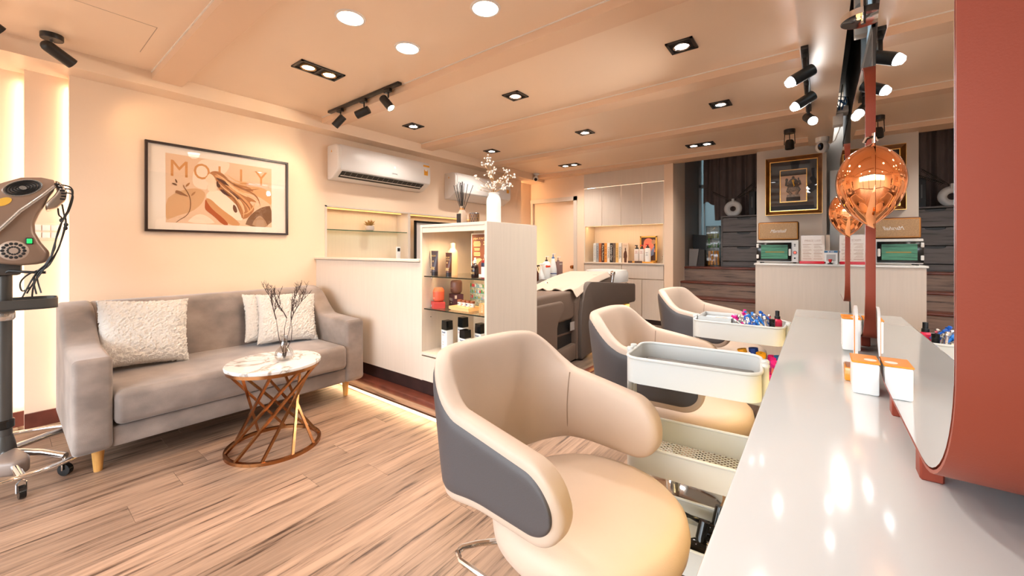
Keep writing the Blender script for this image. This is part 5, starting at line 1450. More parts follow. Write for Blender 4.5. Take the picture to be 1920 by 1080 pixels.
berry = mat('berry_white', (0.85, 0.78, 0.72), 0.7)
random.seed(21)
tips = [(-0.02, 0.26), (0.0, 0.22), (-0.05, 0.22), (-0.075, 0.17), (-0.10, 0.13), (-0.09, 0.07), (-0.11, 0.05), (-0.05, 0.08), (-0.02, 0.14), (0.09, 0.17), (0.11, 0.14), (0.085, 0.12), (0.12, 0.07), (0.10, 0.05), (0.03, 0.08), (0.05, 0.06), (0.02, 0.05), (0.06, 0.09), (0.035, 0.11), (0.015, 0.17)]
for (a, z) in tips:
    b = MB()
    yy = random.uniform(-0.05, 0.05)
    top = Vector((a * 0.95, yy + a * 0.4, z))
    b.tube([(a * .05, 0, -0.06), (a * .2, yy * .2, z * .45), top], 0.0016, 5)
    o = b.build('stem', stemm, bb)
    b = MB()
    for _ in range(9):
        d = Vector((random.uniform(-1, 1), random.uniform(-1, 1), random.uniform(-.6, 1))) * 0.022
        b.sphere(top + d, random.uniform(0.0048, 0.0064), 1, 1, 1, 7, 5)
        b.tube([top, top + d], 0.0007, 3)
    o2 = b.build('berries', berry, o); o2['kind'] = 'stuff'

# ================================================================ wash station
taupe = mat('taupe_leather', (0.155, 0.105, 0.078), 0.5, bump=(250, 0.05))
dtaupe = mat('dark_taupe_leather', (0.088, 0.064, 0.052), 0.5, bump=(250, 0.05))
amber_led = mat('amber_led', (1, 0.7, 0.2), 0.4, emit=(1.0, 0.52, 0.08), estr=2.2)
ws = thing('shampoo_bed', 'taupe leather shampoo bed with white basin on the raised platform', 'shampoo bed', (0, 0, 0.0925))
zo = 0.0925
def arcpts(cy, cz, r, a0, a1, n=6):
    return [(cy + r * math.cos(a0 + (a1 - a0) * i / n), cz + r * math.sin(a0 + (a1 - a0) * i / n)) for i in range(n + 1)]
sidep = [(3.44, 0.012), (3.42, 0.05), (3.43, 0.45), (3.46, 0.58)] + arcpts(3.66, 0.56, 0.19, PI * .95, PI * .52) + [(4.82, 0.655), (4.84, 0.63), (4.84, 0.45), (4.82, 0.43)] + arcpts(3.76, 0.34, 0.10, PI * .5, PI * .98) + [(3.655, 0.075), (3.63, 0.05)]
rprism(sidep, 2.03, 2.10, 'x', 0.010, 2).build('side_panel', dtaupe, ws)
rprism(sidep, 1.48, 1.55, 'x', 0.010, 2).build('side_panel', dtaupe, ws)
b = MB(); b.prism([(3.40, 0.02), (3.40, 0.56), (3.47, 0.64), (3.47, 0.02)], 1.98, 2.06, 'x'); b.build('front_facing', taupe, ws)
# amber light line along the inside of the side panel
b = MB(); b.box(2.03, 2.036, 3.72, 4.80, 0.345, 0.395); b.box(2.03, 2.036, 3.675, 3.72, 0.08, 0.40); b.build('light_line', amber_led, ws)
lamp('light_line_glow', 'AREA', (2.055, 4.25, 0.41), 1.4, (1.0, 0.55, 0.12), ws, sx=0.02, sy=1.0)
lamp('light_line_glow', 'AREA', (2.06, 3.69, 0.22), 0.8, (1.0, 0.55, 0.12), ws, sx=0.02, sy=0.3, rot=(PI / 2, 0, 0))
rprism([(3.50, 0.0), (3.50, 0.40), (4.70, 0.40), (4.60, 0.0)], 1.56, 2.028, 'x', 0.01, 2).build('pedestal', taupe, ws)
MB().rbox(1.56, 2.03, 3.68, 4.83, 0.30, 0.62, 0.02).build('tub_shell', dtaupe, ws)
seatp = [(2.72, 0.46)] + arcpts(2.78, 0.60, 0.07, PI, PI * .5, 4) + [(3.30, 0.675), (3.55, 0.685), (3.95, 0.80), (4.30, 0.80), (4.32, 0.62), (3.52, 0.44), (3.35, 0.40), (2.9, 0.39)]
rprism(seatp, 1.56, 2.028, 'x', 0.03, 3).build('bed_cushion', taupe, ws)
bol = [(2.50, 0.02), (2.50, 0.55)] + arcpts(2.56, 0.545, 0.055, PI, PI * .5, 4) + arcpts(3.13, 0.535, 0.065, PI * .5, -PI * .25, 6) + [(3.09, 0.42), (3.07, 0.36), (3.07, 0.02)]
rprism(bol, 1.56, 2.05, 'x', 0.02, 3).build('leg_bolster', taupe, ws)
rprism([(3.0, 0.0), (3.0, 0.14), (3.40, 0.17), (3.40, 0.02)], 1.56, 2.05, 'x', 0.008, 2).build('foot_base', taupe, ws)
MB().box(1.60, 2.0, 3.08, 3.46, 0.15, 0.40).build('dark_gap_fill', M['black'], ws)  # black block standing in for the dark gap under the seat
MB().box(1.58, 2.01, 3.10, 3.40, 0.27, 0.285).build('gap_shelf_bar', mat('bar_brown', (0.10, 0.06, 0.045), 0.5), ws)
MB().box(2.03, 2.035, 3.32, 3.40, 0.30, 0.38).build('rating_plate', mat('plate_grey', (0.35, 0.30, 0.27), 0.5), ws)
# basin
bmats = mat('basin_ceramic', (0.74, 0.72, 0.69), 0.15, coat=0.3)
b = MB()
def basin(u, v):
    t = 2 * PI * u
    prof = [(1.0, 0.0), (1.02, 0.04), (1.0, 0.10), (0.94, 0.125), (0.86, 0.115), (0.76, 0.04), (0.60, -0.03), (0.001, -0.05)]
    r, z = prof[int(round(v * 7))]
    ca, sa = math.cos(t), math.sin(t)
    ex = abs(ca) ** 0.7 * (1 if ca > 0 else -1); ey = abs(sa) ** 0.7 * (1 if sa > 0 else -1)
    dip = 0.055 * max(0, -sa) ** 4 if r > .7 else 0
    return (1.81 + 0.25 * r * ex, 4.62 + 0.22 * r * ey, 0.685 + z * 1.1 - dip)
b.grid(basin, 48, 8, True, False); b.build('basin', bmats, ws)
b = MB(); b.tube([(1.62, 4.30, 0.74), (1.70, 4.28, 0.77), (1.90, 4.28, 0.77), (1.97, 4.30, 0.74)], 0.02, 8); b.build('neck_rest', M['black'], ws)
b = MB(); b.cyl((2.0, 4.33, 0.66), (2.01, 4.36, 0.80), 0.022, 0.026, 12); b.sphere((2.01, 4.36, 0.80), 0.03); b.build('tap_mixer', M['chrome'], ws)
b = MB(); b.sphere((2.06, 4.66, 0.668), 0.018, 1, 1, .6); b.build('hose_grommet', M['chrome'], ws)
b = MB(); b.cyl((1.66, 3.35, 0.68), (1.72, 3.42, 0.73), 0.018, seg=10); b.build('release_handle', M['chrome'], ws)
# towel
tw = MB()
c00, c10, c11, c01 = Vector((1.66, 3.16, 0.782)), Vector((2.085, 3.36, 0.778)), Vector((2.04, 4.22, 0.915)), Vector((1.62, 4.05, 0.915))
def towel(off):
    def fn(u, v):
        p = c00 * (1 - u) * (1 - v) + c10 * u * (1 - v) + c11 * u * v + c01 * (1 - u) * v
        z = 0.012 * math.sin(u * 23 + 1) * max(0, 1 - v * 5) + 0.0022 * math.sin(v * 190) + 0.03 * math.sin(PI * v) * 0.6
        y = 0.012 * math.sin(u * 31) * max(0, 1 - v * 6)
        drop = -0.05 * max(0, u - 0.93) / 0.07 
        return Vector((p.x, p.y + y, p.z + z + off + drop))
    return fn
tw.grid(towel(0.0), 60, 160); tw.grid(towel(-0.006), 60, 160)
tag(tw.build('towel', mat('cream_towel', (0.56, 0.44, 0.345), 0.9, sheen=0.3)), 'cream ribbed towel spread over the shampoo bed', 'towel')

# wash trolley with pump bottles
tl = thing('wash_trolley', 'black trolley top holding pump bottles beside the shampoo bed', 'trolley', (1.28, 4.10, 0.0925))
MB().rbox(-0.16, 0.17, -0.39, 0.23, 0.665, 0.70, 0.004).build('tray_top', M['black'], tl)
MB().rbox(-0.15, 0.16, -0.33, 0.18, 0.25, 0.27, 0.004).build('lower_tray', M['black'], tl)
for sx in (-0.14, 0.15):
    for sy in (-0.32, 0.17):
        MB().cyl((sx, sy, 0.0), (sx, sy, 0.665), 0.011, seg=8).build('leg', M['black'], tl)
ZT = 0.0925 + 0.7005
def wash_bottle(name, lab, x, y, prof, m, pump, extra=None, sq=None):
    t = thing(name, lab, 'bottle', (x, y, ZT), 0, 'bottles on the wash trolley')
    if sq:
        MB().rbox(-sq[0] / 2, sq[0] / 2, -sq[1] / 2, sq[1] / 2, 0, sq[2], 0.004).build('bottle_body', m, t); h = sq[2]
    else:
        MB().lathe(prof, seg=20).build('bottle_body', m, t); h = prof[-1][1]
    if pump == 'pump':
        MB().lathe([(0.017, h), (0.017, h + 0.016), (0.006, h + 0.018), (0.005, h + 0.05)], seg=12).build('pump_collar', extra or M['white'], t)
        MB().rbox(-0.012, 0.038, -0.008, 0.008, h + 0.05, h + 0.06, 0.003).build('pump_head', M['white'], t)
    else:
        MB().lathe([(0.014, h), (0.014, h + 0.02), (0.009, h + 0.03), (0.009, h + 0.045)], seg=12).build('spray_collar', extra or M['white'], t)
        b = MB(); b.rbox(-0.02, 0.045, -0.010, 0.010, h + 0.045, h + 0.062, 0.004); b.tube([(0.02, 0, h + 0.046), (0.035, 0, h + 0.02), (0.03, 0, h)], 0.004, 6); b.build('trigger', extra or M['white'], t)
    return t
wash_bottle('trigger_bottle', 'amber trigger bottle at the near end of the wash trolley', 1.335, 3.77, [(0.030, 0), (0.032, 0.004), (0.032, 0.10), (0.022, 0.12), (0.014, 0.135)], mat('amber_dark', (0.07, 0.015, 0.006), 0.12), 'trig', M['black'])
wash_bottle('trigger_bottle', 'small translucent trigger bottle left of the red labelled pump bottle', 1.335, 3.875, [(0.040, 0), (0.042, 0.004), (0.042, 0.06), (0.020, 0.12), (0.014, 0.15)], M['white'], 'trig')
t = wash_bottle('pump_bottle', 'white pump bottle with a red label mark on the wash trolley', 1.335, 3.99, [(0.045, 0), (0.047, 0.004), (0.047, 0.205), (0.038, 0.222), (0.018, 0.235)], M['white'], 'pump', M['black'])
MB().box(0.0405, 0.0475, -0.032, 0.012, 0.165, 0.185).build('label_mark', mat('label_red', (0.75, 0.06, 0.02), 0.5), t)
bpt = Vector((math.cos(YAW - PI / 2), math.sin(YAW - PI / 2), 0))
MB().cyl(bpt * 0.0455 + Vector((-.02, -0.02, 0.175)) * 0 + Vector((0, 0, 0.175)), bpt * 0.0478 + Vector((0, 0, 0.175)), 0.015, seg=10).build('label_badge', mat('label_red2', (0.75, 0.06, 0.02), 0.5), t)
t = wash_bottle('pump_bottle', 'white pump bottle with blue band on the wash trolley', 1.335, 4.14, [(0.042, 0), (0.044, 0.004), (0.044, 0.13), (0.036, 0.18), (0.026, 0.23), (0.022, 0.245), (0.024, 0.255), (0.018, 0.265)], M['white'], 'pump', mat('pump_blue', (0.05, 0.16, 0.40), 0.4))
MB().lathe([(0.0445, 0.078), (0.0445, 0.088)], seg=20).build('blue_band', mat('band_blue', (0.03, 0.06, 0.22), 0.4), t)
t = wash_bottle('pump_bottle', 'square mauve pump bottle on the wash trolley', 1.335, 4.255, None, mat('mauve_plastic', (0.24, 0.14, 0.125), 0.4), 'pump', mat('mauve_cap', (0.24, 0.14, 0.125), 0.4), sq=(0.085, 0.085, 0.225))
MB().box(0.0425, 0.0432, -0.035, 0.03, 0.185, 0.205).build('label_strip', mat('label_pale', (0.5, 0.40, 0.33), 0.5), t)

# ================================================================ mirror counter
CZ = 0.868
ctr = thing('mirror_counter', 'long glossy white counter running under the mirrors', 'counter', (0, 0, 0))
MB().rbox(3.812, 4.118, -1.60, 2.42, CZ - 0.045, CZ, 0.004, 2).build('counter_top', M['whitegloss'], ctr)
for y in (-1.55, 0.35, 2.36):
    MB().box(3.98, 4.118, y, y + 0.04, 0, CZ - 0.046).build('support_panel', M['white'], ctr)
MB().box(3.92, 3.935, -1.5, 2.38, CZ - 0.056, CZ - 0.046).build('led_strip', mat('led_yellow', (1, 1, 1), 0.4, emit=(1.0, 0.66, 0.22), estr=3), ctr)
lamp('under_counter_glow', 'AREA', (3.93, 0.45, CZ - 0.06), 12, (1.0, 0.68, 0.26), ctr, sx=0.02, sy=3.8)

# mirrors : rounded rectangles in deep red copper rims
redrim = mat('red_copper_rim', (0.33, 0.062, 0.030), 0.42, 0.25, bump=(500, 0.04))
XM = 4.0
def rrect(hw, hh, r, n=8):
    pts = []
    for cx, cz, a0 in ((hw - r, hh - r, 0), (-hw + r, hh - r, PI / 2), (-hw + r, -hh + r, PI), (hw - r, -hh + r, 1.5 * PI)):
        for i in range(n + 1):
            a = a0 + PI / 2 * i / n
            pts.append((cx + r * math.cos(a), cz + r * math.sin(a)))
    return pts
def mirror(yc, lab, foot):
    t = thing('rim_mirror', lab, 'mirror', (XM, yc, CZ), 0, 'mirrors on the counter')
    hw, hh, zc = 0.325, 0.397, 1.299 - CZ
    o = rrect(hw, hh, 0.15, 12); i = rrect(hw - 0.004, hh - 0.004, 0.146, 12)
    n = len(o)
    b = MB()
    vs = []
    for (pts, x) in ((o, 0.0), (o, 0.11), (i, 0.11), (i, 0.0)):
        vs += [(x, p[0], zc + p[1]) for p in pts]
    fs = []
    for L in range(4):
        for k in range(n):
            k2 = (k + 1) % n
            fs.append((L * n + k, L * n + k2, ((L + 1) % 4) * n + k2, ((L + 1) % 4) * n + k))
    b.add(vs, fs, True)
    b.build('rim', redrim, t)
    MB().prism([(p[0] * .995, zc + p[1] * .995) for p in i], -0.0005, 0.006, 'x').build('mirror_glass', M['mirror'], t)
    MB().prism([(p[0] * .99, zc + p[1] * .99) for p in i], 0.10, 0.108, 'x').build('back_board', M['black'], t)
    if foot:
        for fy in (-0.145, 0.10):
            MB().rbox(0.002, 0.024, fy, fy + 0.03, 0.0, 0.04, 0.002, 1).build('foot', mat('rim_foot', (0.27, 0.045, 0.022), 0.45, 0.3), t)
    else:
        MB().box(0.10, 0.117, -0.1, 0.1, zc - 0.05, zc + 0.05).build('wall_bracket', M['black'], t)
    return t
mirror(0.862, 'red rimmed mirror nearest the camera at the right edge', True)
mirror(1.755, 'red rimmed mirror in the middle behind the nearest copper lamp', True)
mirror(2.80, 'red rimmed mirror farthest back beside the reception desk', False)

# copper drop lamps between the mirrors
def drop(y, lab):
    t = thing('copper_wall_lamp', lab, 'lamp', (4.008, y, 1.316), 0, 'copper drop lamps')
    prof = [(0.0001, -0.104), (0.008, -0.100), (0.025, -0.088), (0.05, -0.062), (0.068, -0.028), (0.0745, 0.005), (0.072, 0.035), (0.060, 0.065), (0.040, 0.086), (0.018, 0.098), (0.006, 0.104), (0.0001, 0.105)]
    dense = []
    for k in range(len(prof) - 1):
        for q in range(4):
            f = q / 4
            p0 = prof[max(k - 1, 0)]; p1 = prof[k]; p2 = prof[k + 1]; p3 = prof[min(k + 2, len(prof) - 1)]
            def cr(i):
                return 0.5 * ((2 * p1[i]) + (-p0[i] + p2[i]) * f + (2 * p0[i] - 5 * p1[i] + 4 * p2[i] - p3[i]) * f * f + (-p0[i] + 3 * p1[i] - 3 * p2[i] + p3[i]) * f ** 3)
            dense.append((max(1e-5, cr(0)), cr(1)))
    dense.append(prof[-1])
    MB().lathe(dense, seg=64).build('shade', M['copper'], t)
    b = MB(); b.cyl((0, 0, 0.103), (0, 0, 0.128), 0.006, seg=10); b.tube([(0, 0, 0.122), (0.05, 0, 0.126), (0.112, 0, 0.126)], 0.005, 8); b.tube([(0, 0, 0.12), (-0.016, -0.004, 0.116), (-0.02, -0.004, 0.106)], 0.004, 8)
    b.cyl((0.106, 0, 0.126), (0.1115, 0, 0.126), 0.02, seg=16)
    b.build('wall_arm', M['chrome'], t)
drop(1.30, 'large looking copper drop lamp between the two nearest mirrors')
drop(2.25, 'small looking copper drop lamp farther back between the mirrors')

# small things on the counter
orange = mat('orange_lid', (0.80, 0.27, 0.01), 0.35)
def caddy(lab, y0, y1, h):
    t = thing('lidded_box', lab, 'box', (3.976, (y0 + y1) / 2, CZ), 0, 'white boxes with orange lids')
    L = (y1 - y0) / 2
    MB().rbox(-0.021, 0.0205, -L, L, 0, h - 0.003, 0.004, 2).build('box_body', M['white'], t)
    b = MB(); b.rbox(-0.0225, 0.0215, -L - 0.001, L + 0.001, h - 0.003, h, 0.001, 1); b.build('lid', orange, t)
    b = MB(); b.lathe([(0.0001, h + 0.0004), (0.010, h + 0.0004), (0.010, h - 0.001)], (0.008, -L * .3, 0), 16); b.build('lid_hole', M['white'], t)
caddy('white box with orange lid nearest the camera on the counter', 1.07, 1.146, 0.066)
caddy('white box with orange lid farther back on the counter', 1.515, 1.60, 0.094)
t = thing('amber_dish', 'tiny square amber glass dish beside the nearest orange lidded box', 'dish', (3.960, 1.19, CZ))
MB().rbox(-0.014, 0.014, -0.03, 0.03, 0, 0.03, 0.003).build('dish_body', mat('amber_glass', (0.75, 0.28, 0.03), 0.1, coat=0.3), t)
MB().rbox(-0.011, 0.011, -0.027, 0.027, 0.0295, 0.0305, 0.0004, 1).build('dish_well', mat('amber_well', (0.35, 0.10, 0.01), 0.2), t)
t = thing('rounded_sign', 'thin white rounded plate with orange stripes standing on the counter', 'sign', (3.978, 1.40, CZ))
MB().prism([(p[0], 0.072 + p[1]) for p in rrect(0.035, 0.072, 0.03)], -0.003, 0.003, 'x').build('plate', M['white'], t)
MB().box(-0.0042, -0.0028, -0.034, -0.018, 0.02, 0.12).build('orange_stripe', orange, t)

# ================================================================ styling chairs
beige = mat('beige_leather', (0.55, 0.43, 0.345), 0.48, noise=(5, 0.04, (1, 1, 1)), bump=(300, 0.05))
slate = mat('slate_leather', (0.075, 0.068, 0.072), 0.5, bump=(300, 0.06))
seam = mat('seam_thread', (0.33, 0.24, 0.18), 0.7)

W_, XB, RC, XF = 0.292, -0.285, 0.185, 0.235
l1 = W_ - RC
l2 = l1 + RC * PI / 2
l3 = l2 + (XF - (XB + RC))
def path(l):
    """plan position and outward normal at arc length l (signed) from the middle of the back"""
    s = 1 if l >= 0 else -1
    a = abs(l)
    if a < l1:
        p, n = (XB, a), (-1, 0)
    elif a < l2:
        t = (a - l1) / RC
        p = (XB + RC - RC * math.cos(t), W_ - RC + RC * math.sin(t)); n = (-math.cos(t), math.sin(t))
    else:
        q = a - l2
        p = (XB + RC + q, W_ + 0.0 * q); n = (0, 1)
    return Vector((p[0], s * p[1], 0)), Vector((n[0], s * n[1], 0))
def sm(x):
    x = max(0, min(1, x)); return x * x * (3 - 2 * x)
def top_z(l):
    a = abs(l)
    z = 0.850 - 0.006 * (a / 0.2) ** 2
    z2 = 0.725 - 0.060 * max(0, (a - 0.36)) / (l3 - 0.36)
    return z * (1 - sm((a - 0.20) / 0.20)) + z2 * sm((a - 0.20) / 0.20)
def bot_z(l):
    a = abs(l)
    return 0.425 + 0.055 * sm((a - 0.15) / 0.35)
def chair_section(l, off_in, off_out, inset=0.0):
    """top/bottom after rounding the arm tips"""
    a = abs(l)
    zt, zb = top_z(l) - inset, bot_z(l) + inset
    end = l3 - inset
    r = 0.088 - inset * .6
    if a > end - r:
        q = min(1, (a - (end - r)) / r)
        k = math.sqrt(max(0.0, 1 - q * q))
        zm = (zt + zb) / 2 - 0.005
        zt, zb = zm + (zt - zm) * k, zm + (zb - zm) * k
    return zt, zb
def lean(z):
    return 0.13 * max(0, z - 0.50) 
def make_chair(name, lab):
    t = thing(name, lab, 'chair', (0, 0, 0), 0, 'styling chairs at the mirror counter')
    # shell : closed band, beige all round
    NL, NS = 141, 28
    TH = 0.060
    def shell(u, v):
        w = 2 * u - 1
        l = l3 * (1 if w > 0 else -1) * (1 - (1 - abs(w)) ** 1.7)
        p, n = path(l)
        zt, zb = chair_section(l, 0, 0)
        h = (zt - zb) / 2
        zc = (zt + zb) / 2
        a = 2 * PI * v
        ca, sa = math.cos(a), math.sin(a)
        ex = abs(ca) ** 0.45 * (1 if ca > 0 else -1); ez = abs(sa) ** (0.24 + 0.5 * max(0, 1 - h / 0.09)) * (1 if sa > 0 else -1)
        z = zc + h * ez
        backness = max(0, -n.x) if abs(l) < l2 else 0
        lo = lean(z) * (0.35 + 0.65 * backness)
        q = max(0, (abs(l) - (l3 - 0.045)) / 0.045)
        tk = math.sqrt(max(0.0, 1 - min(1, q) ** 2.5))
        ez_ = ez
        off = -TH / 2 + TH / 2 * ex * (0.12 + 0.88 * tk) + lo
        bul = 0.012 * (1 - abs(ez) ** 2) * (1 if ex < 0 else 0)
        return p + n * (off - bul) + Vector((0, 0, z))
    b = MB(); b.grid(shell, NL, NS, False, True)
    # close the tips
    for l in (-l3, l3):
        pass
    b.build('back_shell', beige, t)
    # dark outer panel, inset from the border
    def panel(o):
        def fn(u, v):
            w = 2 * u - 1
            l = (l3 - 0.022) * (1 if w > 0 else -1) * (1 - (1 - abs(w)) ** 1.7)
            p, n = path(l)
            zt, zb = chair_section(l, 0, 0, 0.022)
            e = 1 - (abs(2 * v - 1)) ** 10
            eu = 1 - (abs(2 * u - 1)) ** 60
            z = zb + (zt - zb) * v
            backness = max(0, -n.x) if abs(l) < l2 else 0
            lo = lean(z) * (0.35 + 0.65 * backness)
            return p + n * (lo - 0.004 + (o + 0.004) * min(e, eu)) + Vector((0, 0, z))
        return fn
    b = MB(); b.grid(panel(0.0065), NL, 16)
    b.build('outer_panel', slate, t)
    # seams inside, where back and arms meet
    for s in (-1, 1):
        pts = []
        for i in range(12):
            q = i / 11
            l = s * 0.40
            p, n = path(l)
            zt, zb = chair_section(l, 0, 0)
            z = zb + 0.02 + (zt - zb - 0.03) * q
            backness = max(0, -n.x) if abs(l) < l2 else 0
            pts.append(p + n * (-TH - 0.0115 * (1 - (2 * q - 1) ** 2) + lean(z) * (0.35 + .65 * backness)) + Vector((0, 0, z)))
        b = MB(); b.tube(pts, 0.0022, 6); b.build('seam', seam, t)
    # seat
    def seatp(u, v):
        a = 2 * PI * u
        prof = [(0.0001, 0.470), (0.5, 0.468), (0.78, 0.461), (0.91, 0.448), (0.98, 0.428), (1.0, 0.400), (0.985, 0.372), (0.93, 0.352), (0.80, 0.343), (0.0001, 0.343)]
        r, z = prof[int(round(v * 9))]
        ca, sa = math.cos(a), math.sin(a)
        rx = 0.268
        e = 2 / 2.12
        return Vector((0.125 + rx * r * abs(ca) ** e * (1 if ca > 0 else -1), 0.268 * r * abs(sa) ** e * (1 if sa > 0 else -1), z))
    b = MB(); b.grid(seatp, 64, 10, True, False); b.build('seat_cushion', beige, t)
    MB().lathe([(0.0001, 0.318), (0.16, 0.318), (0.19, 0.344)], (0.10, 0, 0), 32).build('seat_pan', slate, t)
    MB().lathe([(0.035, 0.02), (0.035, 0.25), (0.028, 0.25), (0.028, 0.32)], (0.05, 0, 0), 24).build('gas_column', M['chrome'], t)
    MB().lathe([(0.0001, 0.035), (0.05, 0.033), (0.19, 0.018), (0.215, 0.008), (0.216, 0.0), (0.0001, 0.0)], (0.05, 0, 0), 48).build('round_base', M['chrome'], t)
    b = MB(); b.tube([(-0.02, -0.06, 0.30), (-0.13, -0.20, 0.30), (-0.152, -0.235, 0.298), (-0.148, -0.255, 0.296), (-0.12, -0.267, 0.294), (0.06, -0.255, 0.292), (0.09, -0.20, 0.30), (0.06, -0.05, 0.30)], 0.008, 8)
    b.build('pump_lever', M['chrome'], t)
    MB().rbox(-0.25, -0.06, -0.10, 0.10, 0.345, 0.44, 0.015).build('back_bracket', slate, t)
    return t
ch = make_chair('styling_chair', 'beige and slate styling chair nearest the camera')
ch.location = (3.25, 1.045, 0); ch.rotation_euler = (0, 0, -0.075)
c2 = copy_tree(ch); c2['label'] = 'beige and slate styling chair in the middle, behind the near white cart'
c2.location = (3.285, 2.02, 0); c2.rotation_euler = (0, 0, 0.05)
c3 = copy_tree(ch); c3['label'] = 'beige and slate styling chair farthest back, before the stairs'
c3.location = (3.216, 3.36, 0); c3.rotation_euler = (0, 0, -0.10)

# ================================================================ utility carts
cartw = mat('cart_white', (0.58, 0.60, 0.595), 0.38)
def make_cart(lab, loc, rz, mesh_tiers):
    t = thing('utility_cart', lab, 'cart', loc, rz, 'white three tier carts')
    hl, hw, r = 0.207, 0.137, 0.05
    for k, zr in enumerate((0.78, 0.475, 0.175)):
        o = [(p[0], p[1]) for p in rrect(hl, hw, r, 6)]
        i = [(p[0], p[1]) for p in rrect(hl - 0.003, hw - 0.003, r - 0.003, 6)]
        n = len(o)
        z0 = zr - 0.088
        vs = [(x, y, z0) for x, y in o] + [(x, y, zr) for x, y in o] + [(x, y, zr) for x, y in i] + [(x, y, z0 + 0.004) for x, y in i]
        fs = []
        for L in range(3):
            for q in range(n):
                q2 = (q + 1) % n
                fs.append((L * n + q, L * n + q2, (L + 1) * n + q2, (L + 1) * n + q))
        b = MB(); b.add(vs, fs, True)
        tr_ = b.build('tray_wall', cartw, t)
        b = MB(); b.tube([(x, y, zr) for x, y in o], 0.0055, 8, True); b.build('tray_rim', cartw, tr_)
        if k in mesh_tiers:
            b = MB()
            st = 0.019
            m_ = 40
            for q in range(-m_, m_):
                for sg in (1, -1):
                    x0 = q * st
                    # diagonal bar clipped to the tray rectangle
                    seg = []
                    ya, yb = -hw + 0.006, hw - 0.006
                    xa, xb = x0 + sg * ya * 1.0, x0 + sg * yb * 1.0
                    lo, hi = -hl + 0.006, hl - 0.006
                    t0, t1 = 0.0, 1.0
                    dx = xb - xa
                    if dx > 0:
                        t0 = max(t0, (lo - xa) / dx); t1 = min(t1, (hi - xa) / dx)
                    else:
                        t0 = max(t0, (hi - xa) / dx); t1 = min(t1, (lo - xa) / dx)
                    if t1 - t0 < 0.02:
                        continue
                    p0 = (xa + dx * t0, ya + (yb - ya) * t0, z0 + 0.003); p1 = (xa + dx * t1, ya + (yb - ya) * t1, z0 + 0.003)
                    b.cyl(p0, p1, 0.0019, seg=4, caps=False, smooth=False)
            o2 = b.build('mesh_floor', cartw, tr_); o2['kind'] = 'stuff'
        else:
            MB().prism(i, z0, z0 + 0.004, 'z').build('tray_floor', cartw, tr_)
    for sx in (-1, 1):
        for sy in (-0.026, 0.026):
            b = MB(); b.cyl((sx * (hl + 0.010), sy, 0.055), (sx * (hl + 0.010), sy, 0.782), 0.011, seg=12); b.lathe([(0.0125, 0.782), (0.0125, 0.790), (0.010, 0.793), (0.0001, 0.793)], (sx * (hl + 0.010), sy, 0), 12)
            b.build('upright_post', cartw, t)
    for sx in (-1, 1):
        for sy in (-0.11, 0.11):
            b = MB(); b.cyl((sx * 0.17, sy - 0.010, 0.03), (sx * 0.17, sy + 0.010, 0.03), 0.030, seg=16); b.cyl((sx * 0.17, sy, 0.03), (sx * 0.17, sy, 0.087), 0.007, seg=8); b.build('caster', M['black'], t)
    return t
k1 = make_cart('white three tier cart beside the nearest styling chair', (3.545, 1.52, 0), 0.10, (1,))
k2 = make_cart('white three tier cart full of foil clips, beside the middle chair', (3.562, 2.445, 0), 0.0, ())
mt = tag(MB().rbox(-0.185, 0.185, -0.112, 0.112, 0, 0.034, 0.006).build('grey_mat', mat('felt_grey', (0.20, 0.195, 0.19), 0.9, bump=(500, 0.3)), None, (3.545, 1.52, 0.6965), (0, 0, 0.10)), 'grey felt mat lying in the top tray of the near cart', 'mat')
# hair tools in the bottom tray
def cart_pt(x, y, z):
    return Matrix.Translation((3.545, 1.52, 0)) @ Matrix.Rotation(0.10, 4, 'Z') @ Vector((x, y, z))
bg_ = M['blackgloss']
for q, (x, y, rz, lab) in enumerate(((0.10, 0.055, 0.1, 'black glossy hair dryer at the back of the near cart bottom tray'), (0.06, -0.06, 0.1, 'black glossy hair dryer at the front of the near cart bottom tray'))):
    t = thing('hair_dryer', lab, 'hair dryer', cart_pt(x, y, 0.092), rz, 'hair dryers in the cart')
    b = MB(); b.M = Matrix.Translation((0, 0, 0.040)) @ Matrix.Rotation(PI / 2, 4, 'Y'); b.lathe([(0.0001, -0.075), (0.026, -0.07), (0.036, -0.05), (0.036, 0.0), (0.030, 0.05), (0.022, 0.085), (0.019, 0.085), (0.019, 0.06)], seg=24); b.build('barrel', bg_, t)
    b = MB(); b.tube([(-0.03, 0.0, 0.05), (-0.03, 0.015, 0.08), (-0.02, 0.03, 0.13)], 0.017, 10); b.build('handle', bg_, t)
    b = MB(); b.lathe([(0.0265, -0.068), (0.037, -0.048), (0.0368, -0.044)], (0, 0, 0), 24); 
    b2 = MB(); b2.M = Matrix.Translation((0, 0, 0.040)) @ Matrix.Rotation(PI / 2, 4, 'Y'); b2.lathe([(0.0368, -0.01), (0.0368, -0.004)], seg=24); b2.build('accent_ring', M['chrome'], t)
for q, (x, y, rz) in enumerate(((0.15, -0.02, 1.2), (0.13, -0.07, 0.4), (0.0, 0.06, 0.2))):
    b = MB(); b.tube([(-0.06, 0, 0.006), (-0.02, 0.012, 0.006), (0.03, 0.002, 0.006), (0.07, 0.014, 0.006)], 0.006, 6); b.tube([(-0.06, 0.0, 0.018), (-0.02, -0.004, 0.018), (0.03, 0.006, 0.018), (0.07, 0.014, 0.016)], 0.005, 6)
    tag(b.build('styling_clip', M['chrome'] if q == 0 else bg_, None, cart_pt(x, y, 0.18 if q < 2 else 0.15), (0, 0.2, rz)), ['chrome hair clip lying on the hair dryers in the near cart', 'black hair clip lying on the front hair dryer in the near cart', 'black hair clip beside the back hair dryer in the near cart'][q], 'hair clip', 'clips in the near cart')

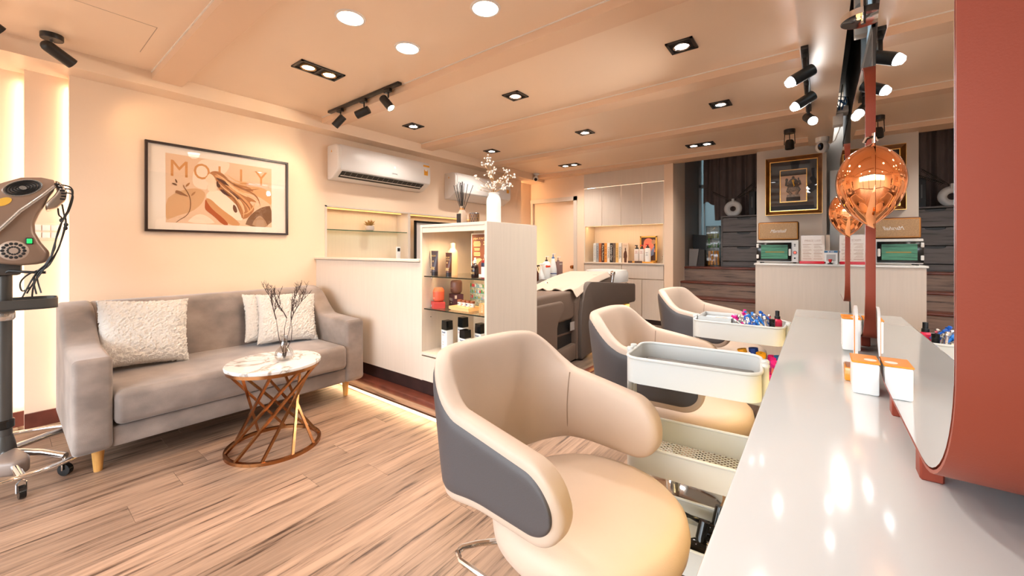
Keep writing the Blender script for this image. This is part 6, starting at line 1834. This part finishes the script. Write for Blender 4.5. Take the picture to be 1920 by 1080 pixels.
# contents of the second cart
CX2, CY2 = 3.562, 2.445
t = thing('organizer_box', 'white open organizer box in the top tray of the second cart', 'box', (CX2 - 0.105, CY2, 0.6965))
b = MB()
for x0, x1, y0, y1 in ((-0.085, -0.081, -0.10, 0.10), (0.081, 0.085, -0.10, 0.10), (-0.085, 0.085, -0.10, -0.096), (-0.085, 0.085, 0.096, 0.10)):
    b.box(x0, x1, y0, y1, 0, 0.105)
b.box(-0.085, 0.085, -0.1, 0.1, 0, 0.004)
b.build('box_walls', cartw, t)
MB().box(-0.07, 0.07, -0.08, 0.08, 0.08, 0.085).build('inner_lid', M['white'], t)
MB().box(-0.015, 0.045, -0.02, 0.02, 0.086, 0.090).build('coral_tab', mat('coral_tab', (0.80, 0.25, 0.15), 0.5), t)
silver = mat('silver_clip', (0.75, 0.75, 0.75), 0.2, 0.9)
clipc = [silver, silver, mat('clip_blue', (0.01, 0.12, 0.55), 0.3), mat('clip_magenta', (0.62, 0.01, 0.22), 0.3), silver, mat('clip_blue2', (0.02, 0.20, 0.62), 0.3)]
nm = ['silver', 'silver', 'blue', 'magenta', 'silver', 'bright blue']
b = MB()
b.cyl((-0.03, 0, 0), (0.03, 0, 0.003), 0.0045, 0.0022, 6); b.cyl((-0.03, 0, 0), (0.03, 0, -0.003), 0.0045, 0.0022, 6); b.rbox(-0.042, -0.024, -0.006, 0.006, -0.007, 0.007, 0.003)
clip_me = b.mesh('section_clip')
random.seed(9)
cme = {}
for i in range(64):
    k = i % 6
    fx = i / 64
    if fx < 0.25:
        k = [0, 3, 1, 4][i % 4]
    elif fx > 0.5:
        k = [2, 0, 5, 1, 4, 2, 0][i % 7]
    if k not in cme:
        me = clip_me.copy(); me.materials.append(clipc[k]); cme[k] = me
    o = bpy.data.objects.new('section_clip', cme[k]); COL.objects.link(o)
    lay = (i * 7) % 4
    o.location = (CX2 + 0.0 + 0.135 * fx + random.uniform(-.008, .008), CY2 + random.uniform(-.10, .09), 0.745 + lay * 0.014 + random.uniform(0, .012))
    o.rotation_euler = (random.uniform(0, 3), random.uniform(0.5, 1.4), random.uniform(-1.5, 1.5))
    tag(o, '%s metal section clip in the heap on the second cart' % nm[k] if k not in (1, 4) else 'silver metal section clip in the heap on the second cart', 'hair clip', 'section clips heaped on the second cart')
t = thing('clip_tray', 'clear low tray under the heap of section clips', 'tray', (CX2 + 0.065, CY2, 0.6965))
MB().rbox(-0.082, 0.082, -0.115, 0.115, 0, 0.035, 0.004).build('tray_body', M['white'], t)
t = thing('spray_bottle', 'pink labelled bottle with black pump at the end of the second cart', 'bottle', (CX2 + 0.168, CY2 + 0.03, 0.6965), 0)
MB().lathe([(0.020, 0), (0.021, 0.003), (0.021, 0.095), (0.012, 0.105)], seg=18).build('bottle_body', mat('bottle_straw', (0.62, 0.42, 0.24), 0.2), t)
MB().lathe([(0.0214, 0.070), (0.0214, 0.098), (0.0125, 0.107)], seg=18).build('label_band', mat('label_pink', (0.70, 0.02, 0.08), 0.4), t)
MB().lathe([(0.013, 0.105), (0.013, 0.120), (0.0095, 0.122), (0.0095, 0.148), (0.0001, 0.150)], seg=14).build('pump', M['black'], t)
t = thing('polish_bottle', 'small bottle with tall black cap in front of the pink labelled bottle', 'bottle', (CX2 + 0.152, CY2 - 0.06, 0.6965), 0)
MB().lathe([(0.016, 0), (0.017, 0.003), (0.017, 0.06), (0.012, 0.07)], seg=16).build('bottle_body', mat('bottle_wine', (0.12, 0.01, 0.02), 0.15), t)
MB().lathe([(0.0125, 0.068), (0.0135, 0.115), (0.0001, 0.117)], seg=16).build('bottle_cap', M['blackgloss'], t)
# flexi rods in the second tier
rods = [(-0.02, 0.0, (0.85, 0.40, 0.01), 'orange'), (0.01, 0.05, (0.85, 0.38, 0.01), 'orange'), (0.035, 0.06, (0.01, 0.05, 0.28), 'navy'), (0.06, 0.03, (0.85, 0.40, 0.01), 'orange'), (0.035, -0.02, (0.01, 0.18, 0.50), 'blue'), (0.095, 0.05, (0.55, 0.10, 0.40), 'violet'), (0.12, -0.01, (0.82, 0.20, 0.14), 'coral'), (0.15, 0.04, (0.01, 0.12, 0.40), 'dark blue'), (0.155, -0.03, (0.85, 0.33, 0.01), 'orange'), (0.06, -0.04, (0.02, 0.25, 0.20), 'green'), (0.10, -0.05, (0.70, 0.02, 0.25), 'magenta')]
rl = ['orange foam hair rod leaning farthest left in the second cart', 'short orange foam hair rod behind the blue ended rod', 'navy foam hair rod at the back of the bunch', 'upright orange foam hair rod in the middle of the bunch', 'blue foam hair rod with a round end left of the green one', 'violet foam hair rod behind the coral one', 'coral foam hair rod with a magenta end', 'dark blue foam hair rod at the right of the bunch', 'orange foam hair rod leaning to the right', 'green foam hair rod below the blue ended rod', 'magenta foam hair rod at the bottom of the bunch']
lean_ = [(-0.50, -.1), (-0.25, 0), (-0.1, 0), (0.0, -.25), (-0.2, -.35), (0.1, -.15), (0.12, -.4), (0.05, -.1), (0.08, -.35), (0.05, -.3), (0.1, -.35)]
for i, (x, y, c, n) in enumerate(rods):
    t = thing('foam_rod', rl[i], 'hair rod', (3.615 + (x + 0.02) * 0.68, CY2 + y * .6 - 0.05, 0.392), 0, 'foam hair rods in the second cart')
    d = Vector((lean_[i][0], lean_[i][1], 1.0)).normalized()
    L = (0.25, 0.25, 0.255, 0.255, 0.235, 0.235, 0.24, 0.235, 0.20, 0.19, 0.17)[i]
    b = MB(); b.tube([d * 0.008, d * L * .5, d * L * .92], 0.0155, 12); b.build('rod_body', mat('foam_' + n.replace(' ', '_'), c, 0.6), t)
    ec = (0.65, 0.01, 0.22) if i in (6, 5) else c
    b = MB(); b.cyl(d * L * .92, d * L, 0.022, seg=16); o = b.build('rod_end', mat('foam_end', ec, 0.6), t)
    b = MB(); b.cyl(d * L, d * (L + 0.0008), 0.004, seg=8); b.build('end_dimple', mat('foam_dimple', tuple(q * .4 for q in ec), 0.6), o)
t = thing('printed_pouch', 'pale pink printed pouch under the foam rods', 'pouch', (CX2 + 0.13, CY2 - 0.095, 0.392))
b = MB(); b.rbox(-0.05, 0.06, -0.012, 0.018, 0, 0.10, 0.012, 3); b.build('pouch_body', mat('pouch_pink', (0.80, 0.42, 0.30), 0.5, noise=(40, 0.25, (1, 1, 1))), t)
t = thing('spotted_tube', 'yellow spotted tube standing before the pink pouch', 'tube', (CX2 + 0.075, CY2 - 0.115, 0.392))
MB().lathe([(0.014, 0), (0.015, 0.003), (0.015, 0.085), (0.008, 0.095), (0.0001, 0.096)], seg=16).build('tube_body', mat('tube_yellow', (0.85, 0.45, 0.02), 0.4), t)
for i in range(10):
    a = -PI / 2 + (i % 5 - 2) * 0.5
    MB().sphere((0.015 * math.cos(a), 0.015 * math.sin(a), 0.02 + 0.013 * (i // 2)), 0.002, 1, 1, 1, 6, 4).build('spot', M['black'], t)

# ================================================================ hair treatment machine at the left edge
hm = thing('hair_steamer', 'wheeled brown and chrome hair heating machine with cables at the left edge', 'hair machine', (0.59, 0.015, 0), YAW + 0.876)
K_ = 0.00273
def hp(x, y):
    return ((x - 8) * K_ / 1.56, 1.16 - (y - 469) * K_)
bronzeb = mat('bronze_plastic', (0.27, 0.185, 0.135), 0.32, 0.35)
silverb = mat('silver_trim', (0.62, 0.58, 0.54), 0.22, 0.8)
dgrey = mat('graphite_metal', (0.10, 0.095, 0.09), 0.35, 0.6)
sil = [(-70, 400), (-40, 365), (0, 352), (12, 347), (41, 336), (79, 332.5), (104, 335), (109, 345), (95, 363), (86.6, 380), (75.6, 398), (67, 417), (68, 436), (79, 454), (98, 475), (91, 492), (72, 496), (41, 498), (6, 494), (-30, 480), (-60, 450)]
rprism([hp(*p) for p in sil], -0.10, 0.12, 'y', 0.018, 3).build('head_housing', bronzeb, hm)
up = [(-70, 398), (-40, 363), (0, 350), (12, 345), (41, 334), (79, 330.5), (104, 333), (108, 343), (80, 365), (40, 395), (10, 425), (-20, 452), (-60, 440)]
rprism([hp(*p) for p in up], -0.108, -0.095, 'y', 0.004, 2).build('upper_shell', mat('bronze_plastic_light', (0.33, 0.22, 0.16), 0.3, 0.3), hm)
b = MB(); b.tube([(*hp(105, 345)[:1], -0.108, hp(105, 345)[1]), (hp(80, 366)[0], -0.112, hp(80, 366)[1]), (hp(40, 396)[0], -0.112, hp(40, 396)[1]), (hp(8, 428)[0], -0.112, hp(8, 428)[1]), (hp(-30, 462)[0], -0.11, hp(-30, 462)[1])], 0.009, 10); b.build('trim_ridge', silverb, hm)
vis = [(106, 333), (120, 338), (131, 354), (129, 368), (110, 385), (90, 392), (87, 380), (104, 363), (113, 350)]
rprism([hp(*p) for p in vis], -0.105, 0.11, 'y', 0.010, 2).build('visor', mat('visor_bronze', (0.36, 0.28, 0.22), 0.25, 0.6), hm)
for i in range(6):
    q = i / 5
    cx, cy = 110 + 14 * math.sin(q * 2.2), 341 + 28 * q
    a, z = hp(cx, cy)
    MB().rbox(a - 0.010, a + 0.010, -0.109, -0.104, z - 0.005, z + 0.005, 0.003).build('visor_slot', M['black'], hm)
# fan grille
ca, cz = hp(45, 353)
for i in range(6):
    r = 0.018 + i * 0.015
    b = MB(); b.tube([(ca + .68 * r * math.cos(t), -0.111, cz + 0.42 * r * math.sin(t) + 0.22 * r * math.cos(t)) for t in [2 * PI * k / 36 for k in range(36)]], 0.0032, 6, True); b.build('grille_ring', M['black'] if i < 5 else silverb, hm)
b = MB(); b.prism([(ca + 0.061 * math.cos(t), cz + 0.038 * math.sin(t) + 0.02 * math.cos(t)) for t in [2 * PI * k / 36 for k in range(36)]], -0.110, -0.1085); b.build('grille_plate', mat('grille_steel', (0.45, 0.45, 0.45), 0.25, 0.9), hm)
b = MB(); b.prism([(ca + 0.013 * math.cos(t), cz + 0.010 * math.sin(t)) for t in [2 * PI * k / 20 for k in range(20)]], -0.114, -0.111); b.build('grille_hub', silverb, hm)
# round vent and switch
va, vz = hp(28, 470)
b = MB(); b.lathe([(0.0001, -0.103), (0.046, -0.103), (0.050, -0.100)], (va, 0, vz), 32, ax='y'); b.build('round_vent', mat('vent_tan', (0.42, 0.33, 0.27), 0.35, 0.3), hm)
for i in range(14):
    t = 2 * PI * i / 14
    for r, s in ((0.035, 0.0072), (0.019, 0.0045)):
        MB().sphere((va + r * math.cos(t), -0.1035, vz + r * math.sin(t)), s, 1, .2, 1, 8, 6).build('vent_hole', M['black'], hm)
ga, gz = hp(57, 452)
MB().rbox(ga - 0.013, ga + 0.013, -0.108, -0.10, gz - 0.017, gz + 0.017, 0.003).build('switch_frame', M['black'], hm)
MB().rbox(ga - 0.009, ga + 0.009, -0.110, -0.104, gz - 0.012, gz + 0.012, 0.002).build('green_switch', mat('green_lit', (0.01, 0.45, 0.08), 0.3, emit=(0.02, 0.8, 0.15), estr=0.7), hm)
sa, sz = hp(10, 381)
b = MB(); b.prism([(sa + 0.026 * math.cos(t), sz + 0.020 * math.sin(t) + 0.012 * math.cos(t)) for t in [2 * PI * k / 24 for k in range(24)]], -0.1105, -0.108); b.build('yellow_badge', mat('badge_yellow', (0.72, 0.42, 0.06), 0.4), hm)
# tray, column, base
ta, tz = hp(30, 570)
ot = rrect(0.145, 0.11, 0.05, 6)
n = len(ot)
for nm_, z0, z1, mm in (('tray_band', -0.028, 0.022, dgrey),):
    vs = [(ta + x, y, tz + z0) for x, y in ot] + [(ta + x, y, tz + z1) for x, y in ot] + [(ta + x * .975, y * .95, tz + z1) for x, y in ot] + [(ta + x * .975, y * .95, tz - 0.02) for x, y in ot]
    fs = []
    for L in range(3):
        for q in range(n):
            q2 = (q + 1) % n
            fs.append((L * n + q, L * n + q2, (L + 1) * n + q2, (L + 1) * n + q))
    MB().add(vs, fs, True).build(nm_, mm, hm)
MB().prism([(ta + x, y) for x, y in ot], tz - 0.030, tz - 0.022, 'z').build('tray_floor', dgrey, hm)
MB().cyl((0, 0, 0.20), (0, 0, 1.12), 0.030, seg=24).build('column', dgrey, hm)
MB().lathe([(0.034, 0.80), (0.040, 0.81), (0.040, 0.84), (0.034, 0.85)], seg=24).build('column_collar', silverb, hm)
MB().lathe([(0.033, 0.245), (0.038, 0.25), (0.038, 0.285), (0.033, 0.29)], seg=24).build('lower_collar', M['blackgloss'], hm)
MB().lathe([(0.045, 0.06), (0.052, 0.09), (0.040, 0.17), (0.032, 0.21)], seg=28).build('hub', dgrey, hm)
legs_w = [8, 40, 130, 220, 305]
for k, wdeg in enumerate(legs_w):
    a = math.radians(wdeg) - YAW - 0.876
    R1 = 0.365 if k != 1 else 0.305
    d = Vector((math.cos(a), math.sin(a), 0))
    s_ = Vector((-d.y, d.x, 0))
    lg = MB().tube([d * 0.03 + Vector((0, 0, 0.125)), d * 0.2 + Vector((0, 0, 0.118)), d * R1 + Vector((0, 0, 0.098))], 0.017, 10).build('leg', M['chrome'], hm)
    p = d * R1
    b = MB(); b.cyl(p - s_ * 0.011 + Vector((0, 0, 0.03)), p + s_ * 0.011 + Vector((0, 0, 0.03)), 0.030, seg=20); b.build('wheel', M['blackgloss'], lg)
    b = MB(); b.tube([p + Vector((0, 0, 0.09)), p + s_ * 0.016 + Vector((0, 0, 0.072)), p + s_ * 0.016 + Vector((0, 0, 0.03))], 0.004, 6); b.tube([p + Vector((0, 0, 0.09)), p - s_ * 0.016 + Vector((0, 0, 0.072)), p - s_ * 0.016 + Vector((0, 0, 0.03))], 0.004, 6); b.build('caster_fork', M['chrome'], lg)
# plastic foot cover
_c, _s = math.cos(-0.876), math.sin(-0.876)
rprism([(x * _c - y * _s, x * _s + y * _c) for x, y in [(0.05, -0.06), (0.10, -0.115), (0.16, -0.15), (0.215, -0.13), (0.235, -0.08), (0.19, -0.045), (0.12, -0.01), (0.03, 0.03)]], 0.07, 0.142, 'z', 0.016, 3).build('foot_cover', mat('foot_taupe', (0.23, 0.17, 0.14), 0.35), hm)
b = MB(); b.tube([(0.37 * math.cos(t), 0.37 * math.sin(t), 0.10) for t in [2 * PI * k / 48 for k in range(48)]], 0.011, 10, True); b.build('foot_ring', M['chrome'], hm)
# cables
cab = [[(118, 342), (138, 345), (141, 362), (128, 402), (126, 420), (112, 468), (88, 500), (60, 538)],
       [(124, 348), (140, 352), (138, 380), (122, 408), (108, 450), (104, 470), (78, 510), (52, 550)],
       [(128, 356), (142, 362), (134, 392), (119, 415), (110, 440), (97, 486), (70, 512), (44, 556)],
       [(112, 388), (114, 400), (120, 412), (106, 455), (92, 494), (66, 520), (70, 552)],
       [(120, 380), (124, 398), (128, 418), (115, 460), (95, 497), (72, 516), (79, 550)],
       [(60, 538), (44, 545), (40, 530), (54, 515), (80, 505)],
       [(72, 516), (64, 540), (62, 556)]]
def smooth_line(p, n=5):
    out = []
    for i in range(len(p) - 1):
        a, q, c, e = p[max(i - 1, 0)], p[i], p[i + 1], p[min(i + 2, len(p) - 1)]
        for k in range(n):
            t = k / n
            out.append(tuple(0.5 * (2 * q[j] + (c[j] - a[j]) * t + (2 * a[j] - 5 * q[j] + 4 * c[j] - e[j]) * t * t + (3 * q[j] - a[j] - 3 * c[j] + e[j]) * t ** 3) for j in range(3)))
    return out + [tuple(p[-1])]
for k, c in enumerate(cab):
    b = MB(); b.tube(smooth_line([(hp(x, y)[0], -0.125 + 0.012 * ((k * 3 + i * 2) % 4), hp(x, y)[1]) for i, (x, y) in enumerate(c)]), 0.0036, 6); b.build('cable', M['black'], hm)
for (x, y) in ((119, 411), (128, 419), (127, 426)):
    a, z = hp(x, y); MB().sphere((a, -0.115, z), 0.009, 1, 1, 1.3, 10, 8).build('cable_knot', M['black'], hm)
b = MB(); b.tube([(hp(-10, 520)[0], -0.02, hp(-10, 520)[1]), (hp(20, 508)[0], -0.05, hp(20, 508)[1]), (hp(60, 511)[0], -0.08, hp(60, 511)[1]), (hp(88, 512)[0], -0.09, hp(88, 512)[1])], 0.007, 8); b.build('head_arm', M['black'], hm)
b = MB(); b.rbox(-0.07, 0.06, -0.05, 0.05, 1.03, 1.10, 0.015); b.build('head_joint', dgrey, hm)

# wall switches
sw = thing('wall_switch', 'white double row wall switch on the stepped wall panel', 'switch', (-0.10, 0.19, 1.28))
MB().rbox(0.0, 0.008, -0.075, 0.075, -0.055, 0.055, 0.003).build('switch_plate', M['wall'], sw)
for z in (-0.022, 0.026):
    for k in range(3):
        MB().rbox(0.007, 0.013, -0.055 + k * 0.038, -0.021 + k * 0.038, z - 0.018, z + 0.018, 0.002).build('rocker', M['trimwhite'], sw)
